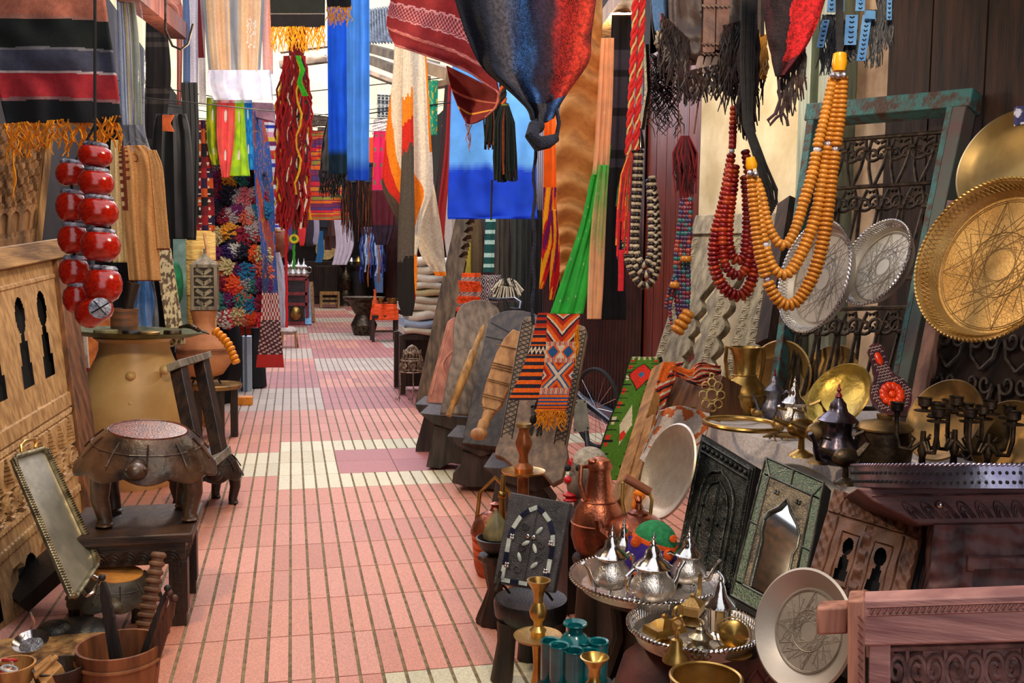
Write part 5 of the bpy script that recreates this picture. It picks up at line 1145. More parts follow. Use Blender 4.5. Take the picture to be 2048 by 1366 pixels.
    # notched post
    p = FL(853, 815); d = DF(853, 815); A = V((p.x, p.y, 0)); B = W(934, 418, d+.3); t = thing('notched_post', 'tall leaning wooden post with carved steps near its top, behind the wooden chairs', 'post', A)
    ax = (B-A).normalized(); sd = (_r-ax*_r.dot(ax)).normalized(); dn = sd.cross(ax); L = (B-A).length; hw = S(21, d)
    pts = [(0, -hw), (L, -hw*.8)]; rt = []
    for k in range(6):
        y0 = L*(.74+.042*k); rt += [(y0, hw*.95), (y0+.012, hw*.2), (y0+L*.034, hw*.55)]
    poly = [(0, -hw*1.05), (L, -hw*.8), (L, hw*.8)]+[q for q in rt[::-1]]+[(0, hw*1.05)]
    g = G(); g.prism([(a, b) for a, b in poly], lambda a, b, cc_: A+ax*a+sd*b+dn*cc_, -.09, .09); g.build('post', wood('grey_brown_post', c(128, 106, 80), c(70, 56, 42)), t)
    for k in range(5):
        y0 = L*(.765+.042*k); g = G(); g.prism([(-hw*.2, 0), (-hw*.45, .02), (-hw*.2, .045), (hw*.9, .05), (hw*.6, .02), (hw*.9, -.005)], lambda a, b, cc_: A+ax*(y0+b)+sd*a-dn*cc_, .085, .125) if False else g.prism([(-hw*.5, 0), (-hw*.7, .035), (hw*.75, .045), (hw*.95, .0)], lambda a, b, cc_: A+ax*(y0+b)+sd*a+dn*cc_, -.125, -.085)
        g.build('step', wood('pale_step_wood', c(206, 190, 150), c(160, 140, 104)), t)  # steps coloured paler than the post
    # far shops
    t = thing('glass_cabinet', 'small red framed glass cabinet with brass inside, far down the left side of the lane', 'cabinet', FL(592, 650)); p = FL(592, 650); d = DF(592, 650); w_ = S(44, d); h = S(92, d)
    RF = mat('red_lacquer', c(150, 50, 50), c(100, 30, 34), rough=.35)
    g = G(); g.box(p+V((0, .35, h/2)), (w_, .5, h)); g.build('cabinet_back', mat('dark_glass_inside', c(54, 40, 44), c(24, 20, 30), rough=.2), t)
    g = G()
    for x in (-1, 1): g.box(p+V((x*w_/2, .05, h/2)), (.08, .1, h))
    for z_ in (.04, .45, .68, 1): g.box(p+V((0, .05, h*z_)), (w_, .1, .07))
    g.build('cabinet_frame', RF, t)
    for k in range(4): teapot('silver teapot on the red framed glass cabinet, '+['leftmost', 'second from the left', 'second from the right', 'rightmost'][k], V((p.x-w_*.38+k*w_*.25, p.y+.1, h+.04)), .42, k, group='teapots on the red cabinet', feet=False)
    g = G(); g.ball(p+V((0, .0, h*.25)), (.13, .08, .16), 14, 9); g.build('brass_pot', BRASS, label='round brass pot standing inside the red framed cabinet', cat='pot')
    p = FL(617, 650); g = G(); g.beam(p, W(613, 570, DF(617, 650)+.3), .14, .1, (0, -1, 0)); g.build('board', mat('sky_blue_paint', c(130, 190, 230), rough=.6), label='sky blue board leaning on the right side of the red framed cabinet', cat='board')
    p = FL(626, 645); g = G(); g.beam(p, W(622, 565, DF(626, 645)+.3), .1, .1, (0, -1, 0)); g.build('board', TANW, label='tan wooden board leaning right of the sky blue one', cat='board')
    p = FL(660, 617); d = DF(660, 617); t = thing('straw_stool', 'small wooden stool with straw seat in front of the far shop', 'stool', p); s = S(19, d); h = S(30, d)
    g = G(); g.box(p+V((0, .3, h)), (s*2, .6, .08)); g.build('seat', TANW, t)
    for a in (-1, 1):
        for b in (0, .6): g = G(); g.box(p+V((a*s*.9, b, h/2)), (.07, .07, h)); g.build('leg', OAK, t)
    g = G(); g.box(p+V((0, 0, h*.35)), (s*1.8, .05, .06)); g.box(p+V((0, 0, h*.65)), (s*1.8, .05, .06)); g.build('rung', OAK, t)
    p = FL(650, 606)+V((0, -.9, 0)); g = G(); g.box(p+V((0, .5, .7)), (1.3, .7, 1.4)); g.box(p+V((0, .12, .75)), (.8, .06, 1.0)); g.build('carved_chest', DARK, label='dark carved chest standing behind the straw-seated stool at the end of the lane', cat='chest', bevel=.02)
    p = FL(703, 606)+V((.05, -2.2, 0)); g = G(); g.lathe([(.55, 0), (.6, .2), (.5, 1.1), (.6, 1.25), (.6, 1.3), (0, 1.3)], p+V((.1, .8, 0)), n=24); g.build('round_table', BLACKW, label='black round table with metal pots at the end of the lane', cat='table')
    for k in range(5): q = p+V((-.35+k*.22, .8, 1.3)); g = G(); g.lathe([(.1, 0), (.14, .1), (.09, .2), (.03, .28), (0, .3)], q, n=14); g.build('metal_pot', SILVER if k % 2 else BRASS, label='small shiny metal pot on the black round table, '+['leftmost', 'second from the left', 'middle one', 'second from the right', 'rightmost'][k], cat='pot', group='metal pots on the black round table')
    p = FL(692, 612); g = G(); g.lathe([(.25, 0), (.2, .1), (.24, .3), (.14, .5), (.22, .7), (.2, .95), (.06, 1.1), (.02, 1.25)], p+V((0, 0, 0)), n=16); g.build('metal_lantern', DARKB, label='tall dark metal lantern beside the straw-seated stool', cat='lantern')
    g = G(); q = W(652, 500, 29); g.lathe([(0, 0), (S(20, 29), 0), (S(20, 29), .12), (0, .12)], q, (-.1, -1, .1), 32); g.build('frame_drum', mat('drum_skin', c(206, 182, 120), c(170, 140, 84), rough=.7), label='large round frame drum hanging in the far shop', cat='drum')
    drape('white_scarf', [(440, 668, 704), (490, 672, 708), (530, 664, 694)], 20, CLOTH, lambda u, v: c(200, 184, 190), folds=4, amp=.08, label='greyish white scarf hanging in front of the far shop', cat='scarf')
    drape('blue_shawl', [(462, 636, 646), (505, 634, 648), (525, 630, 644)], 22, CLOTH, lambda u, v: c(50, 110, 160), folds=2, amp=.05, nu=10, label='small blue shawl hanging left of the frame drum', cat='scarf')
    g = G(); g.box(W(745, 520, 31), (S(44, 31), .2, S(130, 31))); g.build('shop_panel', mat('pale_blue_panel', c(150, 190, 240), c(80, 120, 210), rough=.4, scale=2), label='pale blue shop display at the very end of the lane', cat='display')
    for k in range(10):
        cols = [c(60, 70, 160), c(30, 40, 90), c(200, 210, 240), c(180, 90, 40)]
        mm = mat('trinket_%d' % (k % 4), cols[k % 4], rough=.3)
        x = 722+k*5.2; necklace_ = G(); necklace_.tube([W(x+2*sin(j), lerp(455, R.uniform(540, 580), j/12), 30) for j in range(13)], [.018+.016*(j % 2) for j in range(13)], 6)
        necklace_.build('bead_string', mm, label=['royal blue', 'navy', 'pale silvery', 'copper brown'][k % 4]+' bead string at the far display, '+['leftmost', 'second from the left', 'third from the left', 'fourth from the left', 'left of the middle', 'right of the middle', 'fourth from the right', 'third from the right', 'second from the right', 'rightmost'][k], cat='necklace', group='bead strings at the far shop')
    drape('striped_shawl', [(238, 748, 784), (262, 744, 786), (300, 748, 780)], 15, CLOTH, lambda u, v: c(240, 230, 216) if (v*9+u*2) % 1 > .35 else c(170, 140, 110), folds=1, amp=.05, label='white shawl with brown stripes hanging below the grilled window', cat='shawl')
    drape('pink_tunic', [(262, 748, 780), (330, 742, 784), (410, 742, 786)], 14.5, CLOTH, lambda u, v: c(60, 140, 70) if abs(((u*3) % 1)-.5)+abs(((v*5) % 1)-.5) < .14 else (c(236, 30, 84) if v < .8 else c(200, 24, 34)), folds=2, amp=.05, label='hot pink embroidered tunic hanging left of the felt scarf', cat='garment')
    drape('orange_scarf', [(275, 736, 747), (355, 738, 748)], 14.2, CLOTH, lambda u, v: c(240, 80, 24), folds=1, amp=.04, nu=8, label='narrow orange scarf between the blue scarf and the pink tunic', cat='scarf')
    drape('dark_red_shawl', [(380, 742, 790), (450, 744, 788), (490, 752, 776)], 13.8, CLOTH, lambda u, v: c(96, 16, 28) if v < .5 else c(50, 24, 40), folds=4, amp=.05, label='dark red fringed shawl hanging under the pink tunic', cat='shawl')
    for k, (x, y, col) in enumerate(((604, 452, c(210, 40, 36)), (620, 450, c(40, 30, 40)), (631, 420+30, c(150, 140, 150)), (583, 460, c(90, 50, 110)))):
        drape('hanging_pouch', [(y-25, x-6, x+6), (y+10, x-8, x+8), (y+40, x-4, x+4)], 16+k*.3, CLOTH, lambda u, v, col=col: col, folds=1, amp=.05, nu=8, nv=12, label=['red pouch hanging below the striped orange blanket', 'black pouch hanging right of the red one in the far lane', 'grey pouch hanging in front of the far chest', 'purple pouch hanging beside the green yarn cord'][k], cat='bag')
    g = G(); 
    for k in range(60):
        q = W(R.uniform(585, 700), R.uniform(395, 470), R.uniform(24, 30)); g.col = R.choice([c(40, 26, 30), c(80, 40, 30), c(30, 30, 50), c(60, 50, 44), c(110, 60, 50)]); g.box(q, (R.uniform(.1, .3), .1, R.uniform(.4, 1.2)))
    g.build('dark_wares', PAINTED, label='mass of small dark wares hanging from the roof of the far shops', cat='wares', kind='stuff')
far_shop()
def lines():
    for x, y, d, lab in ((766, 238, 15, 'thin cord across the lane carrying the brown-striped white shawl'), (764, 264, 14.45, 'thin cord across the lane carrying the hot pink tunic'), (633, 262, 11, 'thin cord across the lane carrying the orange and purple striped blanket'), (542, 241, 12, 'thin cord across the lane carrying the white striped blanket'), (460, 199, 8.8, 'thin cord across the lane carrying the bright tie-dye scarves'), (672, 236, 7.4, 'thin cord across the lane behind the two blue scarves')):
        p = W(x, y, d); a = W(x-500*(1 if d > 20 else 1), y, d); q = (W(x+10, y, d)-p).normalized(); k0 = (-2.0-p.x)/q.x; k1 = (2.9-p.x)/q.x; m_ = p+V((0, 0, -.0))
        G().tube([p+q*k0+V((0, 0, .25)), p, p+q*k1+V((0, 0, .35))], .005, 5).build('washing_line', BLACK, label=lab, cat='line')
lines()
# ---------------------------------------------------------------- wooden chairs at the right edge of the lane
def pxprism(g, poly, d, vec):
    A = [W(x, y, d) for x, y in poly]; vec = V(vec)
    return g.prism(list(range(len(poly))) and [(k, 0) for k in range(len(poly))], lambda k, _, cc: A[int(k)]+vec*cc, 0, 1)
def plank_chair(label, quad, outline, lip, foot, dl, m, m2=None, carve=None, name='plank_chair'):
    Q = Quad(*quad); t = thing(name, label, 'chair', V((Q.P(.5, 1).x, Q.P(.5, 1).y, 0)))
    g = G(); g.prism(outline, Q.P, -.022, .022); b = g.build('back_board', m, t, bevel=.006)
    if carve: carve(Q, b)
    g = G(); pxprism(g, lip, dl, (.12, .30, .02)); g.build('seat', m2 or DARK, t, bevel=.006)
    g = G(); pxprism(g, foot, dl+.04, (.07, .20, 0)); g.build('foot', m2 or DARK, t, bevel=.006)
    return t
def rounded_top(k=.25, n=10, b=.0):
    P = [(0, 1)]
    for i in range(n+1):
        a = pi-pi*i/n; P.append((.5+.5*cos(a), k-k*sin(a)))
    P.append((1, 1)); return P
def chairs():
    G1 = wood('chair_brown', c(136, 110, 86), c(88, 68, 54), bump=.3); G2 = wood('chair_grey', c(140, 124, 110), c(92, 80, 70)); G3 = wood('chair_dark', c(70, 58, 52), c(34, 27, 25)); G4 = mat('chair_rosy', c(206, 134, 108), c(160, 92, 70), rough=.55, scale=4, st=(4, 4, .7), bump=.25, bscale=16)
    def hatch(Q, b):
        m = wood('carving_light', c(176, 150, 118), c(120, 98, 76)); g = G()
        for k in range(24):
            v = .04+k*.036
            for u0, u1 in ((.03, .17), (.83, .97)):
                g.tube([Q.P(u0, v, .024), Q.P(u1, v+.036, .024)], .0022, 4); g.tube([Q.P(u1, v, .024), Q.P(u0, v+.036, .024)], .0022, 4)
        for u in (.02, .18, .82, .98): g.tube([Q.P(u, .06, .024), Q.P(u, .93, .024)], .0028, 4)
        g.build('carved_lattice', m, b.parent)
        # carved antelope figure in the lower middle
        g = G(); P = lambda u, v: Q.P(u, v, .026)
        g.ball(P(.50, .78), (.04, .012, .035), 12, 8)
        for a in ((.44, .80, .42, .88), (.47, .82, .46, .89), (.54, .82, .55, .89), (.57, .80, .60, .88)): g.tube([P(a[0], a[1]), P(a[2], a[3])], .007, 5)
        g.tube([P(.46, .77), P(.42, .71), P(.44, .68)], [.014, .010, .008], 6); g.ball(P(.42, .69), (.018, .01, .012), 8, 6)
        for s in (0, .03): g.tube([P(.43+s, .68), P(.46+s, .64), P(.52+s, .62)], .004, 4)
        g.build('carved_antelope', m, b.parent)
    # D (far, rosy) ... A (near)
    plank_chair('rosy carved plank chair, farthest of the leaning wooden chairs', [(898, 632, 7.9), (946, 640, 7.9), (900, 815, 7.6), (850, 815, 7.6)], rounded_top(.10), [(829, 808), (884, 812), (890, 832), (860, 838), (838, 826)], [(848, 832), (880, 836), (872, 870), (870, 905), (830, 908), (832, 890)], 7.5, G4, G3,
        lambda Q, b: G().tube([Q.P(.5+.25*sin(k*.8), .12+.07*k, .024) for k in range(12)], .008, 6).tube([Q.P(.12, .1+.07*k, .022) for k in range(12)], .005, 5).build('carved_snake', wood('rosy_light', c(226, 160, 130), c(190, 120, 90)), b.parent))
    plank_chair('grey plank chair with a broad round head, second farthest of the leaning chairs', [(918, 600, 7.2), (1012, 606, 7.3), (960, 832, 6.8), (880, 828, 6.8)], [(0, 1), (.06, .42), (.02, .36), (-.02, .25), (.0, .12), (.10, .04), (.3, 0), (.6, 0), (.85, .06), (.98, .16), (1.0, .3), (1, 1)], [(838, 826), (938, 836), (944, 852), (910, 862), (866, 848)], [(868, 850), (905, 858), (916, 900), (924, 930), (900, 926), (880, 938), (852, 934), (858, 905)], 6.85, G2, G3)
    plank_chair('large dark plank chair with an arched back, behind the kilim-draped one', [(985, 616, 6.9), (1112, 634, 6.7), (1010, 900, 6.1), (925, 890, 6.2)], rounded_top(.14), [(893, 872), (1000, 882), (1010, 902), (960, 914), (914, 892)], [(920, 902), (985, 912), (1000, 972), (996, 982), (965, 975), (935, 975), (904, 966), (906, 946), (922, 930)], 6.2, G3, G3,
        lambda Q, b: G().tube([Q.P(.02, .24, .023), Q.P(.98, .27, .023)], .004, 4).tube([Q.P(.05, .13, .023), Q.P(.5, .2, .023), Q.P(.95, .15, .023)], .004, 4).build('carved_lines', wood('carving_light', c(1, 1, 1), c(1, 1, 1)), b.parent))
    plank_chair('lattice-carved plank chair nearest of the row, draped with two orange kilim strips', [(1046, 634, 5.9), (1178, 656, 5.75), (1130, 915, 5.2), (998, 900, 5.3)], [(0, .92), (.0, .06), (.05, .01), (.15, 0), (.85, 0), (.95, .01), (1.0, .06), (1, .92), (1.06, 1.0), (1.03, 1.16), (.9, 1.2), (.7, 1.12), (.5, 1.1), (.3, 1.12), (.1, 1.06), (-.04, 1.05), (-.04, 1.0)], [(965, 934), (1100, 942), (1118, 965), (1070, 985), (1000, 962)], [(992, 962), (1080, 970), (1110, 1010), (1090, 1040), (1050, 1030), (1010, 1030), (980, 1036), (984, 1000)], 5.35, G1, G3, hatch)
    # spear and paddle resting on the chairs
    g = G(); A = W(968, 650, 6.6); B = W(897, 832, 6.35); g.tube([B, lerp(B, A, .12), lerp(B, A, .14), lerp(B, A, .45), lerp(B, A, .7), lerp(B, A, .72), lerp(B, A, .92), A], [.02, .018, .028, .03, .026, .018, .018, .006], 10)
    g.build('wooden_spear', wood('gold_wood', c(196, 146, 78), c(120, 84, 44)), label='slender golden carved wooden spear resting against the grey round-headed chair', cat='spear')
    t = thing('wooden_paddle', 'broad carved tan wooden paddle bound with cord, resting against the large dark chair', 'paddle', W(955, 868, 5.95))
    Q = Quad((1000, 660, 6.2), (1058, 668, 6.15), (1000, 830, 5.95), (955, 822, 6.0))
    g = G(); g.prism([(.45, -.02), (.7, 0), (.85, .1), (.95, .3), (1.0, .7), (.95, .9), (.7, 1.02), (.35, 1.02), (.1, .9), (.05, .7), (.12, .3), (.25, .1)], Q.P, -.02, .02); g.build('blade', wood('tan_paddle', c(200, 148, 92), c(150, 102, 58)), t, bevel=.006)
    g = G(); A = Q.P(.5, 1.0); B = W(958, 868, 5.9); g.tube([A, lerp(A, B, .4), lerp(A, B, .45), lerp(A, B, .8), B], [.035, .028, .036, .03, .03], 12); g.ball(B, (.055, .05, .04), 12, 8); g.build('grip', wood('tan_paddle', 0, 0), t)
    g = G()
    for v in (.2, .42, .45, .48, .62, .64, .8, .83, .95): g.tube([Q.P(.06, v, .024), Q.P(.98, v+.02, .024)], .0035, 4)
    g.build('cord_binding', mat('tan_cord', c(150, 110, 70), rough=.9), t)
    # orange kilim strips on the nearest chair
    O_ = c(246, 108, 20); N_ = c(30, 28, 50); C_ = c(230, 214, 190); R_ = c(190, 44, 20); B_ = c(30, 90, 150)
    def k1(u, v):
        if .40 < v < .50: return C_ if abs(((u*5) % 1)-.5)*.12+.40 < v < abs(((u*5) % 1)-.5)*.12+.44 else N_
        return (R_ if (v < .3 and (v*13) % 1 < .5) else (O_ if (v*13) % 1 < .55 else N_))
    def k2(u, v):
        if v > .80: return O_ if (v*26) % 1 < .55 else (B_ if v < .92 else N_)
        if v > .74 or .30 < v < .34 or .46 < v < .50: return C_ if (u*18) % 1 < .5 else R_
        if v < .30: q = (abs(u-.5)*1.2+v*3.2) % .5; return O_ if q < .17 else (C_ if q < .26 else (N_ if q < .34 else R_))
        if v < .46: return B_ if abs(((u*2) % 1)-.5)*.5+abs(v-.40)*2.6 < .17 else (O_ if abs(((u*2) % 1)-.5)*.5+abs(v-.40)*2.6 < .24 else C_)
        q = (abs(abs(u-.5)*1.1-abs(v-.62)*3.2)) % .4; return C_ if q < .07 else (B_ if q < .14 else (O_ if q < .26 else R_))
    drape('kilim_strip', [(626, 1076, 1110), (680, 1064, 1100), (740, 1044, 1096), (800, 1018, 1078)], 5.30, CLOTH, k1, folds=.5, amp=.004, nu=50, nv=130, solid=.008, rough=.002, dd=-.05, label='orange strip with black stripes, left one on the lattice-carved chair', cat='kilim')
    t = thing('kilim_strip', 'orange kilim strip with diamond patterns and yellow fringe, right one on the lattice-carved chair', 'kilim', W(1120, 628, 5.2))
    drape('strip', [(628, 1094, 1160), (690, 1092, 1154), (760, 1084, 1144), (822, 1072, 1132)], 5.22, CLOTH, k2, folds=.5, amp=.004, nu=60, nv=170, solid=.008, rough=.002, dd=-.05, parent=t)
    yel = mat('golden_yarn', c(246, 166, 20), c(210, 126, 12), rough=.9, scale=60)
    fringe('fringe', W(1072, 820, 5.2), W(1130, 822, 5.15), 46, S(30, 5.2), yel, t, r=.0035, wig=.02, var=.45)
    fringe('side_tassel', W(1154, 650, 5.1), W(1158, 652, 5.1), 10, S(60, 5.1), yel, t, r=.003, wig=.01, var=.5, fall=(-.06, 0, -1))
    # rugs on the bicycle behind the chairs
    t = thing('rolled_rug', 'small rug with shaggy orange bands and grey diamonds thrown over the bicycle', 'rug', W(955, 545, 8.2))
    drape('shaggy_part', [(546, 924, 962), (590, 918, 962), (622, 912, 948)], 8.2, CLOTH, lambda u, v: c(236, 84, 20) if (v*3.3+.1) % 1 < .5 else (c(90, 60, 80) if (u*12+v*9) % 1 < .5 else c(206, 180, 170)), folds=1.2, amp=.02, nu=40, nv=40, parent=t)
    drape('diamond_part', [(550, 960, 1002), (580, 958, 1000), (606, 960, 996)], 8.25, CLOTH, lambda u, v: c(196, 186, 190) if (abs(((u*2.5) % 1)-.5)+abs(((v*2) % 1)-.5))*4 % 1 < .4 else c(60, 54, 66), folds=1, amp=.02, nu=60, nv=50, parent=t)
    for y in (562, 592, 615): fringe('orange_fringe', W(917, y, 8.1), W(960, y+2, 8.1), 50, S(12, 8.1), mat('orange_shag', c(240, 84, 20), c(200, 60, 12), rough=.95, scale=60), t, r=.004, wig=.02)
    t = thing('tasselled_shawl', 'black and white tasselled shawl bunched on the bicycle behind the chairs', 'shawl', W(1015, 560, 7.9)); g = G()
    for k in range(80):
        a = R.uniform(0, 2*pi); g.col = c(226, 220, 200) if k % 5 < 3 else c(30, 40, 40); q = W(1015, 572, 7.9); e = _r*cos(a)*S(30, 7.9)+_u*sin(a)*S(16, 7.9)-_f*R.uniform(0, .1)
        g.tube([q, q+e*.6+V((0, 0, .02)), q+e*R.uniform(.8, 1.1)+V((0, 0, -.06))], .007, 4)
    g.build('tassels', WOOL, t); g = G(); g.col = c(40, 44, 44); g.ball(W(1015, 574, 7.95), (S(22, 7.9), .08, S(16, 7.9)), 14, 9); g.build('shawl', WOOL, t)
    t = thing('bicycle', 'dark bicycle with drop handlebar half hidden behind the plank chairs', 'bicycle', FL(1190, 905)); base = V(t.location)
    BM = mat('black_enamel', c(40, 44, 60), c(20, 20, 26), rough=.25); h0 = W(1000, 600, 7.6)
    g = G(); g.tube([W(978, 598, 7.6), W(1000, 600, 7.6), W(1030, 598, 7.5), W(1042, 606, 7.4), W(1040, 620, 7.3), W(1020, 618, 7.3)], .016, 8); g.tube([W(1010, 598, 7.5), W(1016, 640, 7.5)], .016, 8); g.build('handlebar', BM, t)
    g = G(); q1 = W(1165, 800, 6.6); q2 = W(1240, 860, 6.2); g.tube([W(1016, 640, 7.5), q1, q2], .02, 8); g.tube([q1, W(1180, 930, 6.3)], .018, 8); g.build('frame_tube', BM, t)
    wc = FL(1190, 905)+V((.05, .15, .33))
    g = G(); g.torus(wc, (.95, .3, 0), .31, .018, 40, 8); g.build('wheel', BLACK, t)
    g = G()
    for k in range(16): a = 2*pi*k/16; e = V((-.3, .95, 0)).normalized()*cos(a)+V((0, 0, 1))*sin(a); g.tube([wc, wc+e*.3], .002, 4)
    g.build('spokes', SILVER, t)
    g = G(); Qn = Quad((1150, 800, 6.0), (1172, 798, 6.0), (1180, 860, 5.95), (1146, 866, 5.95)); g.prism(rrect(.01, 4, Qn.w, Qn.h), Qn.P, -.004, .0); t2 = thing('metal_plate', 'blank pale grey metal plate with corner holes, right of the lattice-carved chair', 'plate', Qn.P(.5, 1))
    g.build('plate', mat('pale_grey_enamel', c(190, 196, 184), rough=.5), t2)
    g = G()
    for u, v in ((.15, .08), (.85, .08), (.12, .92), (.88, .92)): g.ball(Qn.P(u, v, .001), .005, 8, 5)
    g.build('screw', BLACK, t2)
chairs()
# ---------------------------------------------------------------- right side: hanging wares
def right_hanging():
    AM = [mat('amber_round', c(196, 128, 44), c(156, 94, 26), rough=.25, scale=30, bump=.03)]
    CO = [mat('coral_%d' % i, q, tuple(v*.7 for v in q), rough=.25, scale=40, bump=.03) for i, q in enumerate((c(140, 26, 20), c(170, 60, 24), c(116, 16, 22), c(150, 38, 18)))]
    SB = mat('silver_bead', c(200, 196, 214), c(150, 146, 160), rough=.3, metal=.8, scale=60, bump=.3)
    # large amber necklace
    def am(i, n, lo=18, hi=28, mid=None):
        f = 1-abs(i/n-.45)*1.3
        if mid and i in mid: return ('ball', SB, 15)
        return ('disc', AM[0], lerp(lo, hi, max(0, min(1, f)))*R.uniform(.95, 1.05))
    t = necklace('very large three-strand necklace of amber discs with silver beads and yellow cones', [
        ([(1686, 152), (1682, 220), (1672, 290), (1664, 350), (1655, 430), (1642, 500), (1622, 560), (1590, 606), (1560, 604), (1534, 560), (1516, 490), (1507, 410), (1502, 350)], 27, 9.5, 'disc', lambda i, n: am(i, n, 17, 29, (15, 58))),
        ([(1676, 152), (1668, 220), (1656, 290), (1646, 350), (1632, 430), (1606, 500), (1575, 548), (1548, 538), (1530, 490), (1520, 430), (1512, 370), (1504, 350)], 26, 9.5, 'disc', lambda i, n: am(i, n, 16, 27, (14, 52))),
        ([(1666, 156), (1652, 220), (1636, 290), (1624, 350), (1606, 410), (1590, 460), (1568, 492), (1545, 470), (1532, 430), (1524, 390), (1512, 356)], 25, 9.5, 'disc', lambda i, n: am(i, n, 15, 25, (15,)))], 2.75)
    cone = mat('yellow_cone', c(240, 176, 20), c(206, 136, 10), rough=.3)
    g = G(); g.lathe([(S(12, 2.75), 0), (S(15, 2.75), S(14, 2.75)), (S(13, 2.75), S(34, 2.75)), (S(9, 2.75), S(36, 2.75))], W(1678, 142, 2.75), (.02, 0, 1), 18); g.build('cone_bead', cone, t)
    g = G(); g.lathe([(S(10, 2.75), 0), (S(12, 2.75), S(8, 2.75)), (S(8, 2.75), S(24, 2.75))], W(1504, 338, 2.76), (-.2, 0, 1), 16); g.build('cone_bead', cone, t)
    for x, y in ((1666, 150), (1676, 152), (1688, 150), (1500, 346), (1511, 348)): g = G(); g.ball(W(x, y, 2.73), S(6, 2.75), 10, 7); g.build('silver_bead', SB, t)
    BY = mat('black_yarn', c(28, 26, 28), c(10, 10, 12), rough=.9, scale=50)
    g = G()
    for q in range(5): g.tube([W(1680+q*2-3, -80, 2.78), W(1679+q*2-4, 40, 2.78), W(1678+q, 108, 2.76)], .006, 5)
    g.build('black_cord', BY, t)
    g = G()
    for q in range(9): g.tube([W(1487+q*3, -60, 2.9), W(1482+q*3+3*sin(q*5), 120, 2.9), W(1488+q*2+2*sin(q*3), 250, 2.88), W(1505+q*2, 300, 2.85), W(1528+q*3+5*sin(q*2), 380, 2.86), W(1538+q*2, 438-q*4, 2.88)], .0042, 5)
    g.build('black_yarn_hank', BY, label='long hank of black yarn swinging down beside the coral necklace', cat='yarn')
    # coral
    def co(i, n):
        if i in (9,): return ('ball', SB, 11)
        if i in (6, 7, 8): return ('tube', CO[0], 15)
        f = 1-abs(i/n-.55)*1.5; return ('disc', R.choice(CO), lerp(14, 27, max(0, f)))
    necklace('necklace of dark red and orange coral discs in three loops, hanging before the cream wall', [
        ([(1468, 212), (1466, 260), (1464, 300), (1456, 350), (1445, 410), (1430, 470), (1428, 530), (1448, 576), (1478, 592), (1500, 570), (1510, 520), (1508, 460), (1503, 400), (1496, 340), (1490, 300)], 24, 9.5, 'disc', co),
        ([(1470, 330), (1464, 390), (1458, 440), (1458, 490), (1470, 520), (1488, 512), (1494, 460), (1494, 400), (1490, 350)], 22, 9, 'disc', CO),
        ([(1462, 330), (1452, 400), (1444, 470), (1450, 528), (1474, 552), (1494, 530), (1502, 470), (1500, 400)], 22, 9, 'disc', CO)], 3.1)
    # black and white bead necklace
    BB = mat('black_bead', c(40, 28, 28), c(20, 14, 14), rough=.15, scale=20, bump=.02); BW = mat('bone_bead', c(190, 176, 150), c(140, 124, 100), rough=.5, scale=20)
    bw = lambda i, n: ('disc', BB, 17) if i % 2 == 0 else ('disc', BW, 16)
    t = necklace('necklace of black beads with thin bone spacers in several loops, beside the red braids', [
        ([(1266, 300), (1258, 380), (1251, 450), (1254, 510), (1270, 556), (1292, 572), (1311, 548), (1316, 490), (1311, 410), (1303, 350)], 17, 7, 'disc', bw),
        ([(1280, 300), (1277, 380), (1272, 450), (1272, 500), (1284, 528), (1298, 522), (1303, 480), (1302, 420), (1299, 360)], 17, 7, 'disc', bw),
        ([(1274, 300), (1268, 380), (1262, 450), (1262, 505), (1276, 540), (1296, 548), (1308, 520), (1309, 450), (1306, 380)], 17, 7, 'disc', bw)], 3.5)
    g = G(); g.lathe([(S(10, 3.5), 0), (S(7, 3.5), S(22, 3.5)), (S(2, 3.5), S(36, 3.5))], W(1280, 296, 3.48), n=14); g.tube([W(1284, 258, 3.5), W(1296, 180, 3.5), W(1292, 90, 3.5)], .012, 6); g.build('black_cone', BB, t)
    # multi-colour necklace
    MC = [mat('mixed_%d' % i, q, tuple(v*.7 for v in q), rough=.3, scale=40, bump=.03) for i, q in enumerate((c(110, 30, 44), c(40, 100, 104), c(60, 50, 90), c(150, 60, 50), c(90, 40, 70)))]
    L = [([(1366+k*5, 395), (1358+k*7, 460), (1352+k*8, 520), (1352+k*8, 570), (1356+k*6, 620), (1362+k*3, 650)], 12, 8.5, 'ball', MC) for k in range(4)]
    L += [([(1352, 560), (1344, 590), (1340, 620), (1343, 650)], 8, 7, 'ball', MC), ([(1350, 550), (1342, 570), (1334, 600), (1332, 616)], 8, 7, 'ball', MC)]
    t = necklace('necklace of small purple, teal and red beads ending in big amber discs', L, 3.3)
    for k, (x, y, w_) in enumerate(((1376, 628, 27), (1370, 638, 29), (1362, 649, 31), (1355, 660, 30), (1372, 518, 24), (1349, 570, 20))):
        b = bpy.data.objects.new('bead', bead_mesh('disc', AM[0])); COL.objects.link(b); b.parent = t; b.location = W(x, y, 3.27)-V(t.location); b.scale = (S(w_, 3.3), S(w_, 3.3), S(13, 3.3)); b.rotation_euler = (0, .6 if k < 4 else 0, 0)
    t = thing('yarn_tassel', 'dark red wool tassel hanging against the orange-red door above the mixed bead necklace', 'tassel', W(1370, 268, 3.3)); g = G()
    for k in range(120):
        a = R.uniform(0, 2*pi); r_ = sqrt(R.random()); g.col = R.choice([c(90, 14, 24), c(60, 10, 20), c(120, 20, 28)]); w_ = 26
        g.tube([W(1370+8*r_*cos(a), 272, 3.3), W(1370+w_*r_*cos(a), 306, 3.3+S(20, 3.3)*r_*sin(a)), W(1370+w_*.9*r_*cos(a)+R.uniform(-7, 7), R.uniform(325, 350), 3.3+S(20, 3.3)*r_*sin(a)), W(1372+w_*.7*r_*cos(a)+R.uniform(-6, 6), R.uniform(345, 400), 3.3)], .0028, 4)
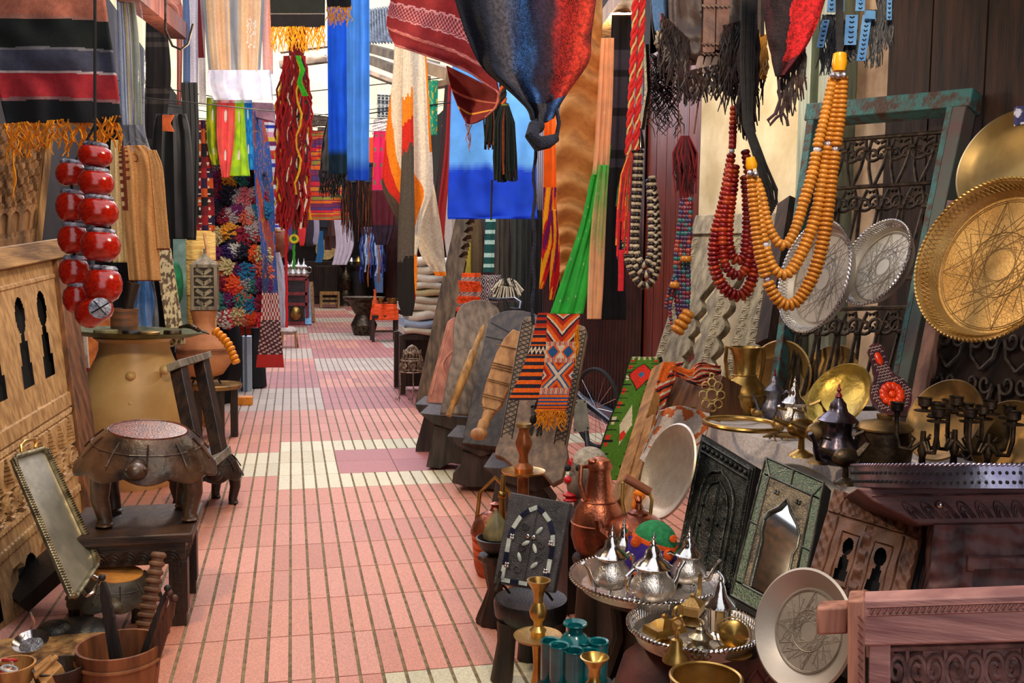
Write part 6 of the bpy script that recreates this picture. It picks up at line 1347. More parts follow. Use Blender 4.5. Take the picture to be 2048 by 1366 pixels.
    g.build('tassel', WOOL, t); g = G(); g.col = c(110, 70, 50); g.tube([W(1388, 268, 3.3), W(1400, 180, 3.3), W(1404, 60, 3.3)], .003, 5); g.tube([W(1362, 268, 3.3), W(1358, 220, 3.3)], .002, 5); g.build('string', WOOL, t)
    # braids
    t = thing('braided_cord', 'pair of red and gold braided cords ending in a loose red yarn tassel', 'cord', W(1275, -60, 3.4))
    for x0, x1, off, yb in ((1272, 1256, 0, 310), (1286, 1271, 0, 300)):
        g = G()
        for q in range(3):
            g.col = [c(206, 34, 34), c(206, 34, 34), c(206, 176, 110)][q]
            g.tube([W(lerp(x0, x1, max(0, k/70)**1.4)+4.2*sin(k*.62+q*2.1), lerp(-60, yb, k/70), 3.4+S(3.4, 3.4)*cos(k*.62+q*2.1)) for k in range(71)], S(3.7 if q < 2 else 2.2, 3.4), 6)
        g.build('braid', WOOL, t)
    g = G()
    for k in range(46):
        g.col = R.choice([c(210, 30, 34)]*5+[c(226, 120, 40), c(40, 90, 50), c(110, 30, 80)]); x = R.uniform(-13, 13); yb = R.uniform(400, 520)
        g.tube([W(1262+x*.3, 306, 3.4), W(1252+x*.8, 350, 3.4+x*.001), W(1247+x, (350+yb)/2, 3.4), W(1244+x, yb, 3.4)], .004, 4)
    for x in (1240, 1243): g.col = c(200, 20, 34); g.tube([W(x, 500, 3.4), W(x+1, 545, 3.4), W(x, 582, 3.4)], .008, 5)
    g.build('tassel', WOOL, t)
    # fringed leather bags
    LB = mat('brown_leather_dark', c(60, 38, 32), c(30, 19, 18), rough=.5, scale=8, bump=.3); LP = mat('tan_leather_panel', c(124, 76, 56), c(80, 46, 34), rough=.5, scale=8, bump=.3); FR = mat('dark_leather_fringe', c(52, 32, 30), c(22, 16, 18), rough=.5, scale=20)
    t = thing('leather_bag', 'dark brown leather bag with woven tan panels and long fringe, top right of centre', 'bag', W(1430, -120, 3.3))
    drape('bag_body', [(-120, 1335, 1520), (30, 1338, 1522), (90, 1345, 1518), (130, 1380, 1500)], 3.32, LB, folds=2, amp=.012, parent=t)
    for x0, x1, y0, y1 in ((1408, 1432, -40, 105), (1434, 1460, -40, 100)):
        Q = Quad((x0, y0, 3.27), (x1, y0, 3.27), (x1-3, y1, 3.26), (x0-3, y1, 3.26)); g = G(); g.prism(rrect(.006, 3, Q.w, Q.h), Q.P, -.004, .002); g.build('tan_panel', LP, t)
    g = G()
    for k in range(4): Q = Quad((1396+k*16, 112, 3.26), (1408+k*16, 112, 3.26), (1402+k*14, 148, 3.25), (1388+k*14, 146, 3.25)); g.prism(rrect(.008, 3, Q.w, Q.h), Q.P, -.003, .003)
    for y in (12, 88, 108):
        for k in range(7): g.tube([W(1404+k*9, y-2, 3.25), W(1411+k*9, y+2, 3.25)], .004, 5)
    g.build('woven_strips', mat('grey_laced', c(150, 120, 106), c(80, 60, 54), rough=.5), t)
    fringe('fringe', W(1326, 30, 3.24), W(1378, 80, 3.24), 90, S(100, 3.3), FR, t, r=.0035, wig=.02)
    fringe('fringe', W(1376, 142, 3.25), W(1524, 110, 3.25), 130, S(52, 3.3), FR, t, r=.0035, wig=.014)
    fringe('fringe', W(1450, 50, 3.2), W(1528, 30, 3.2), 110, S(130, 3.3), FR, t, r=.003, wig=.02)
    t = thing('leather_bag', 'dark leather bag with curly thin fringe hanging left of the panelled one', 'bag', W(1330, -100, 3.6))
    drape('bag_body', [(-100, 1296, 1345), (60, 1305, 1345), (110, 1318, 1345)], 3.6, LB, folds=1, amp=.01, parent=t)
    fringe('fringe', W(1306, 110, 3.55), W(1350, 110, 3.55), 60, S(120, 3.6), FR, t, r=.002, wig=.04, seg=9)
    drape('denim_flap', [(-80, 1298, 1332), (20, 1304, 1333), (62, 1310, 1333)], 3.4, CLOTH, lambda u, v: c(190, 50, 60) if .55 < v < .8 and .5 < u < .8 and (u*v*90) % 1 < .5 else c(84, 120, 164), folds=1, amp=.008, label='faded blue denim flap with a red motif hanging between the braids and the leather bags', cat='cloth')
    g = G()
    for k in range(40): q = W(1322+R.uniform(-10, 10), 66+R.uniform(-4, 16), 3.38); g.tube([q, q+V((R.uniform(-.02, .02), -.01, -.03))], .004, 4)
    g.build('fur_trim', mat('cream_fur', c(220, 200, 170), rough=.95), label='tuft of cream fur at the lower end of the denim flap', cat='fur')
    for lab, x, y0, y1, w_, col, d in (('black leather tassel hanging between the leather bag and the red-black scarf', 1500, 60, 250, 16, FR, 3.0), ('yellow ochre leather tassel peeping out beside the red and black scarf', 1522, 70, 150, 8, mat('ochre_leather', c(190, 130, 30), c(120, 76, 20), rough=.5), 3.15)):
        t = thing('leather_tassel', lab, 'tassel', W(x, y0, d)); fringe('tassel', W(x-w_, y0, d), W(x+w_, y0, d), 46, S(y1-y0, d), col, t, r=.004, wig=.015, var=.15)
        G().tube([W(x, -60, d), W(x, y0+4, d)], .012, 6).build('strap', FR, t)
    # red and black scarf
    t = thing('woven_scarf', 'loosely woven scarf, half black and half bright red, ending in knotted cords', 'scarf', W(1590, -100, 2.6))
    def rb(u, v): q = u+.06*noise.noise(V((u*5, v*8, 3))); return c(50, 14, 26) if q < .14 else (c(36, 20, 28) if q < .42-.1*v else (c(206, 26, 34) if v < .8 else c(96, 18, 34)))
    sheet('scarf', [[(1500, -120), (1600, -120), (1690, -120)], [(1526, -20), (1600, -20), (1655, -20)], [(1532, 60), (1590, 62), (1634, 48)], [(1542, 110), (1580, 112), (1612, 92)], [(1552, 152), (1560, 154), (1572, 146)]], 2.6, NET, rb, folds=2, amp=.012, nu=60, nv=60, parent=t)
    pc = mat('plum_wool', c(60, 30, 44), c(30, 16, 24), rough=.95)
    g = G(); g.tube([W(1556, 150, 2.6), W(1560, 200, 2.6), W(1550, 228, 2.6), W(1536, 240, 2.6), W(1540, 250, 2.6), W(1552, 236, 2.6), W(1566, 226, 2.6), W(1574, 240, 2.6), W(1576, 252, 2.6)], .0045, 6); g.build('knotted_cord', pc, t)
    fringe('fringe', W(1562, 148, 2.65), W(1612, 96, 2.65), 34, S(84, 2.65), FR, t, r=.003, wig=.012)
    # blue leather tassels
    BL = mat('blue_leather', c(104, 156, 206), c(70, 120, 176), rough=.45); 
    t = thing('leather_tassel_bunch', 'bunch of light blue punched leather straps with long black fringe at the top right', 'tassel', W(1705, -60, 3.0))
    for (x0, y0, x1, y1, w_) in ((1668, -60, 1662, 24, 8), (1683, -60, 1680, 24, 8), (1652, 40, 1640, 95, 7), (1725, -60, 1720, 22, 9), (1735, 30, 1722, 122, 9), (1780, -60, 1778, 40, 5), (1704, 30, 1700, 90, 12)):
        Q = Quad((x0-w_, y0, 2.98), (x0+w_, y0, 2.98), (x1+w_, y1, 2.97), (x1-w_, y1, 2.97)); g = G(); g.prism([(0, 0), (0, 1), (1, 1), (1, 0)], Q.P, -.002, .001)
        for k in range(int((y1-y0)/9)):
            v = (k+.5)/int((y1-y0)/9)
        g.build('strap', BL, t)
        g = G()
        for k in range(int((y1-y0)/9)):
            v = (k+.5)/int((y1-y0)/9); g.tube([Q.P(.3, v-.02, .002), Q.P(.5, v+.015, .002), Q.P(.7, v-.02, .002)], .0022, 4)
        g.build('punched_crescents', BLACK, t)
    g = G(); g.box(W(1740, 30, 2.96), (S(20, 3), .01, S(16, 3))); g.build('slider', BL, t)
    for a, b, y0, ln in ((1645, 1668, 30, 108), (1668, 1690, 40, 90), (1692, 1712, 60, 60), (1735, 1765, 20, 104), (1755, 1785, 0, 90)): fringe('fringe', W(a, y0, 3.0), W(b, y0, 3.0), 26, S(ln, 3), mat('blue_black_fringe', c(30, 34, 46), c(14, 16, 22), rough=.5), t, r=.0028, wig=.012, var=.12)
    rod(W(1230, -150, 3.8), W(1900, -260, 2.5), .018, OAK, 'hanging_rail', 'wooden rail above the frame carrying the necklaces and bags', 'rail')
right_hanging()
def right_wall():
    # carved pale shutters
    Q = Quad((1398, 452, 6.3), (1578, 448, 5.6), (1480, 830, 5.4), (1288, 800, 6.2))
    t = thing('carved_shutters', 'tall pair of pale carved wooden shutters with scalloped openings, leaning on the cream wall', 'shutter', Q.P(.5, 1))
    def scal(u0, v0, v1, n, dep, sg):
        P = []
        for k in range(n):
            for j in range(5): P.append((u0+sg*dep*sin(pi*j/5), lerp(v0, v1, (k+j/5)/n)))
        P.append((u0, v1)); return P
    g = G(); g.prism([(0, 0), (0, 1), (.30, 1)]+scal(.30, .96, .42, 5, .06, 1)+[(.40, .32), (.44, .14), (.40, .06), (.3, 0)], Q.P, -.03, .02); g.build('leaf', SILW, t, bevel=.004)
    g = G(); g.prism([(.62, 0)]+[(.46, .04), (.50, .16), (.46, .30)]+scal(.44, .38, .98, 5, .05, -1)+[(.62, 1)]+scal(.62, .98, .46, 5, .05, 1)[:0]+scal(.60, .96, .40, 5, .06, 1)+[(.66, .3), (.66, 0)], Q.P, -.03, .02); g.build('middle_leaf', SILW, t, bevel=.004)
    g = G(); g.prism([(.70, 0), (.72, .3), (.76, .45), (.76, 1), (1.06, 1), (1.0, 0)], Q.P, -.03, .02); g.build('leaf', SILW, t, bevel=.004)
    g = G(); g.qbox(Q, -.02, -.05, 1.04, .06, -.02, .04); g.build('top_rail', SILW, t, bevel=.004)
    g = G()
    for u in (.05, .55, .82, .96):
        for k in range(16):
            v = .1+k*.055
            g.tube([Q.P(u+.03*cos(a*.5), v+.018*sin(a*.5), .022) for a in range(11)], .003, 4); g.tube([Q.P(u-.03, v+.025, .022), Q.P(u+.03, v+.025, .022)], .003, 4)
    g.build('carved_scrolls', mat('pale_ridge', c(200, 190, 160), c(150, 140, 112), rough=.6), t)
    g = G(); g.beam(W(1588, 408, 5.5), W(1545, 690, 5.2), .14, .12, (0, -1, 0)); g.build('dark_post', BROWNW, label='dark brown squared post standing behind the large amber necklace', cat='post')
    # framed iron grille
    Q = Quad((1640, 240, 4.75), (1938, 214, 4.15), (1800, 872, 3.85), (1552, 872, 4.4))
    TEAL = mat('worn_teal_paint', c(70, 126, 128), c(88, 66, 58), rough=.6, scale=9, st=(2, 2, 2), bump=.4, contrast=(.38, .56)); t = thing('iron_grille', 'big wrought-iron scroll grille in a worn teal frame behind the silver trays', 'grille', Q.P(.5, 1))
    g = G(); g.qbox(Q, -.08, -.045, 1.04, .012, -.05, .05); g.build('top_rail', TEAL, t, bevel=.005)
    g = G(); g.qbox(Q, .94, 0.012, 1.02, 1, -.04, .05); g.build('stile', mat('mauve_teal', c(110, 84, 84), c(84, 110, 104), rough=.6, scale=5, bump=.3, contrast=(.3, .7)), t, bevel=.004)
    g = G(); g.qbox(Q, .905, 0.012, .94, 1, -.04, .05); g.build('stile_edge', TEAL, t)
    g = G(); g.qbox(Q, -.06, .012, .0, 1, -.04, .05); g.build('stile', TEAL, t, bevel=.004)
    g = G(); ra = .011
    rowsv = [.075, .235, .53, .62, .92, .98]
    for v in rowsv: g.tube([Q.P(0, v, 0), Q.P(.91, v, 0)], .010, 6)
    def spiral(u, v, r, du, turn=1, dr=1):
        return [Q.P(u+du*0+(r*(1-k/22)*cos(dr*k*.42))/Q.w, v+(r*(1-k/22)*sin(dr*k*.42)*turn)/Q.h, 0) for k in range(20)]
    for i in range(6):
        u0 = .08+i*.155
        for vb, vt in ((.235, .075), (.53, .235), (.92, .62)):
            H = vb-vt; top = vt+H*.25
            for sgn in (-1, 1):
                g.tube([Q.P(u0+sgn*.012, top, 0), Q.P(u0+sgn*.03, lerp(top, vb, .5), 0), Q.P(u0+sgn*.070, vb, 0)], ra*.8, 5)
                g.tube([Q.P(u0+sgn*.01, top, 0), Q.P(u0+sgn*.02, top-.03, 0), Q.P(u0+sgn*.045, vt+.012, 0), Q.P(u0+sgn*.07, vt+.02, 0)], ra*.8, 5)
                g.tube(spiral(u0+sgn*.042, vt+(.055 if H > .15 else .035), .042 if H > .15 else .028, 0, 1, sgn), ra*.75, 5)
            g.tube([Q.P(u0-.02, top, .004), Q.P(u0+.02, top, .004)], .012, 6)
    g.build('iron_scrolls', IRON, t)
    # mat standing behind, dark niche
    # silver and brass trays
    TRP = mat('pale_silver_plate', c(206, 198, 184), c(190, 180, 166), rough=.45, metal=.5, scale=10, bump=.04); TRL = mat('engraved_line', c(166, 156, 144), rough=.5, metal=.6); BRL = mat('engraved_brass_line', c(140, 106, 60), rough=.5, metal=.6)
    SR = mat('silver_rope', c(226, 222, 224), c(176, 172, 176), rough=.25, metal=.9, scale=40)
    round_tray('round_tray', 'larger silver tray with pierced gallery on the grille, behind the amber necklace', 1645, 558, 3.75, 113, .56, 165, TRP, SR, h=.045, rope=84, s=1, stars=TRL)
    round_tray('round_tray', 'smaller silver round tray engraved with stars, hanging right of the larger one on the grille', 1766, 534, 3.7, 92, .58, 152, TRP, SR, h=.045, rope=76, stars=TRL)
    round_tray('round_tray', 'huge brass round tray with roped rim and pierced gallery at the right edge', 2000, 530, 3.0, 168, .76, 155, BRASSE, BRASS, h=.06, rope=110, stars=BRL)
    round_tray('round_tray', 'plain brass tray partly hidden above the huge roped brass tray', 2030, 336, 3.45, 118, .78, 150, mat('smooth_brass', c(160, 136, 86), c(116, 92, 54), rough=.4, metal=.75, scale=5, bump=.05), h=.03, gallery=False, rope=0, plate=True)
    def plate(lab, x, y, d, a, ratio, ang, m): round_tray('brass_plate', lab, x, y, d, a, ratio, ang, m, h=.025, gallery=False, rope=0, plate=True, cat='plate')
    # table with white cloth, and everything on it
    z = .80
    t = thing('display_table', 'table under a white cloth against the right wall, crowded with brass and silver ware', 'table', (2.3, 3.3, 0))
    g = G(); g.prism([(1.80, 4.15), (2.0, 2.75), (2.86, 2.75), (2.86, 4.15)], lambda a, b, cc: V((a, b, cc)), z-.05, z-.012); g.build('table_top', BROWNW, t)
    for x, y in ((1.9, 4.05), (2.1, 2.85), (2.78, 2.85), (2.78, 4.05)): g = G(); g.box((x, y, (z-.05)/2), (.06, .06, z-.05)); g.build('leg', BROWNW, t)
    # cloth: top plus skirt
    edge = [(1.72, 4.25), (1.76, 3.9), (1.84, 3.4), (1.90, 3.0), (1.96, 2.7)]
    g = G()
    def cf(u, v):
        n = len(edge)-1; q = u*n; i = min(int(q), n-1); f = q-i; e = V((lerp(edge[i][0], edge[i+1][0], f), lerp(edge[i][1], edge[i+1][1], f), z))
        if v < .5: return V((lerp(2.84, e.x, v*2), e.y, z+.004*sin(e.y*30)*(v*2)))
        k = (v-.5)*2; drop = .20+.05*sin(u*9)+.05*(u < .3); return V((e.x-.03*sin(k*1.5)-.02*sin(u*34)*k, e.y+.006, z-drop*k))
    g.grid(cf, 70, 30, lambda u, v: c(206, 110, 50) if (v > .5 and u < .28 and noise.noise(V((u*40, v*14, 2))) > .18) else c(214, 204, 202)); t2 = g.build('tablecloth', CLOTH, label='white cloth with rusty stains covering the display table', cat='tablecloth', solid=.004)
    def at(x, y, zz=z+.006): return FL(x, y, zz)
    plate('hammered brass plate with a dotted rim standing behind the brass jug', 1562, 756, 4.5, 76, .82, 165, BRASSE)
    plate('copper-tinged plate standing tilted behind the yellowish dented plate', 1655, 760, 4.3, 76, .66, 140, OLDB)
    plate('yellowish dented brass plate standing right of the silver teapot', 1682, 798, 4.05, 76, .68, 140, mat('yellow_brass', c(206, 178, 90), c(150, 120, 50), rough=.35, metal=.85, scale=8, bump=.3))
    plate('brass plate standing behind the candelabra, left of two', 1895, 845, 3.4, 88, .74, 150, OLDB)
    plate('brass plate standing behind the candelabra, cut by the right edge of the view', 2020, 880, 3.25, 80, .78, 150, OLDB)
    # brass jug
    p = at(1486, 826); d = DF(1486, 826, z); h = W(1486, 694, d).z-z; t = thing('brass_jug', 'tall brass jug with two handles at the back of the white-clothed table', 'jug', p)
    g = G(); g.lathe([(S(a, d), h*b) for a, b in ((30, 0), (44, .12), (46, .28), (40, .42), (26, .54), (22, .60), (22, .72), (24, .86), (29, .96), (31, 1), (28, 1), (21, .9))], p, n=44); g.build('jug_body', BRASS, t)
    g = G()
    for b in (.28, .30, .58): g.torus(p+V((0, 0, h*b)), (0, 0, 1), S(46 if b < .5 else 24, d), .003, 40, 5)
    g.build('engraved_band', BRASSE, t)
    for sgn in (-1, 1):
        g = G(); sx = _r0*sgn; g.tube([p+sx*S(27, d)+V((0, 0, h*.97)), p+sx*S(36, d)+V((0, 0, h*1.0)), p+sx*S(38, d)+V((0, 0, h*.8)), p+sx*S(31, d)+V((0, 0, h*.48))], .009, 8); g.build('handle', BRASS, t)
    def tp(lab, x, y, ytop, m=None, rz=0, **kw):
        q = at(x, y); d_ = DF(x, y, z); return teapot(lab, q, W(x, ytop, d_).z-z, rz, m, **kw)
    PEW = mat('pewter', c(150, 150, 166), c(110, 108, 124), rough=.38, metal=.85, scale=20, bump=.08); DKS = mat('dark_silver', c(120, 112, 124), c(70, 62, 70), rough=.28, metal=.95, scale=12, bump=.12)
    tp('grey pewter teapot with a red knob beside the tall brass jug', 1546, 838, 734, PEW, 2.6, feet=False, red=True, wide=.8)
    tp('shiny silver teapot with a ribbed lid standing in the middle of the white-clothed table', 1586, 872, 752, SILVER, 3.6, wide=.85)
    tp('large dark silver teapot right of the shiny silver one on the white cloth', 1672, 930, 768, DKS, 3.5, feet=False, red=True)
    q = at(1765, 938); d = DF(1765, 938, z); h = W(1765, 840, d).z-z; t = thing('lidded_pot', 'squat dark bronze lidded pot in front of the flower-painted mirror back', 'pot', q)
    g = G(); g.lathe([(S(50, d), 0), (S(54, d), h*.4), (S(50, d), h*.8), (S(44, d), h*.82)], q, n=40); g.build('pot_body', DARKB, t)
    g = G(); g.lathe([(S(54, d), h*.82), (S(55, d), h*.86), (S(44, d), h*.95), (S(14, d), h*1.02), (S(16, d), h*1.12), (0, h*1.14)], q, n=40); g.build('lid', OLDB, t)
    # bracelets, spoon, ornaments
    def rin(lab, x, y, a, zz=z+.03, tilt=(0, 0, 1)):
        d_ = DF(x, y, zz); q = FL(x, y, zz); Rr = S(a, d_); t = thing('brass_ring', lab, 'ring', q); ax = V(tilt).normalized(); g = G(); g.torus(q, ax, Rr, .010, 56, 8)
        g.build('hoop', BRASS, t); g = G()
        e = (V((1, -.2, 0))-ax*ax.dot(V((1, -.2, 0)))).normalized(); s_ = ax.cross(e)
        for k in (-2, 0, 2): aa = .12*k; g.torus(q+(e*cos(aa)+s_*sin(aa))*Rr, s_*cos(aa)-e*sin(aa), .012, .006, 14, 6)
        g.ball(q+e*Rr*1.0, .018, 10, 7); g.build('clasp', BRASSE, t)
    rin('large plain brass neck ring lying at the back of the white cloth', 1442, 826, 74); rin('twisted brass neck ring overlapping the plain one on the white cloth', 1484, 848, 74, z+.055, (.03, -.02, 1))
    g = G(); A, B = at(1372, 826, z+.02), at(1440, 842, z+.02); g.tube([A, A.lerp(B, .5), B], [.006, .004, .006], 6); g.ball(A, (.05, .03, .012), 14, 7); g.build('ladle', BRASS, label='brass ladle at the left corner of the white cloth', cat='ladle')
    g = G(); q = W(1424, 790, 4.2)
    for k in range(8): a = k*pi/4; g.torus(q+_r*.038*cos(a)+_u*.055*sin(a), -_f, .018, .003, 14, 5)
    g.torus(q, -_f, .025, .003, 18, 5); g.torus(q+_u*.085, -_f, .01, .003, 12, 5); q2 = at(1424, 812); g.tube([q-_u*.07, q2], .004, 5); g.lathe([(.03, 0), (.026, .01), (0, .012)], q2, n=16); g.build('brass_ornament', mat('yellow_lattice_brass', c(220, 186, 110), rough=.3, metal=.8), label='openwork brass ornament on a foot left of the brass jug', cat='ornament')
    # brass twisted figures and little lamp in front of the teapots
    for k, (x, y, sz, m, lab) in enumerate(((1602, 912, 46, BRASS, 'curly brass bird candle holder in front of the shiny silver teapot'), (1640, 925, 50, OLDB, 'brass bird candle holder with a long neck left of the dark silver teapot'), (1560, 880, 34, OLDB, 'small brass lizard lying on the white cloth'), (1690, 968, 44, DARKB, 'dark bronze oil lamp at the front corner of the table'))):
        q = at(x, y); d_ = DF(x, y, z); s_ = S(sz, d_); t = thing('brass_figure', lab, 'figure', q)
        if k == 2:
            g = G(); g.tube([q+_r0*(-s_)+V((0, 0, .012)), q+_r0*(-s_*.3)+V((0, .01, .02)), q+_r0*(s_*.4)+V((0, 0, .02)), q+_r0*(s_*1.2)+V((0, 0, .012))], [.004, .012, .014, .006], 8)
            for a in (-.4, .3): g.tube([q+_r0*s_*a+V((0, -.02, .0)), q+_r0*s_*a+V((0, 0, .02)), q+_r0*s_*a+V((0, .03, 0))], .004, 5)
            g.build('body', m, t); continue
        g = G(); g.lathe([(s_*.55, 0), (s_*.5, .008), (s_*.15, s_*.3), (s_*.12, s_*.8)], q, n=20); g.build('foot', m, t)
        g = G(); g.ball(q+V((0, 0, s_*1.2)), (s_*.7, s_*.35, s_*.45), 14, 9); g.tube([q+_r0*s_*.5+V((0, 0, s_*1.3)), q+_r0*s_*1.0+V((0, 0, s_*1.9)), q+_r0*s_*.7+V((0, 0, s_*2.4)), q+_r0*s_*.3+V((0, 0, s_*2.2))], [s_*.2, s_*.13, s_*.1, s_*.07], 8); g.tube([q-_r0*s_*.5+V((0, 0, s_*1.3)), q-_r0*s_*1.2+V((0, 0, s_*1.6)), q-_r0*s_*1.1+V((0, 0, s_*2.1)), q-_r0*s_*.7+V((0, 0, s_*2.0))], [s_*.14, s_*.1, s_*.08, s_*.05], 8); g.build('body', m, t)
    # flower-painted lute-shaped mirror back
    q = W(1782, 785, 3.35); t = thing('painted_mirror_back', 'long-necked mirror back with an orange-red flower and white scale pattern, standing among the brassware', 'mirror', q); n_ = (-_f*.92+_u*.28).normalized(); e = (_r*.97+_u*.25); e = (e-n_*n_.dot(e)).normalized(); up = n_.cross(e)
    k_ = S(1, 3.35); out = [(40*cos(a), 44*sin(a)-4) for a in [radians(v) for v in range(115, 426, 12)]]
    out = [(x, y) for x, y in out]+[(16, 46), (15, 70), (20, 92), (12, 104), (-4, 104), (-13, 92), (-13, 68), (-18, 46)]
    g = G(); g.prism(out, lambda a, b, cc: q+e*a*k_+up*b*k_+n_*cc, -.02, 0); g.build('board', mat('plum_lacquer', c(90, 44, 50), c(50, 26, 40), rough=.3), t)
    g = G(); fl = mat('orange_lacquer', c(244, 70, 16), c(200, 40, 10), rough=.25)
    for k in range(12): a = k*pi/6; g.ball(q+e*k_*17*cos(a)+up*k_*(17*sin(a)-4)+n_*.004, (k_*9, .008, k_*9), 10, 6, Matrix((e, n_, up)).transposed())
    g.ball(q+up*k_*-4+n_*.006, (k_*8, .008, k_*8), 10, 6, Matrix((e, n_, up)).transposed()); g.ball(q+up*k_*72+n_*.003, (k_*8, .006, k_*14), 10, 6, Matrix((e, n_, up)).transposed()); g.build('flower', fl, t)
    g = G()
    for j in range(26):
        for i in range(12):
            a = -40+i*7.4+(j % 2)*3.7; b = -46+j*5.9; r0 = sqrt(a*a+(b+4)**2)
            inside = (r0 < 38 and r0 > 27) or (abs(a) < 13-(0 if b < 50 else 0) and 36 < b < 98 and not (abs(a) < 9 and 58 < b < 86))
            if inside: g.tube([q+e*k_*(a+2.6*cos(t_*pi/5))+up*k_*(b+2.6*sin(t_*pi/5))+n_*.002 for t_ in range(6)], .0011, 4)
    g.build('scale_pattern', mat('white_lacquer', c(226, 214, 200), rough=.4), t)
    # candelabra
    def candelabrum(lab, x, y, ytop, m, arms=3, a0=0, spread=46):
        q = at(x, y); d_ = DF(x, y, z); h = W(x, ytop, d_).z-z; t = thing('candelabrum', lab, 'candelabrum', q); k = S(1, d_)
        g = G(); g.lathe([(k*26, 0), (k*24, .01), (k*8, .03), (k*6, h*.3), (k*10, h*.38), (k*6, h*.45), (k*5, h*.62)], q, n=20); g.build('stem', m, t)
        for i in range(arms+1):
            a = a0+2*pi*i/arms; r_ = 0 if i == arms else k*spread; e = V((cos(a), sin(a), 0)); top = q+e*r_+V((0, 0, h*(.86 if i == arms else .78)))
            if i < arms:
                g = G(); b = q+V((0, 0, h*.5)); g.tube([b, b+e*r_*.4+V((0, 0, -h*.12)), b+e*r_*.85+V((0, 0, -h*.10)), b+e*r_+V((0, 0, h*.08)), top], k*4.4, 7); g.tube([b+e*r_*.5+V((0, 0, -h*.1)), b+e*r_*.3+V((0, 0, h*.02)), b+e*r_*.5+V((0, 0, h*.06))], k*2.6, 6); ar = g.build('arm', m, t)
            else: ar = t
            g = G(); g.lathe([(k*5, 0), (k*19, k*1), (k*20, k*3), (k*6, k*4), (k*6, k*8), (k*12, k*12), (k*13, k*26), (k*15, k*28), (k*12, k*28), (k*10, k*14), (0, k*14)], top, n=20); g.build('candle_cup', m, ar)
        return t
    candelabrum('dark bronze candelabrum nearest the painted mirror back, leftmost of three', 1842, 962, 800, DARKB, 3, .4, 50)
    candelabrum('dark bronze candelabrum, middle one of the three before the standing brass plates', 1905, 958, 798, DARKB, 3, 1.2, 48)
    candelabrum('dark bronze candelabrum with wide arms, rightmost of three', 1972, 966, 806, DARKB, 4, .2, 54)
    # carved brown door with iron scrolls behind the huge brass tray
    Q = Quad((1905, 420, 3.9), (2150, 440, 3.42), (2110, 960, 3.3), (1805, 930, 3.7)); t = thing('scrollwork_screen', 'brown wooden panel with iron scrollwork behind the huge brass tray', 'panel', Q.P(.5, 1))
    g = G(); g.qbox(Q, .1, .05, 1, 1, -.03, -.015); g.build('board', BROWNW, t)
    g = G(); g.qbox(Q, 0, 0, .1, 1, -.03, .03); g.build('stile', wood('pinkish_wood', c(160, 118, 100), c(110, 76, 66)), t, bevel=.004); g = G(); g.qbox(Q, -.02, -.03, 1, .04, -.03, .03); g.build('top_rail', PINKW, t, bevel=.004)
    g = G()
    for i in range(3):
        for j in range(3):
            u, v = .2+i*.25, .5+j*.17
            for sg in (-1, 1): g.tube([Q.P(u+sg*(.055*(1-k/20)*cos(k*.4)+.05), v+.045*(1-k/20)*sin(k*.4), .0) for k in range(18)], .008, 5); g.tube([Q.P(u+sg*.1, v, 0), Q.P(u+sg*.08, v+.07, 0), Q.P(u, v+.12, 0)], .008, 5)
    g.build('iron_scrolls', IRON, t)
    g = G(); g.qbox(Quad((2034, 212, 3.2), (2060, 212, 3.2), (2060, 246, 3.2), (2034, 250, 3.2)), 0, 0, 1, 1, -.02, 0); g.build('striped_cloth_scrap', mat('blue_white_scrap', c(220, 220, 236), c(60, 60, 110), rough=.9, scale=20, contrast=(.48, .52)), label='scrap of blue and white cloth at the right edge above the brass trays', cat='cloth')
right_wall()
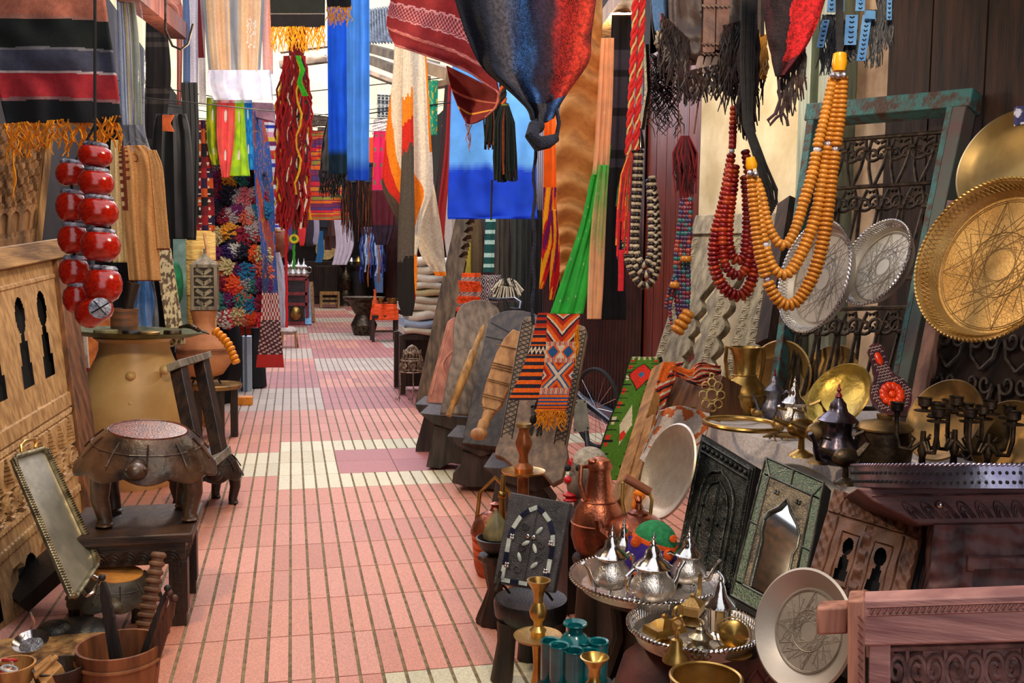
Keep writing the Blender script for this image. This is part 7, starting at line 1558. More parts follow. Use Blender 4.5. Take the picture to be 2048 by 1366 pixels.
# ---------------------------------------------------------------- right side: goods in front
def right_front():
    # bench with the textiles, behind the copper ware
    p1 = V((1.42, 5.05, 0)); t = thing('wooden_bench', 'light wooden bench end with slatted side under the orange woven belt', 'bench', W(1400, 840, 4.7))
    Q = Quad((1352, 738, 4.75), (1446, 752, 4.35), (1410, 850, 4.35), (1310, 848, 4.7)); g = G(); g.qbox(Q, 0, 0, 1, 1, -.16, 0); g.build('slatted_side', wood('slat_brown', c(120, 76, 44), c(74, 44, 26), st=(6, 6, .4)), t)
    g = G(); g.qbox(Q, -.06, -.04, .0, 1.3, -.16, .01); g.build('edge_board', TANW, t); g = G(); g.beam(W(1322, 735, 4.78), W(1238, 1010, 4.25), .05, .09, (0, -1, 0)); g.build('leg', TANW, t, bevel=.004); g = G(); g.beam(W(1305, 840, 4.5), W(1246, 1085, 4.05), .05, .08, (0, -1, 0)); g.build('leg', TANW, t, bevel=.004)
    GR, RD, CR, BK = c(78, 130, 30), c(226, 50, 30), c(232, 222, 190), c(18, 18, 20)
    def gk(u, v):
        if u > .93 or u < .03: return BK
        q = (u-.03)/.9
        d1 = abs(q-.5)*1.0+abs(v-.33)*3.0
        if d1 < .10: return c(40, 120, 170)
        if d1 < .38: return RD
        if d1 < .42: return BK
        d2 = abs(q-.5)*1.3+(v-.60)*2.2
        if .58 < v < .86 and d2 < .0+.5 and abs(q-.5) < (v-.58)*1.3: return CR if not (abs(q-.5)+abs(v-.78)*4 < .12) else RD
        if abs(((v*18) % 1)-.5) < .08 and abs(q-.5) > .22: return BK
        k = (v*9) % 1; s = abs(((q*1.0-.5))) 
        if s > .30 and k < .45 and abs((s-.40)) < .08*(1-k): return CR if int(v*9) % 3 == 0 else RD
        if v < .12 and abs((q*5) % 1-.5) < .35*(1-((v*16) % 1)): return CR
        return GR
    drape('green_kilim', [(714, 1262, 1322), (735, 1254, 1324), (790, 1238, 1308), (860, 1212, 1290), (960, 1180, 1254)], 4.9, CLOTH, gk, folds=.7, amp=.006, nu=60, nv=170, solid=.012, rough=.003, dd=-.12, label='bright green kilim runner with red diamond and cream triangles draped over the bench', cat='rug')
    def ob(u, v): return c(240, 110, 30) if u < .5 and v < .35 else ([c(30, 26, 34), c(226, 90, 30), c(220, 200, 170), c(180, 40, 30)][int((v*24+u*3)) % 4])
    t = thing('woven_belt', 'orange and black patterned woven belt looped over the slatted bench', 'belt', W(1340, 724, 4.6))
    drape('left_fall', [(724, 1328, 1368), (760, 1316, 1350), (810, 1306, 1330), (880, 1300, 1314)], 4.62, CLOTH, ob, folds=.6, amp=.01, nu=30, nv=90, solid=.008, parent=t)
    sheet('top_roll', [[(1345, 730), (1380, 740), (1400, 724), (1440, 732)], [(1345, 742), (1380, 756), (1405, 745), (1442, 748)], [(1350, 748), (1385, 766), (1425, 776), (1440, 758)]], 4.45, CLOTH, ob, folds=.8, amp=.01, parent=t, solid=.012)
    # low step behind the goods so that the mirrors and trays stand on something
    g = G(); g.prism([(1.30, 3.75), (1.62, 2.15), (1.9, 2.2), (1.62, 3.8)], lambda a, b, cc: V((a, b, cc)), 0, .30); g.build('display_step', BLACKW, label='low black display step under the leaning mirrors', cat='step')
    # oval silver tray, mirrors, panels
    round_tray('oval_tray', 'plain silver tray leaning on the front of the white tablecloth beside the green kilim', 1343, 945, 3.75, 100, .50, 162, SILVERP, SILVER, h=.02, gallery=False, rope=0, plate=True, inner=.9)
    sheet('stained_cloth', [[(1318, 822), (1360, 812), (1420, 828)], [(1300, 870), (1340, 880), (1405, 880)], [(1280, 918), (1300, 930), (1340, 925)]], 4.12, CLOTH, lambda u, v: c(196, 100, 46) if noise.noise(V((u*7, v*6, 2))) > .12 and v < .7 else c(206, 192, 182), folds=1.5, amp=.02, label='rust-stained white cloth hanging at the left corner of the table above the plain silver tray', cat='cloth')
    BKM = mat('black_embossed_metal', c(70, 72, 68), c(26, 28, 26), rough=.38, metal=.7, scale=18, bump=.3, tex='voronoi', bscale=90)
    Q = Quad((1402, 866, 3.72), (1510, 932, 3.42), (1462, 1195, 3.22), (1350, 1120, 3.52)); t = thing('embossed_door_mirror', 'black embossed metal mirror door with a pointed arch beside the plain silver tray', 'mirror', Q.P(.5, 1))
    g = G(); g.qbox(Q, 0, 0, 1, 1, -.045, -.005); g.build('back_board', BLACK, t)
    g = G(); g.qbox(Q, .02, .02, .98, .98, -.005, .0); g.build('embossed_plate', BKM, t)
    g = G(); ap = lambda w_, top, bot: [(.5-w_, bot)]+[(.5-w_*cos(a*pi/20), top+.22-(.22*sin(a*pi/20))**1.0) for a in range(11)][:10]+[(.5, top-.02)]+[(.5+w_*cos(a*pi/20), top+.22-.22*sin(a*pi/20)) for a in range(9, -1, -1)]+[(.5+w_, bot)]
    pol = ap(.30, .2, .95); g.tube([Q.P(u, v, .004) for u, v in pol], .006, 6); g.tube([Q.P(u, v, .004) for u, v in ap(.22, .28, .95)], .004, 6)
    for a in ((.06, .05, .94, .05), (.06, .13, .94, .13), (.06, .05, .06, .95), (.94, .05, .94, .95), (.5, .3, .5, .95)): g.tube([Q.P(a[0], a[1], .003), Q.P(a[2], a[3], .003)], .005, 5)
    for k in range(10): g.ball(Q.P(.12+.085*k, .09, .004), .009, 8, 5)
    for u, v in ((.3, .5), (.7, .5), (.3, .65), (.7, .65), (.42, .58), (.58, .58)): g.ball(Q.P(u, v, .006), .007, 8, 5)
    g.build('raised_tracery', BKM, t)
    Q = Quad((1532, 915, 3.30), (1648, 966, 3.08), (1592, 1262, 2.80), (1462, 1190, 3.06)); t = thing('green_edged_mirror', 'wall mirror with an embossed metal frame edged in green enamel tiles, reflecting the lane', 'mirror', Q.P(.5, 1))
    GT = mat('green_enamel', c(16, 66, 38), c(7, 38, 22), rough=.22, scale=40, bump=.2); EM = mat('grey_embossed_metal', c(116, 104, 84), c(64, 56, 46), rough=.45, metal=.6, scale=18, bump=.3, tex='voronoi', bscale=110); RM = mat('dark_metal_rim', c(110, 110, 100), c(60, 60, 54), rough=.3, metal=.8)
    g = G(); g.qbox(Q, 0, 0, 1, 1, -.05, -.012); g.build('back_board', BLACK, t)
    g = G()
    for a in ((0, 0, .5, .12), (.5, 0, 1, .12), (0, .12, .14, .48), (0, .48, .14, .9), (.86, .12, 1, .48), (.86, .48, 1, .9), (0, .9, .5, 1), (.5, .9, 1, 1)): g.qbox(Q, a[0]+.012, a[1]+.006, a[2]-.012, a[3]-.006, -.012, .0)
    g.build('enamel_border', GT, t)
    g = G()
    for a in ((0, 0, 1, 0), (1, 0, 1, 1), (1, 1, 0, 1), (0, 1, 0, 0), (.14, .12, .86, .12), (.86, .12, .86, .9), (.86, .9, .14, .9), (.14, .9, .14, .12), (.5, 0, .5, .12), (0, .48, .14, .48), (.86, .48, 1, .48), (0, 0, .14, .12), (1, 0, .86, .12)): g.tube([Q.P(a[0], a[1], .001), Q.P(a[2], a[3], .001)], .004, 5)
    g.build('metal_rim', RM, t)
    ar = [(.24, .88), (.24, .56), (.20, .50), (.20, .42), (.27, .36), (.40, .30), (.5, .22), (.60, .30), (.73, .36), (.80, .42), (.80, .50), (.76, .56), (.76, .88)]
    g = G(); g.prism([(.15, .13), (.15, .89), (.24, .89)]+ar[0:7]+[(.5, .13)], Q.P, -.012, .002); g.prism([(.5, .13)]+ar[6:]+[(.76, .89), (.85, .89), (.85, .13)], Q.P, -.012, .002); g.build('embossed_frame', EM, t, smooth=False)
    g = G(); g.prism(ar, Q.P, -.013, -.006); g.build('glass', MIRROR, t, smooth=False)
    g = G(); g.tube([Q.P(u, v, .003) for u, v in ar], .004, 6)
    for u in (.3, .34, .66, .70):
        for v in (.2, .215): g.ball(Q.P(u, v, .004), .005, 8, 5)
    g.build('beading', RM, t)
    # brown carved panel
    Q = Quad((1668, 978, 3.02), (1850, 1030, 2.72), (1775, 1330, 2.55), (1585, 1255, 2.85)); w_, h_ = Q.w, Q.h
    def pf(s, t_):
        u, v = s/w_, t_/h_
        for cx in (.33, .68):
            if abs(u-cx) < .10 and .27 < v < .65 and not (abs(u-cx) < .09 and .28 < v < .64): return -.006
        if abs(u-.14) < .008 or abs(u-.86) < .008 or abs(v-.17) < .006: return -.008
        if u < .12 or u > .88 or v < .15: return .004*sin(s*170)*cos(t_*150)
        if abs(u-.5) < .04: return .006*sin(t_*120)
        return .002*sin(s*80+t_*60)
    t = thing('keyhole_screen', 'russet carved wooden panel with two keyhole openings right of the green-edged mirror', 'panel', Q.P(.5, 1))
    relief('carved_board', Q, pf, 130, 150, mat('russet_carved_wood', c(110, 68, 46), c(76, 46, 33), rough=.6, scale=7, st=(3, 3, .8), bump=.3, bscale=40), .05, t, hole=lambda u, v: any(keyhole(u, v, cx, .30, .12, .30) for cx in (.33, .68)))
    # silver arc edge of a tray standing behind that panel
    round_tray('round_tray', 'plain silver tray whose rim shows between the green-edged mirror and the dark oil lamp', 1610, 1035, 3.28, 116, .72, 40, SILVERP, SILVER, h=.02, gallery=False, rope=0, plate=True)
    # beam console, big tray on top, carved cabinet
    Q = Quad((1722, 984, 2.66), (2140, 978, 2.55), (2140, 1046, 2.55), (1800, 1050, 2.62)); t = thing('carved_console', 'old carved violet-brown wooden console at the right edge, under the long silver tray', 'console', (Q.P(.6, 1).x, Q.P(.6, 1).y, 0))
    g = G(); g.prism([(0, -.12), (0, .3), (.12, 1), (1, 1), (1, -.12)], Q.P, -.42, 0); g.build('top_beam', mat('violet_brown_carved', c(124, 78, 74), c(74, 46, 50), rough=.6, scale=6, st=(.8, .8, 5), bump=.3), t, bevel=.006)
    g = G()
    for k in range(9):
        for q in range(3): g.tube([Q.P(.16+k*.095+(.036-.011*q)*cos(a*pi/10), .82-(.5-.14*q)*sin(a*pi/10), .002) for a in range(11)], .0022, 4)
    g.tube([Q.P(.03, .12, .002), Q.P(1, .12, .002)], .003, 4); g.build('carved_arcs', MAUVE, t)
    g = G(); g.ball(Q.P(.33, .42, .006), .011, 12, 8); g.build('metal_stud', SILVER, t)
    Q2 = Quad((1868, 1050, 2.60), (2150, 1046, 2.52), (2150, 1420, 2.52), (1838, 1420, 2.60)); w2, h2 = Q2.w, Q2.h
    def cf2(s, t_):
        u, v = s/w2, t_/h2
        if .30 < u < 1 and .24 < v < .9: return -.03+(.01 if .42 < u < 1 and .36 < v else 0)
        if .25 < u < 1 and .17 < v < .25: return .014+.004*sin(s*60)
        if u < .22: return .005*sin(t_*70)*cos(s*60)
        return .003*sin(s*90)*sin(t_*60)
    relief('carved_front', Q2, cf2, 100, 90, MAUVE, .35, t)
    g = G(); g.beam(Q2.P(.0, 1, -.02), V((Q2.P(0, 1).x, Q2.P(0, 1).y, 0)), .1, .1, (0, 1, 0)); g.build('leg', MAUVE, t)
    g = G(); q = FL(1835, 1180, .02); g.prism([(1820, 1050), (1865, 1050), (1848, 1260), (1800, 1260)], lambda a, b, cc: W(a, b, 2.95)+V((0, cc, 0)), 0, .03); g.build('fur_cloth', mat('dark_fleece', c(170, 160, 110), c(40, 44, 44), rough=.95, bump=.8, scale=5), label='greenish grey fleece hanging in the gap left of the violet-brown console', cat='fleece')
    ctr = W(1938, 952, 2.72); ax = (_u+_f*.135).normalized()
    SD = mat('bluish_silver', c(180, 176, 196), c(130, 124, 150), rough=.25, metal=.95, scale=12, bump=.1)
    t = thing('round_tray', 'large round silver tray with a high pierced rim lying on the violet-brown console, seen edge-on', 'tray', ctr)
    Rr = S(222, 2.72); hh = S(42, 2.72); g = G(); c0 = ctr-ax*S(21, 2.72); g.lathe([(0, -.003), (Rr*.97, -.003), (Rr*.985, 0), (Rr, hh), (Rr*.99, hh), (Rr*.965, .006), (0, .003)], c0, ax, 90); g.build('tray_body', SD, t)
    g = G(); rope_rim(g, c0+ax*hh, ax, Rr, .004, 160); g.build('rope_rim', SD, t); g = G(); e1 = _r; e2 = ax.cross(e1)
    for k in range(120):
        a = 2*pi*k/120; q = c0+(e1*cos(a)+e2*sin(a))*(Rr*1.0)+ax*hh*.5
        for dz in (-.25, .15): g.ball(q+ax*hh*dz, (.004, .004, .005), 6, 4)
    g.build('pierced_dots', BLACK, t)
    # leaning round tray with star pattern, front right
    round_tray('round_tray', 'round silver tray engraved with stars leaning on the pinkish bench in the right foreground', 1618, 1262, 2.5, 122, .78, 168, mat('star_engraved_silver', c(180, 170, 160), c(166, 156, 146), rough=.45, metal=.55, scale=10, bump=.05), SILVER, h=.028, gallery=False, rope=0, plate=True, stars=mat('engraved_line'))
    # carved bench with iron scrolls
    PB = wood('pink_grey_wood', c(190, 140, 134), c(134, 90, 92), st=(.8, .8, 7)); PBV = wood('pink_brown_upright', c(180, 124, 104), c(124, 78, 66), st=(6, 6, .6))
    Q = Quad((1696, 1206, 2.2), (2190, 1188, 2.02), (2190, 1600, 2.02), (1696, 1600, 2.2)); t = thing('carved_balustrade', 'pinkish carved wooden balustrade with iron scrolls at the bottom right corner', 'balustrade', (Q.P(.4, 1).x, Q.P(.4, 1).y, 0))
    g = G(); g.qbox(Q, 0.0, -.02, 1, .21, -.07, .02); g.build('top_rail', PB, t, bevel=.005)
    g = G(); g.qbox(Q, .0, -.025, .075, 1.9, -.075, .026); g.build('post', PBV, t, bevel=.005)
    g = G(); g.qbox(Q, .09, .21, .185, 1, -.05, .01); g.build('inner_upright', PB, t, bevel=.004)
    g = G(); g.qbox(Q, -.14, .02, .0, .16, -.07, .0); g.build('tenon', PBV, t, bevel=.006)
    g = G()
    for k in range(34): u = .10+k*.027; g.tube([Q.P(u, .045, .021), Q.P(u+.014, .022, .021)], .0035, 4)
    for k in range(14): v = .05+k*.04; g.tube([Q.P(.05, v, .027), Q.P(.07, v+.03, .027)], .0035, 4)
    for v in (.015, .055): g.tube([Q.P(.085, v, .021), Q.P(1, v, .021)], .0025, 4)
    g.build('carved_rope', mat('dark_pink_groove', c(150, 96, 90), rough=.7), t)
    g = G(); g.tube([Q.P(.185, .25, -.02), Q.P(1, .25, -.02)], .008, 6)
    for i in range(5):
        u = .255+i*.16
        for sg in (-1, 1):
            g.tube([Q.P(u+sg*.045+(.052*(1-k/34)*cos(k*.40)*sg), .36+.105*(1-k/34)*sin(k*.40), -.02) for k in range(30)], .0075, 6)
        g.tube([Q.P(u+.066, .33, -.02), Q.P(u+.085, .45, -.02), Q.P(u+.1, .6, -.02)], .008, 6); g.tube([Q.P(u, .25, -.02), Q.P(u, .5, -.02)], .006, 5)
    g.tube([Q.P(.185, .50, -.02), Q.P(1, .50, -.02)], .008, 6)
    g.build('iron_scrolls', mat('rosy_iron', c(140, 104, 100), c(84, 62, 62), rough=.6, metal=.3, scale=30), t)
    # ---- copper ware
    def lathe_px(name, lab, cat, x, prof, d, m, zb=None, n=44, parts=None, flute=None):
        """prof: (half width px, y px) from the bottom up"""
        yb = prof[0][1]; o = W(x, yb, d); z0 = o.z; t = thing(name, lab, cat, o)
        g = G(); g.lathe([(S(a, d), W(x, b, d).z-z0) for a, b in prof], o, n=n, flute=flute); g.build('body', m, t)
        return t, o, d
    d = DF(990, 1148); t, o, _ = lathe_px('copper_pail', 'engraved copper pail with a domed lid on the floor left of the tall candlestick', 'pail', 990, [(36, 1148), (42, 1130), (47, 1075), (48, 1062)], d, COPPERE)
    g = G(); g.lathe([(S(a, d), W(990, b, d).z) for a, b in ((50, 1064), (50, 1058), (44, 1042), (30, 1026), (12, 1018), (8, 1010), (12, 1004), (0, 1000))], (o.x, o.y, 0), n=44); g.build('lid', COPPER, t)
    g = G(); g.tube([W(952, 1052, d), W(960, 985, d), W(990, 955, d), W(1020, 985, d), W(1028, 1052, d)], .010, 8); g.build('handle', BRASS, t)
    g = G(); g.tube([W(1005, 1052, d-.12), W(1004, 1000, d-.12), W(1007, 950, d-.12)], [.018, .014, .012], 10); g.ball(W(1004, 990, d-.12), .022, 10, 7); g.build('brass_pestle', BRASS, label='upright brass pestle standing in front of the copper pail', cat='pestle')
    # tall turned candlestick on the floor
    b = FL(1043, 1208); d = DF(1043, 1208); zz = lambda y: W(1043, y, d).z; COPW = mat('copper_brown', c(160, 92, 50), c(104, 56, 30), rough=.3, metal=.5, scale=6)
    t = thing('tall_candlestick', 'tall turned brown candlestick with a brass drip pan behind the inlaid book mirror', 'candlestick', b)
    g = G(); g.lathe([(S(a, d), max(0, zz(y))) for a, y in ((44, 1208), (44, 1196), (20, 1170), (14, 1120), (18, 1060), (12, 1010), (11, 950), (18, 942), (20, 930), (10, 920), (9, 905), (15, 890), (17, 880), (12, 866), (10, 856), (12, 850))], (b.x, b.y, 0), n=30); g.build('stem', COPW, t)
    g = G(); g.lathe([(S(8, d), zz(944)), (S(42, d), zz(940)), (S(44, d), zz(936)), (S(40, d), zz(938)), (S(8, d), zz(940))], (b.x, b.y, 0), n=40); g.build('drip_pan', BRASS, t)
    g = G(); g.lathe([(S(10, d), zz(853)), (S(16, d), zz(848)), (S(15, d), zz(842)), (S(10, d), zz(846))], (b.x, b.y, 0), n=24); g.build('candle_cup', OLDB, t)
    # copper jug
    d = 3.75; o0 = W(1196, 1112, d); g = G(); g.lathe([(S(50, d), 0), (S(46, d), .06), (S(40, d), o0.z-.08), (S(52, d), o0.z-.01), (S(50, d), o0.z), (0, o0.z)], (o0.x, o0.y, 0), n=28); g.build('stone_pedestal', DARK, label='dark round wooden pedestal under the big copper jug', cat='pedestal')
    t, o, _ = lathe_px('copper_jug', 'big hammered copper jug with a tall lidded neck in the middle of the right-hand goods', 'jug', 1196, [(34, 1112), (48, 1096), (55, 1070), (54, 1040), (46, 1014), (34, 998), (28, 988), (27, 970), (22, 944), (22, 932)], d, COPPER)
    g = G(); g.lathe([(S(a, d), W(1208, b, d).z) for a, b in ((25, 934), (26, 929), (20, 916), (8, 910), (0, 909))], (o.x, o.y, 0), n=36); g.build('lid', COPPER, t)
    g = G(); zq = lambda y: W(1196, y, d).z
    for y in (1042, 998): g.torus((o.x, o.y, zq(y)), (0, 0, 1), S(54.5 if y > 1010 else 34, d), .004, 44, 5)
    g.build('rolled_band', COPPER, t)
    g = G(); g.tube([W(1176, 932, d), W(1162, 934, d-.05), W(1160, 965, d-.06), W(1170, 1000, d-.05)], .009, 8); g.ball(W(1186, 922, d-.05), (.02, .02, .012), 10, 6); g.build('handle', COPPER, t)
    # kettle
    d = 3.6; o0 = W(1275, 1108, d); g = G(); g.box((o0.x, o0.y, o0.z/2), (.26, .24, o0.z)); g.build('dark_box', BLACKW, label='dark box under the copper kettle', cat='box')
    t, o, _ = lathe_px('copper_kettle', 'round copper kettle with a wooden-gripped brass handle behind the felt hat', 'kettle', 1275, [(44, 1108), (58, 1090), (62, 1066), (54, 1044), (34, 1030), (16, 1024)], d, COPPER)
    g = G(); g.lathe([(S(a, d), W(1275, b, d).z) for a, b in ((22, 1030), (20, 1022), (8, 1016), (5, 1004), (8, 998), (4, 990), (0, 988))], (o.x, o.y, 0), n=28); g.build('lid', COPPER, t)
    g = G(); g.tube([W(1250, 1036, d), W(1244, 1000, d), W(1246, 966, d), W(1262, 955, d)], .007, 8); g.tube([W(1300, 1034, d), W(1304, 1000, d), W(1298, 982, d)], .007, 8); g.build('handle', BRASS, t); g = G(); g.tube([W(1250, 955, d), W(1300, 984, d)], .017, 12); g.build('wooden_grip', mat('brown_grip', c(150, 86, 56), rough=.5), t)
    g = G(); g.tube([W(1220, 1075, d), W(1200, 1060, d), W(1196, 1040, d)], [.03, .02, .014], 8); g.build('spout', COPPER, t)
    t = thing('yarn_tassel', 'small orange yarn tassel hanging in front of the plain silver tray', 'tassel', W(1277, 980, 3.85)); fringe('tassel', W(1270, 985, 3.85), W(1286, 985, 3.85), 30, S(44, 3.85), mat('orange_silk', c(250, 140, 20), c(220, 90, 10), rough=.8), t, r=.004, wig=.012); g = G(); g.ball(W(1278, 986, 3.85), S(9, 3.85), 10, 7); g.build('knot', mat('orange_silk'), t)
    # painted head
    d = 4.2; q = W(1172, 955, d); k = S(1, d); t = thing('painted_carving', 'carved head with grey hair, red nose and red lips, peering out behind the copper jug', 'carving', W(1172, 1012, d)); fx = (-_f*.75-_r*.65).normalized()
    g = G(); g.ball(q, (k*34, k*34, k*56), 28, 18); sn = -_r*.9-_f*.4; g.ball(q+sn*k*24+_u*k*-12, (k*18, k*18, k*30), 16, 10); g.tube([q-_u*k*40, W(1172, 1014, d)], [k*22, k*26], 14); g.build('head', mat('grey_brown_paint', c(120, 104, 92), c(84, 70, 62), rough=.6), t)
    g = G(); g.ball(q+_u*k*28+_r*k*8, (k*36, k*36, k*34), 26, 16); g.build('hair', mat('grey_felt_hair', c(196, 186, 170), c(150, 140, 126), rough=.95, scale=50, bump=.8), t)
    red = mat('red_paint', c(206, 24, 34), c(170, 14, 24), rough=.4)
    g = G(); g.ball(q+sn*k*40-_u*k*2, (k*10, k*10, k*8), 12, 8); g.build('nose', red, t); g = G(); g.ball(q+sn*k*36-_u*k*32, (k*16, k*12, k*6), 12, 8); g.ball(q+sn*k*36-_u*k*42, (k*15, k*12, k*5), 12, 8); g.build('lips', red, t)
    g = G(); g.ball(q-_r*k*30+_u*k*28, (k*7, k*7, k*12), 10, 7); g.build('ear_flower', red, t)
    for s_ in (-1, 1): g = G(); g.ball(q+sn*k*30+_r*k*s_*11+_u*k*22-_f*k*12, k*7, 12, 8); g.build('eye', BLACK, t)
    o0 = W(1172, 1014, d); g = G(); g.box((o0.x, o0.y, o0.z/2-.01), (.22, .22, o0.z-.02)); g.build('dark_box', BLACKW, label='dark box under the painted grey-haired head', cat='box')
    # felt hat
    d = 3.35; q = W(1305, 1096, d); k = S(1, d); t = thing('felt_hat', 'felt hat with a green crown, orange band and purple brim dotted with orange', 'hat', W(1305, 1148, d))
    FT = dict(rough=.95, scale=60, bump=.6, bscale=200); ax = (V((0, 0, 1))+_r0*.3).normalized()
    g = G(); g.lathe([(k*44*cos(a), k*40*sin(a)+k*16) for a in [radians(v) for v in range(0, 91, 9)]], q, ax, 36); g.build('green_crown', mat('green_felt', c(40, 140, 84), c(24, 110, 64), **FT), t)
    g = G(); g.lathe([(k*46, k*8), (k*48, k*14), (k*46, k*20), (k*42, k*20)], q, ax, 36, cap=False); g.build('orange_band', mat('orange_felt', c(236, 96, 20), c(206, 74, 14), **FT), t)
    g = G(); g.lathe([(k*40, -k*56), (k*50, -k*46), (k*54, -k*20), (k*52, 0), (k*46, k*14)], q, ax, 36); g.build('purple_side', mat('purple_felt', c(60, 34, 140), c(44, 24, 110), **FT), t)
    for x, y, r_ in ((1268, 1076, 12), (1264, 1108, 9), (1288, 1112, 8), (1298, 1078, 8), (1330, 1100, 12), (1270, 1138, 9), (1340, 1070, 8)):
        g = G(); p = W(x, y, d); e = (p-q); e.z *= 1; p2 = q+ (p-q) - _f*sqrt(max(0, (k*52)**2-(p-q).dot(_r)**2)); g.ball(p2, (k*r_, k*4, k*r_), 12, 8); g.build('orange_dot', mat('orange_felt'), t)
    o0 = W(1305, 1152, d); g = G(); g.lathe([(.12, 0), (.10, .05), (.09, o0.z-.02), (.11, o0.z), (0, o0.z)], (o0.x, o0.y, 0), n=24); g.build('hat_stand', DARK, label='dark round stand under the felt hat', cat='stand')
    # ---- stool with the inlaid book mirror
    ds = 3.5; ctr = W(1062, 1196, ds); zs = ctr.z; t = thing('round_stool', 'low round three-legged carved dark stool under the inlaid book mirror', 'stool', (ctr.x, ctr.y, 0))
    g = G(); g.lathe([(S(60, ds), zs-.085), (S(72, ds), zs-.06), (S(75, ds), zs-.015), (S(72, ds), zs), (S(62, ds), zs-.008), (0, zs-.010)], (ctr.x, ctr.y, 0), n=44); g.build('seat', BLACKW, t)
    for k in range(3):
        a = radians(200+k*120); x, y = ctr.x+S(52, ds)*cos(a), ctr.y+S(52, ds)*sin(a); g = G(); g.tube([(x, y, zs-.07), (lerp(ctr.x, x, 1.1), lerp(ctr.y, y, 1.1), zs*.5), (lerp(ctr.x, x, 1.3), lerp(ctr.y, y, 1.3), 0)], [.045, .034, .042], 10); g.build('leg', DARK, t)
    zt = zs+.002; Q = Quad((1020, 984, 3.52), (1140, 1006, 3.42), (1106, 1186, 3.36), (986, 1166, 3.46)); t = thing('inlaid_book_mirror', 'dark inlaid mirror case with pointed arch and pearl leaves on the round stool', 'mirror', Q.P(.5, 1))
    BK2 = mat('charcoal_carved', c(70, 68, 72), c(34, 34, 38), rough=.5, scale=14, bump=.4, tex='voronoi', bscale=140); g = G(); g.qbox(Q, 0, 0, 1, 1, -.035, 0); g.build('case', BK2, t, bevel=.004)
    arch_ = [(.14, .94), (.14, .5), (.17, .38), (.26, .24), (.38, .16), (.5, .11), (.62, .16), (.74, .24), (.83, .38), (.86, .5), (.86, .94)]
    PE = mat('grey_pearl', c(196, 204, 196), c(140, 150, 146), rough=.25, scale=20); NB = mat('navy_enamel', c(34, 38, 60), c(20, 22, 40), rough=.3)
    for i in range(len(arch_)-1):
        (u0, v0), (u1, v1) = arch_[i], arch_[i+1]; nseg = 3 if i in (0, 9) else 1
        for s_ in range(nseg):
            a = (lerp(u0, u1, s_/nseg), lerp(v0, v1, s_/nseg)); b = (lerp(u0, u1, (s_+1)/nseg), lerp(v0, v1, (s_+1)/nseg)); g = G(); g.beam(Q.P(*a, .003), Q.P(*b, .003), .005 if False else .016, .005, tuple(Q.n)); g.build('inlay_strip', PE if (i+s_) % 2 == 0 else NB, t)
    for i in range(5): g = G(); g.beam(Q.P(.14+i*.144, .95, .003), Q.P(.14+(i+1)*.144, .95, .003), .014, .005, tuple(Q.n)); g.build('inlay_strip', NB if i % 2 else PE, t)
    for u, v, ang in ((.60, .36, 50), (.42, .52, 30), (.58, .56, -60), (.36, .68, -60), (.62, .74, 40)):
        e = Q.P(u+.06*cos(radians(ang)), v-.05*sin(radians(ang)))-Q.P(u-.06*cos(radians(ang)), v+.05*sin(radians(ang))); L = e.length/2; e.normalize(); sd = Q.n.cross(e); p = Q.P(u, v, .003)
        g = G(); g.ball(p, (L*1.15, .0075, .004), 12, 6, Matrix((e, sd, Q.n)).transposed()); g.build('pearl_leaf', PE, t)
    g = G()
    for u, v in ((.16, .46), (.2, .46), (.16, .49), (.2, .49), (.16, .77), (.2, .77), (.16, .80), (.2, .80), (.84, .46), (.8, .46), (.84, .49), (.8, .49), (.84, .77), (.8, .77), (.84, .80), (.8, .80), (.44, .44), (.54, .44)): g.ball(Q.P(u, v, .004), .0055 if u not in (.44, .54) else .009, 8, 6)
    g.build('metal_studs', SILVER, t)
    g = G(); g.tube([Q.P(.5, .14, .003), Q.P(.5, .93, .003)], .003, 4)
    for u, v in ((.35, .33), (.65, .5), (.35, .8), (.66, .66), (.36, .56)): g.tube([Q.P(u+.07*(1-k/16)*cos(k*.5), v+.06*(1-k/16)*sin(k*.5), .002) for k in range(15)], .0022, 4)
    g.build('carved_scrolls', BK2, t)
    g = G()
    for u in (.12, .85): g.tube([Q.P(u, .86, .016), Q.P(u, 1.0, .02), Q.P(u, 1.07, .03)], .006, 6); g.tube([Q.P(u, .97, .02), Q.P(u, 1.03, -.05), Q.P(u, 1.09, -.10)], .005, 6)
    g.build('easel', IRON, label='small black iron easel holding the inlaid book mirror', cat='stand')
    # dark carved stool with bowl left of it
    d = DF(968, 1250); p = FL(968, 1250)+V((.05, .02, 0)); t = thing('carved_drum_stool', 'dark carved drum-shaped stool at the edge of the lane, below the copper pail', 'stool', p); h = W(975, 1110, d).z
    g = G(); g.lathe([(S(36, d), 0), (S(38, d), .02), (S(26, d), .08), (S(15, d), h*.5), (S(26, d), h*.88), (S(34, d), h*.94), (S(34, d), h), (0, h)], p, n=32, flute=(10, .05)); g.build('carved_body', DARK, t)
    g = G(); g.lathe([(S(14, d), h), (S(32, d), h+S(14, d)), (S(40, d), h+S(34, d)), (S(37, d), h+S(35, d)), (S(22, d), h+S(14, d)), (0, h+S(8, d))], p+V((0, 0, .001)), n=32); g.build('dark_bowl', BLACKW, label='dark turned bowl on the drum-shaped stool', cat='bowl')
    g = G(); q = p+V((0, 0, h+S(34, d))); g.lathe([(0, 0), (S(24, d), 0), (S(26, d), S(10, d)), (S(18, d), S(34, d)), (S(8, d), S(48, d)), (S(3, d), S(58, d))], q, n=24, flute=(8, .04)); g.build('stone_ornament', mat('greenish_stone', c(150, 140, 96), c(90, 84, 60), rough=.5), label='pointed olive stone lid sitting in the dark turned bowl', cat='ornament')
    # ---- teapot tray
    zc = .40; c1 = FL(1292, 1172, zc); ax = (0, 0, 1); d1 = DF(1292, 1172, zc)
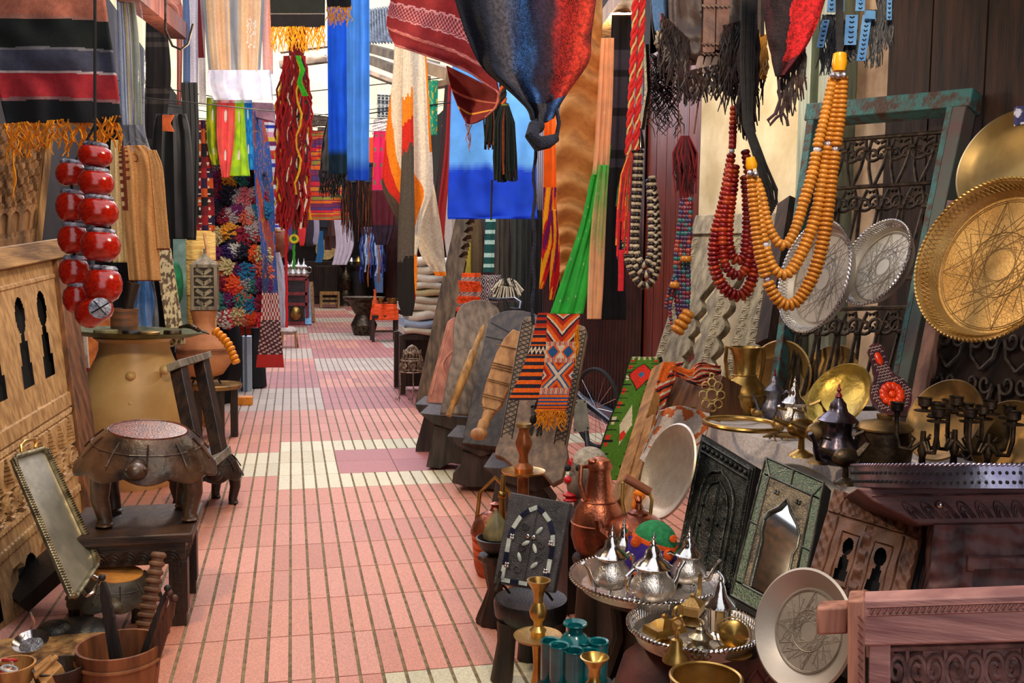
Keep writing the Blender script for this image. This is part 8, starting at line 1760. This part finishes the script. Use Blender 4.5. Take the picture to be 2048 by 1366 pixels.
    t = thing('tray_stand', 'dark carved wooden stand with three legs under the teapot tray', 'stand', (c1.x, c1.y, 0)); g = G(); g.lathe([(.14, zc-.05), (.16, zc-.04), (.16, zc-.012), (0, zc-.012)], (c1.x, c1.y, 0), n=28); g.build('stand_top', DARK, t)
    for k in range(3): a = 2.2+k*2.1; g = G(); g.tube([(c1.x+.12*cos(a), c1.y+.12*sin(a), zc-.04), (c1.x+.10*cos(a), c1.y+.10*sin(a), zc*.5), (c1.x+.17*cos(a), c1.y+.17*sin(a), 0)], .028, 8); g.build('leg', DARK, t)
    round_tray('round_tray', 'round silver tray with beaded rim carrying the group of silver teapots', 0, 0, d1, S(152, d1), None, 0, SILVERE, SILVER, h=.035, rope=96, gallery=False, ax=(0, 0, 1), ctr=c1)
    def tpt(lab, x, y, ytop, rz, **kw): q = FL(x, y, zc+.006); d_ = DF(x, y, zc); return teapot(lab, q, (W(x, ytop, d_).z-zc)*1.0, rz, **kw)
    tpt('silver teapot with spout to the left, leftmost on the beaded tray', 1222, 1190, 1046, 3.5)
    tpt('silver teapot in the front centre of the beaded tray', 1304, 1215, 1062, .3, wide=1.05)
    tpt('silver teapot at the right rear of the beaded tray', 1376, 1178, 1050, 5.6)
    tpt('silver teapot partly hidden at the back of the beaded tray, behind the leftmost one', 1246, 1152, 1032, 2.0, feet=False, wide=.8)
    # ---- second tray
    zc = .36; c2 = FL(1388, 1278, zc); d2 = DF(1388, 1278, zc)
    t = thing('clay_jar', 'dark reddish clay jar supporting the pierced tray of brassware', 'jar', (c2.x-.06, c2.y+.05, 0)); g = G(); g.lathe([(.09, 0), (.15, .08), (.17, .18), (.14, .28), (.08, zc-.03), (.10, zc-.012), (0, zc-.012)], V(t.location), n=36); g.build('jar_body', mat('dark_red_clay', c(110, 60, 54), c(66, 36, 36), rough=.6), t)
    p = V((c2.x+.06, c2.y-.05, 0)); g = G(); g.prism([(p.x-.1, p.y-.1), (p.x+.16, p.y-.1), (p.x+.16, p.y+.03), (p.x-.1, p.y+.03)], lambda a, b, cc: V((a, b, cc)), 0, zc-.012)
    for k in range(4): g.tube([(p.x-.08+k*.06, p.y-.102, .28), (p.x-.05+k*.06, p.y-.102, .32), (p.x-.02+k*.06, p.y-.102, .28), (p.x-.05+k*.06, p.y-.102, .24), (p.x-.08+k*.06, p.y-.102, .28)], .004, 4)
    g.build('carved_box', mat('dark_red_wood', c(96, 44, 30), c(50, 24, 18), rough=.5), label='carved dark red wooden box under the pierced tray of brassware', cat='box')
    round_tray('round_tray', 'round silver tray with a pierced gallery carrying brass lamps, a bell and a lantern', 0, 0, d2, S(133, d2), None, 0, SILVERE, SILVER, h=.045, rope=90, gallery=True, ax=(0, 0, 1), ctr=c2)
    def on2(x, y, dz=.006): return FL(x, y, zc+dz)
    for lab, x, y, s_, a, m in (('brass roof-shaped oil lamp at the left of the pierced tray', 1328, 1290, 30, .3, BRASS), ('brass oil lamp with a tall flame-shaped handle at the back of the pierced tray', 1384, 1245, 30, .9, BRASSE)):
        q = on2(x, y); k = S(1, d2); t = thing('oil_lamp', lab, 'lamp', q); T = Matrix.Translation(q) @ Matrix.Rotation(a, 4, 'Z')
        g = G(T); g.lathe([(k*26, 0), (k*24, .006), (k*8, k*14), (k*6, k*26)], n=20); g.build('foot', m, t)
        g = G(T); g.prism([(-k*38, -k*22), (k*38, -k*22), (k*52, 0), (k*38, k*22), (-k*38, k*22)], lambda u, v, cc: V((u*(1 if cc == 0 else .9), v, k*26+cc)), 0, k*14)
        g.lathe([(k*30, k*40), (k*16, k*50), (k*6, k*54), (k*6, k*60), (0, k*64)], n=4, ref=(1, 1, 0)); g.build('lamp_body', m, t)
        g = G(T); g.tube([(k*40, 0, k*34), (k*58, 0, k*52), (k*56, 0, k*84), (k*44, 0, k*92)], [.008, .008, .006, .003], 6) if a > .5 else g.torus((k*34, 0, k*60), (0, 1, 0), k*12, .005, 20, 6); g.build('handle', m, t)
    q = on2(1352, 1322); k = S(1, d2); t = thing('brass_bell', 'small brass hand bell with a round finial at the front of the pierced tray', 'bell', q)
    g = G(); g.lathe([(k*26, 0), (k*25, k*4), (k*18, k*14), (k*13, k*32), (k*10, k*42), (0, k*46)], q, n=28); g.build('bell', BRASS, t); g = G(); g.lathe([(k*4, k*44), (k*5, k*54), (k*4, k*60)], q, n=12); g.torus(q+V((0, 0, k*72)), (0, 1, 0), k*11, k*3, 18, 6); g.build('bell_handle', BRASS, t)
    teapot('squat small silver teapot in the centre of the pierced tray', on2(1400, 1316), .115, 4.4, wide=1.3, feet=False, m=mat('worn_silver', c(180, 172, 150), c(130, 120, 100), rough=.3, metal=.95, scale=14))
    q = on2(1438, 1272); k = S(1, d2); t = thing('silver_lantern', 'slender silver glass-sided lantern with a flared roof at the right of the pierced tray', 'lantern', q)
    g = G(); g.lathe([(k*24, 0), (k*26, k*6), (k*20, k*12), (k*21, k*60), (k*22, k*64)], q, n=8); g.build('body', SILVER, t); g = G(); g.lathe([(k*32, k*62), (k*31, k*68), (k*14, k*84), (k*9, k*104), (k*4, k*112), (k*5, k*118), (0, k*126)], q, n=24, flute=(8, .04)); g.build('roof', SILVER, t)
    g = G(); [g.tube([q+V((k*22*cos(a), k*22*sin(a), k*10)), q+V((k*22*cos(a), k*22*sin(a), k*62))], .003, 5) for a in [i*pi/4 for i in range(8)]]; g.build('bars', SILVER, t)
    q = on2(1466, 1310); k = S(1, d2); t = thing('brass_gong', 'brass gong disc in a wire hoop at the right end of the pierced tray', 'gong', q)
    g = G(); g.lathe([(0, 0), (k*30, 0), (k*36, k*5), (k*34, k*5), (0, k*2)], q, n=32); g.build('saucer', BRASS, t); ax_ = (-_f*.95+_r0*-.2).normalized(); cc_ = q+V((0, 0, k*40)); g = G(); g.lathe([(0, k*8), (k*20, k*5), (k*28, -k*3), (k*27, -k*5), (0, -k*3)], cc_, ax_, 32); g.build('disc', BRASS, t); g = G(); g.torus(cc_, ax_, k*33, .002, 32, 5); g.build('hoop', BRASS, t)
    # ---- foreground: candlesticks, turquoise cups, brass bowl
    d = 2.95; p = FL(1074, 1366); b = W(1074, 1400, d); b.z = 0; zt = W(1074, 1152, d).z
    t = thing('tall_candlestick', 'tall brass candlestick with a wide drip pan in front of the round stool', 'candlestick', b); zz = lambda y: W(1074, y, d).z
    g = G(); g.lathe([(S(a, d), zz(y)) for a, y in ((24, 1480), (10, 1440), (15, 1400), (13, 1360), (8, 1330), (11, 1290), (14, 1275), (14, 1262), (17, 1255), (9, 1246), (9, 1238), (16, 1228), (18, 1218), (14, 1205), (9, 1198), (10, 1180))] , (b.x, b.y, 0), n=30); g.lathe([(S(70, d), 0), (S(66, d), .02), (S(30, d), zz(1480)*.7), (S(22, d), zz(1478))], (b.x, b.y, 0), n=30); g.build('stem', BRASS, t)
    g = G(); g.lathe([(S(a, d), zz(y)) for a, y in ((10, 1184), (12, 1174), (21, 1160), (24, 1153), (20, 1153), (12, 1166), (0, 1170))], (b.x, b.y, 0), n=30); g.build('candle_cup', BRASS, t)
    g = G(); g.lathe([(S(a, d), zz(y)) for a, y in ((12, 1272), (46, 1271), (49, 1266), (46, 1268), (12, 1269))], (b.x, b.y, 0), n=44); g.build('drip_pan', BRASSE, t)
    TQ = mat('turquoise_glaze', c(20, 122, 124), c(8, 66, 78), rough=.15, scale=7, bump=.03, coat=.5)
    d = 2.75; o0 = W(1152, 1366, d); zb = o0.z-.005; t = thing('round_stand', 'dark round wooden stand under the turquoise cup cluster', 'stand', (o0.x, o0.y, 0)); g = G(); g.lathe([(S(50, d), 0), (S(60, d), zb*.5), (S(76, d), zb-.03), (S(78, d), zb), (0, zb)], V(t.location), n=36); g.build('stand', BLACKW, t)
    t = thing('turquoise_cup_cluster', 'glazed turquoise ceramic cluster of cups joined around a small jar', 'ceramic', (o0.x, o0.y, zb)); g = G()
    k = S(1, d); fw = V((_f.x, _f.y, 0)).normalized()
    for x, y, ht in ((-52, -8, 84), (-36, 20, 88), (-8, 34, 84), (14, -14, 82), (44, -4, 86), (24, 24, 78)):
        q = V((o0.x, o0.y, zb))+_r0*x*k-fw*y*k*1.1
        g = G(); g.lathe([(k*17, 0), (k*19, k*4), (k*19, k*ht), (k*21, k*(ht+2)), (k*20, k*(ht+4)), (k*16, k*(ht+2)), (k*15, k*ht*.4), (0, k*ht*.38)], q, n=28); g.build('cup', TQ, t)
    q = V((o0.x, o0.y, zb))-_r0*2*k+fw*26*k; g = G(); g.lathe([(k*24, 0), (k*34, k*40), (k*36, k*74), (k*24, k*92), (k*16, k*98), (k*16, k*108), (k*25, k*115), (k*24, k*118), (k*15, k*112), (k*13, k*90), (0, k*70)], q, n=32); g.build('jar', TQ, t)
    d = 2.45; b = W(1187, 1420, d); zz = lambda y: W(1187, y, d).z; t = thing('brass_candlestick', 'brass candlestick with a trumpet cup at the bottom edge beside the turquoise cups', 'candlestick', (b.x, b.y, 0))
    g = G(); g.lathe([(S(60, d), 0), (S(56, d), .02), (S(16, d), .08), (S(12, d), zz(1440)), (S(16, d), zz(1400)), (S(17, d), zz(1366)), (S(11, d), zz(1356)), (S(11, d), zz(1336)), (S(16, d), zz(1326))], (b.x, b.y, 0), n=28); g.build('stem', BRASS, t)
    g = G(); g.lathe([(S(15, d), zz(1328)), (S(24, d), zz(1316)), (S(29, d), zz(1310)), (S(26, d), zz(1309)), (S(14, d), zz(1322)), (0, zz(1330))], (b.x, b.y, 0), n=32); g.build('candle_cup', BRASS, t)
    d = 2.6; b = W(1412, 1366, d); t = thing('brass_bowl', 'deep brass bowl cut by the bottom edge under the pierced tray', 'bowl', (b.x, b.y, 0)); g = G(); z_ = W(1412, 1356, d).z; g.lathe([(.06, 0), (.10, .03), (S(66, d), z_*.7), (S(72, d), z_), (S(68, d), z_+.004), (S(60, d), z_*.7), (0, .06)], V(t.location), n=44); g.build('bowl', BRASS, t)
    g = G(); g.torus((b.x, b.y, z_+.002), (0, 0, 1), S(70, d), .006, 48, 6); g.build('rolled_rim', BRASS, t)
right_front()
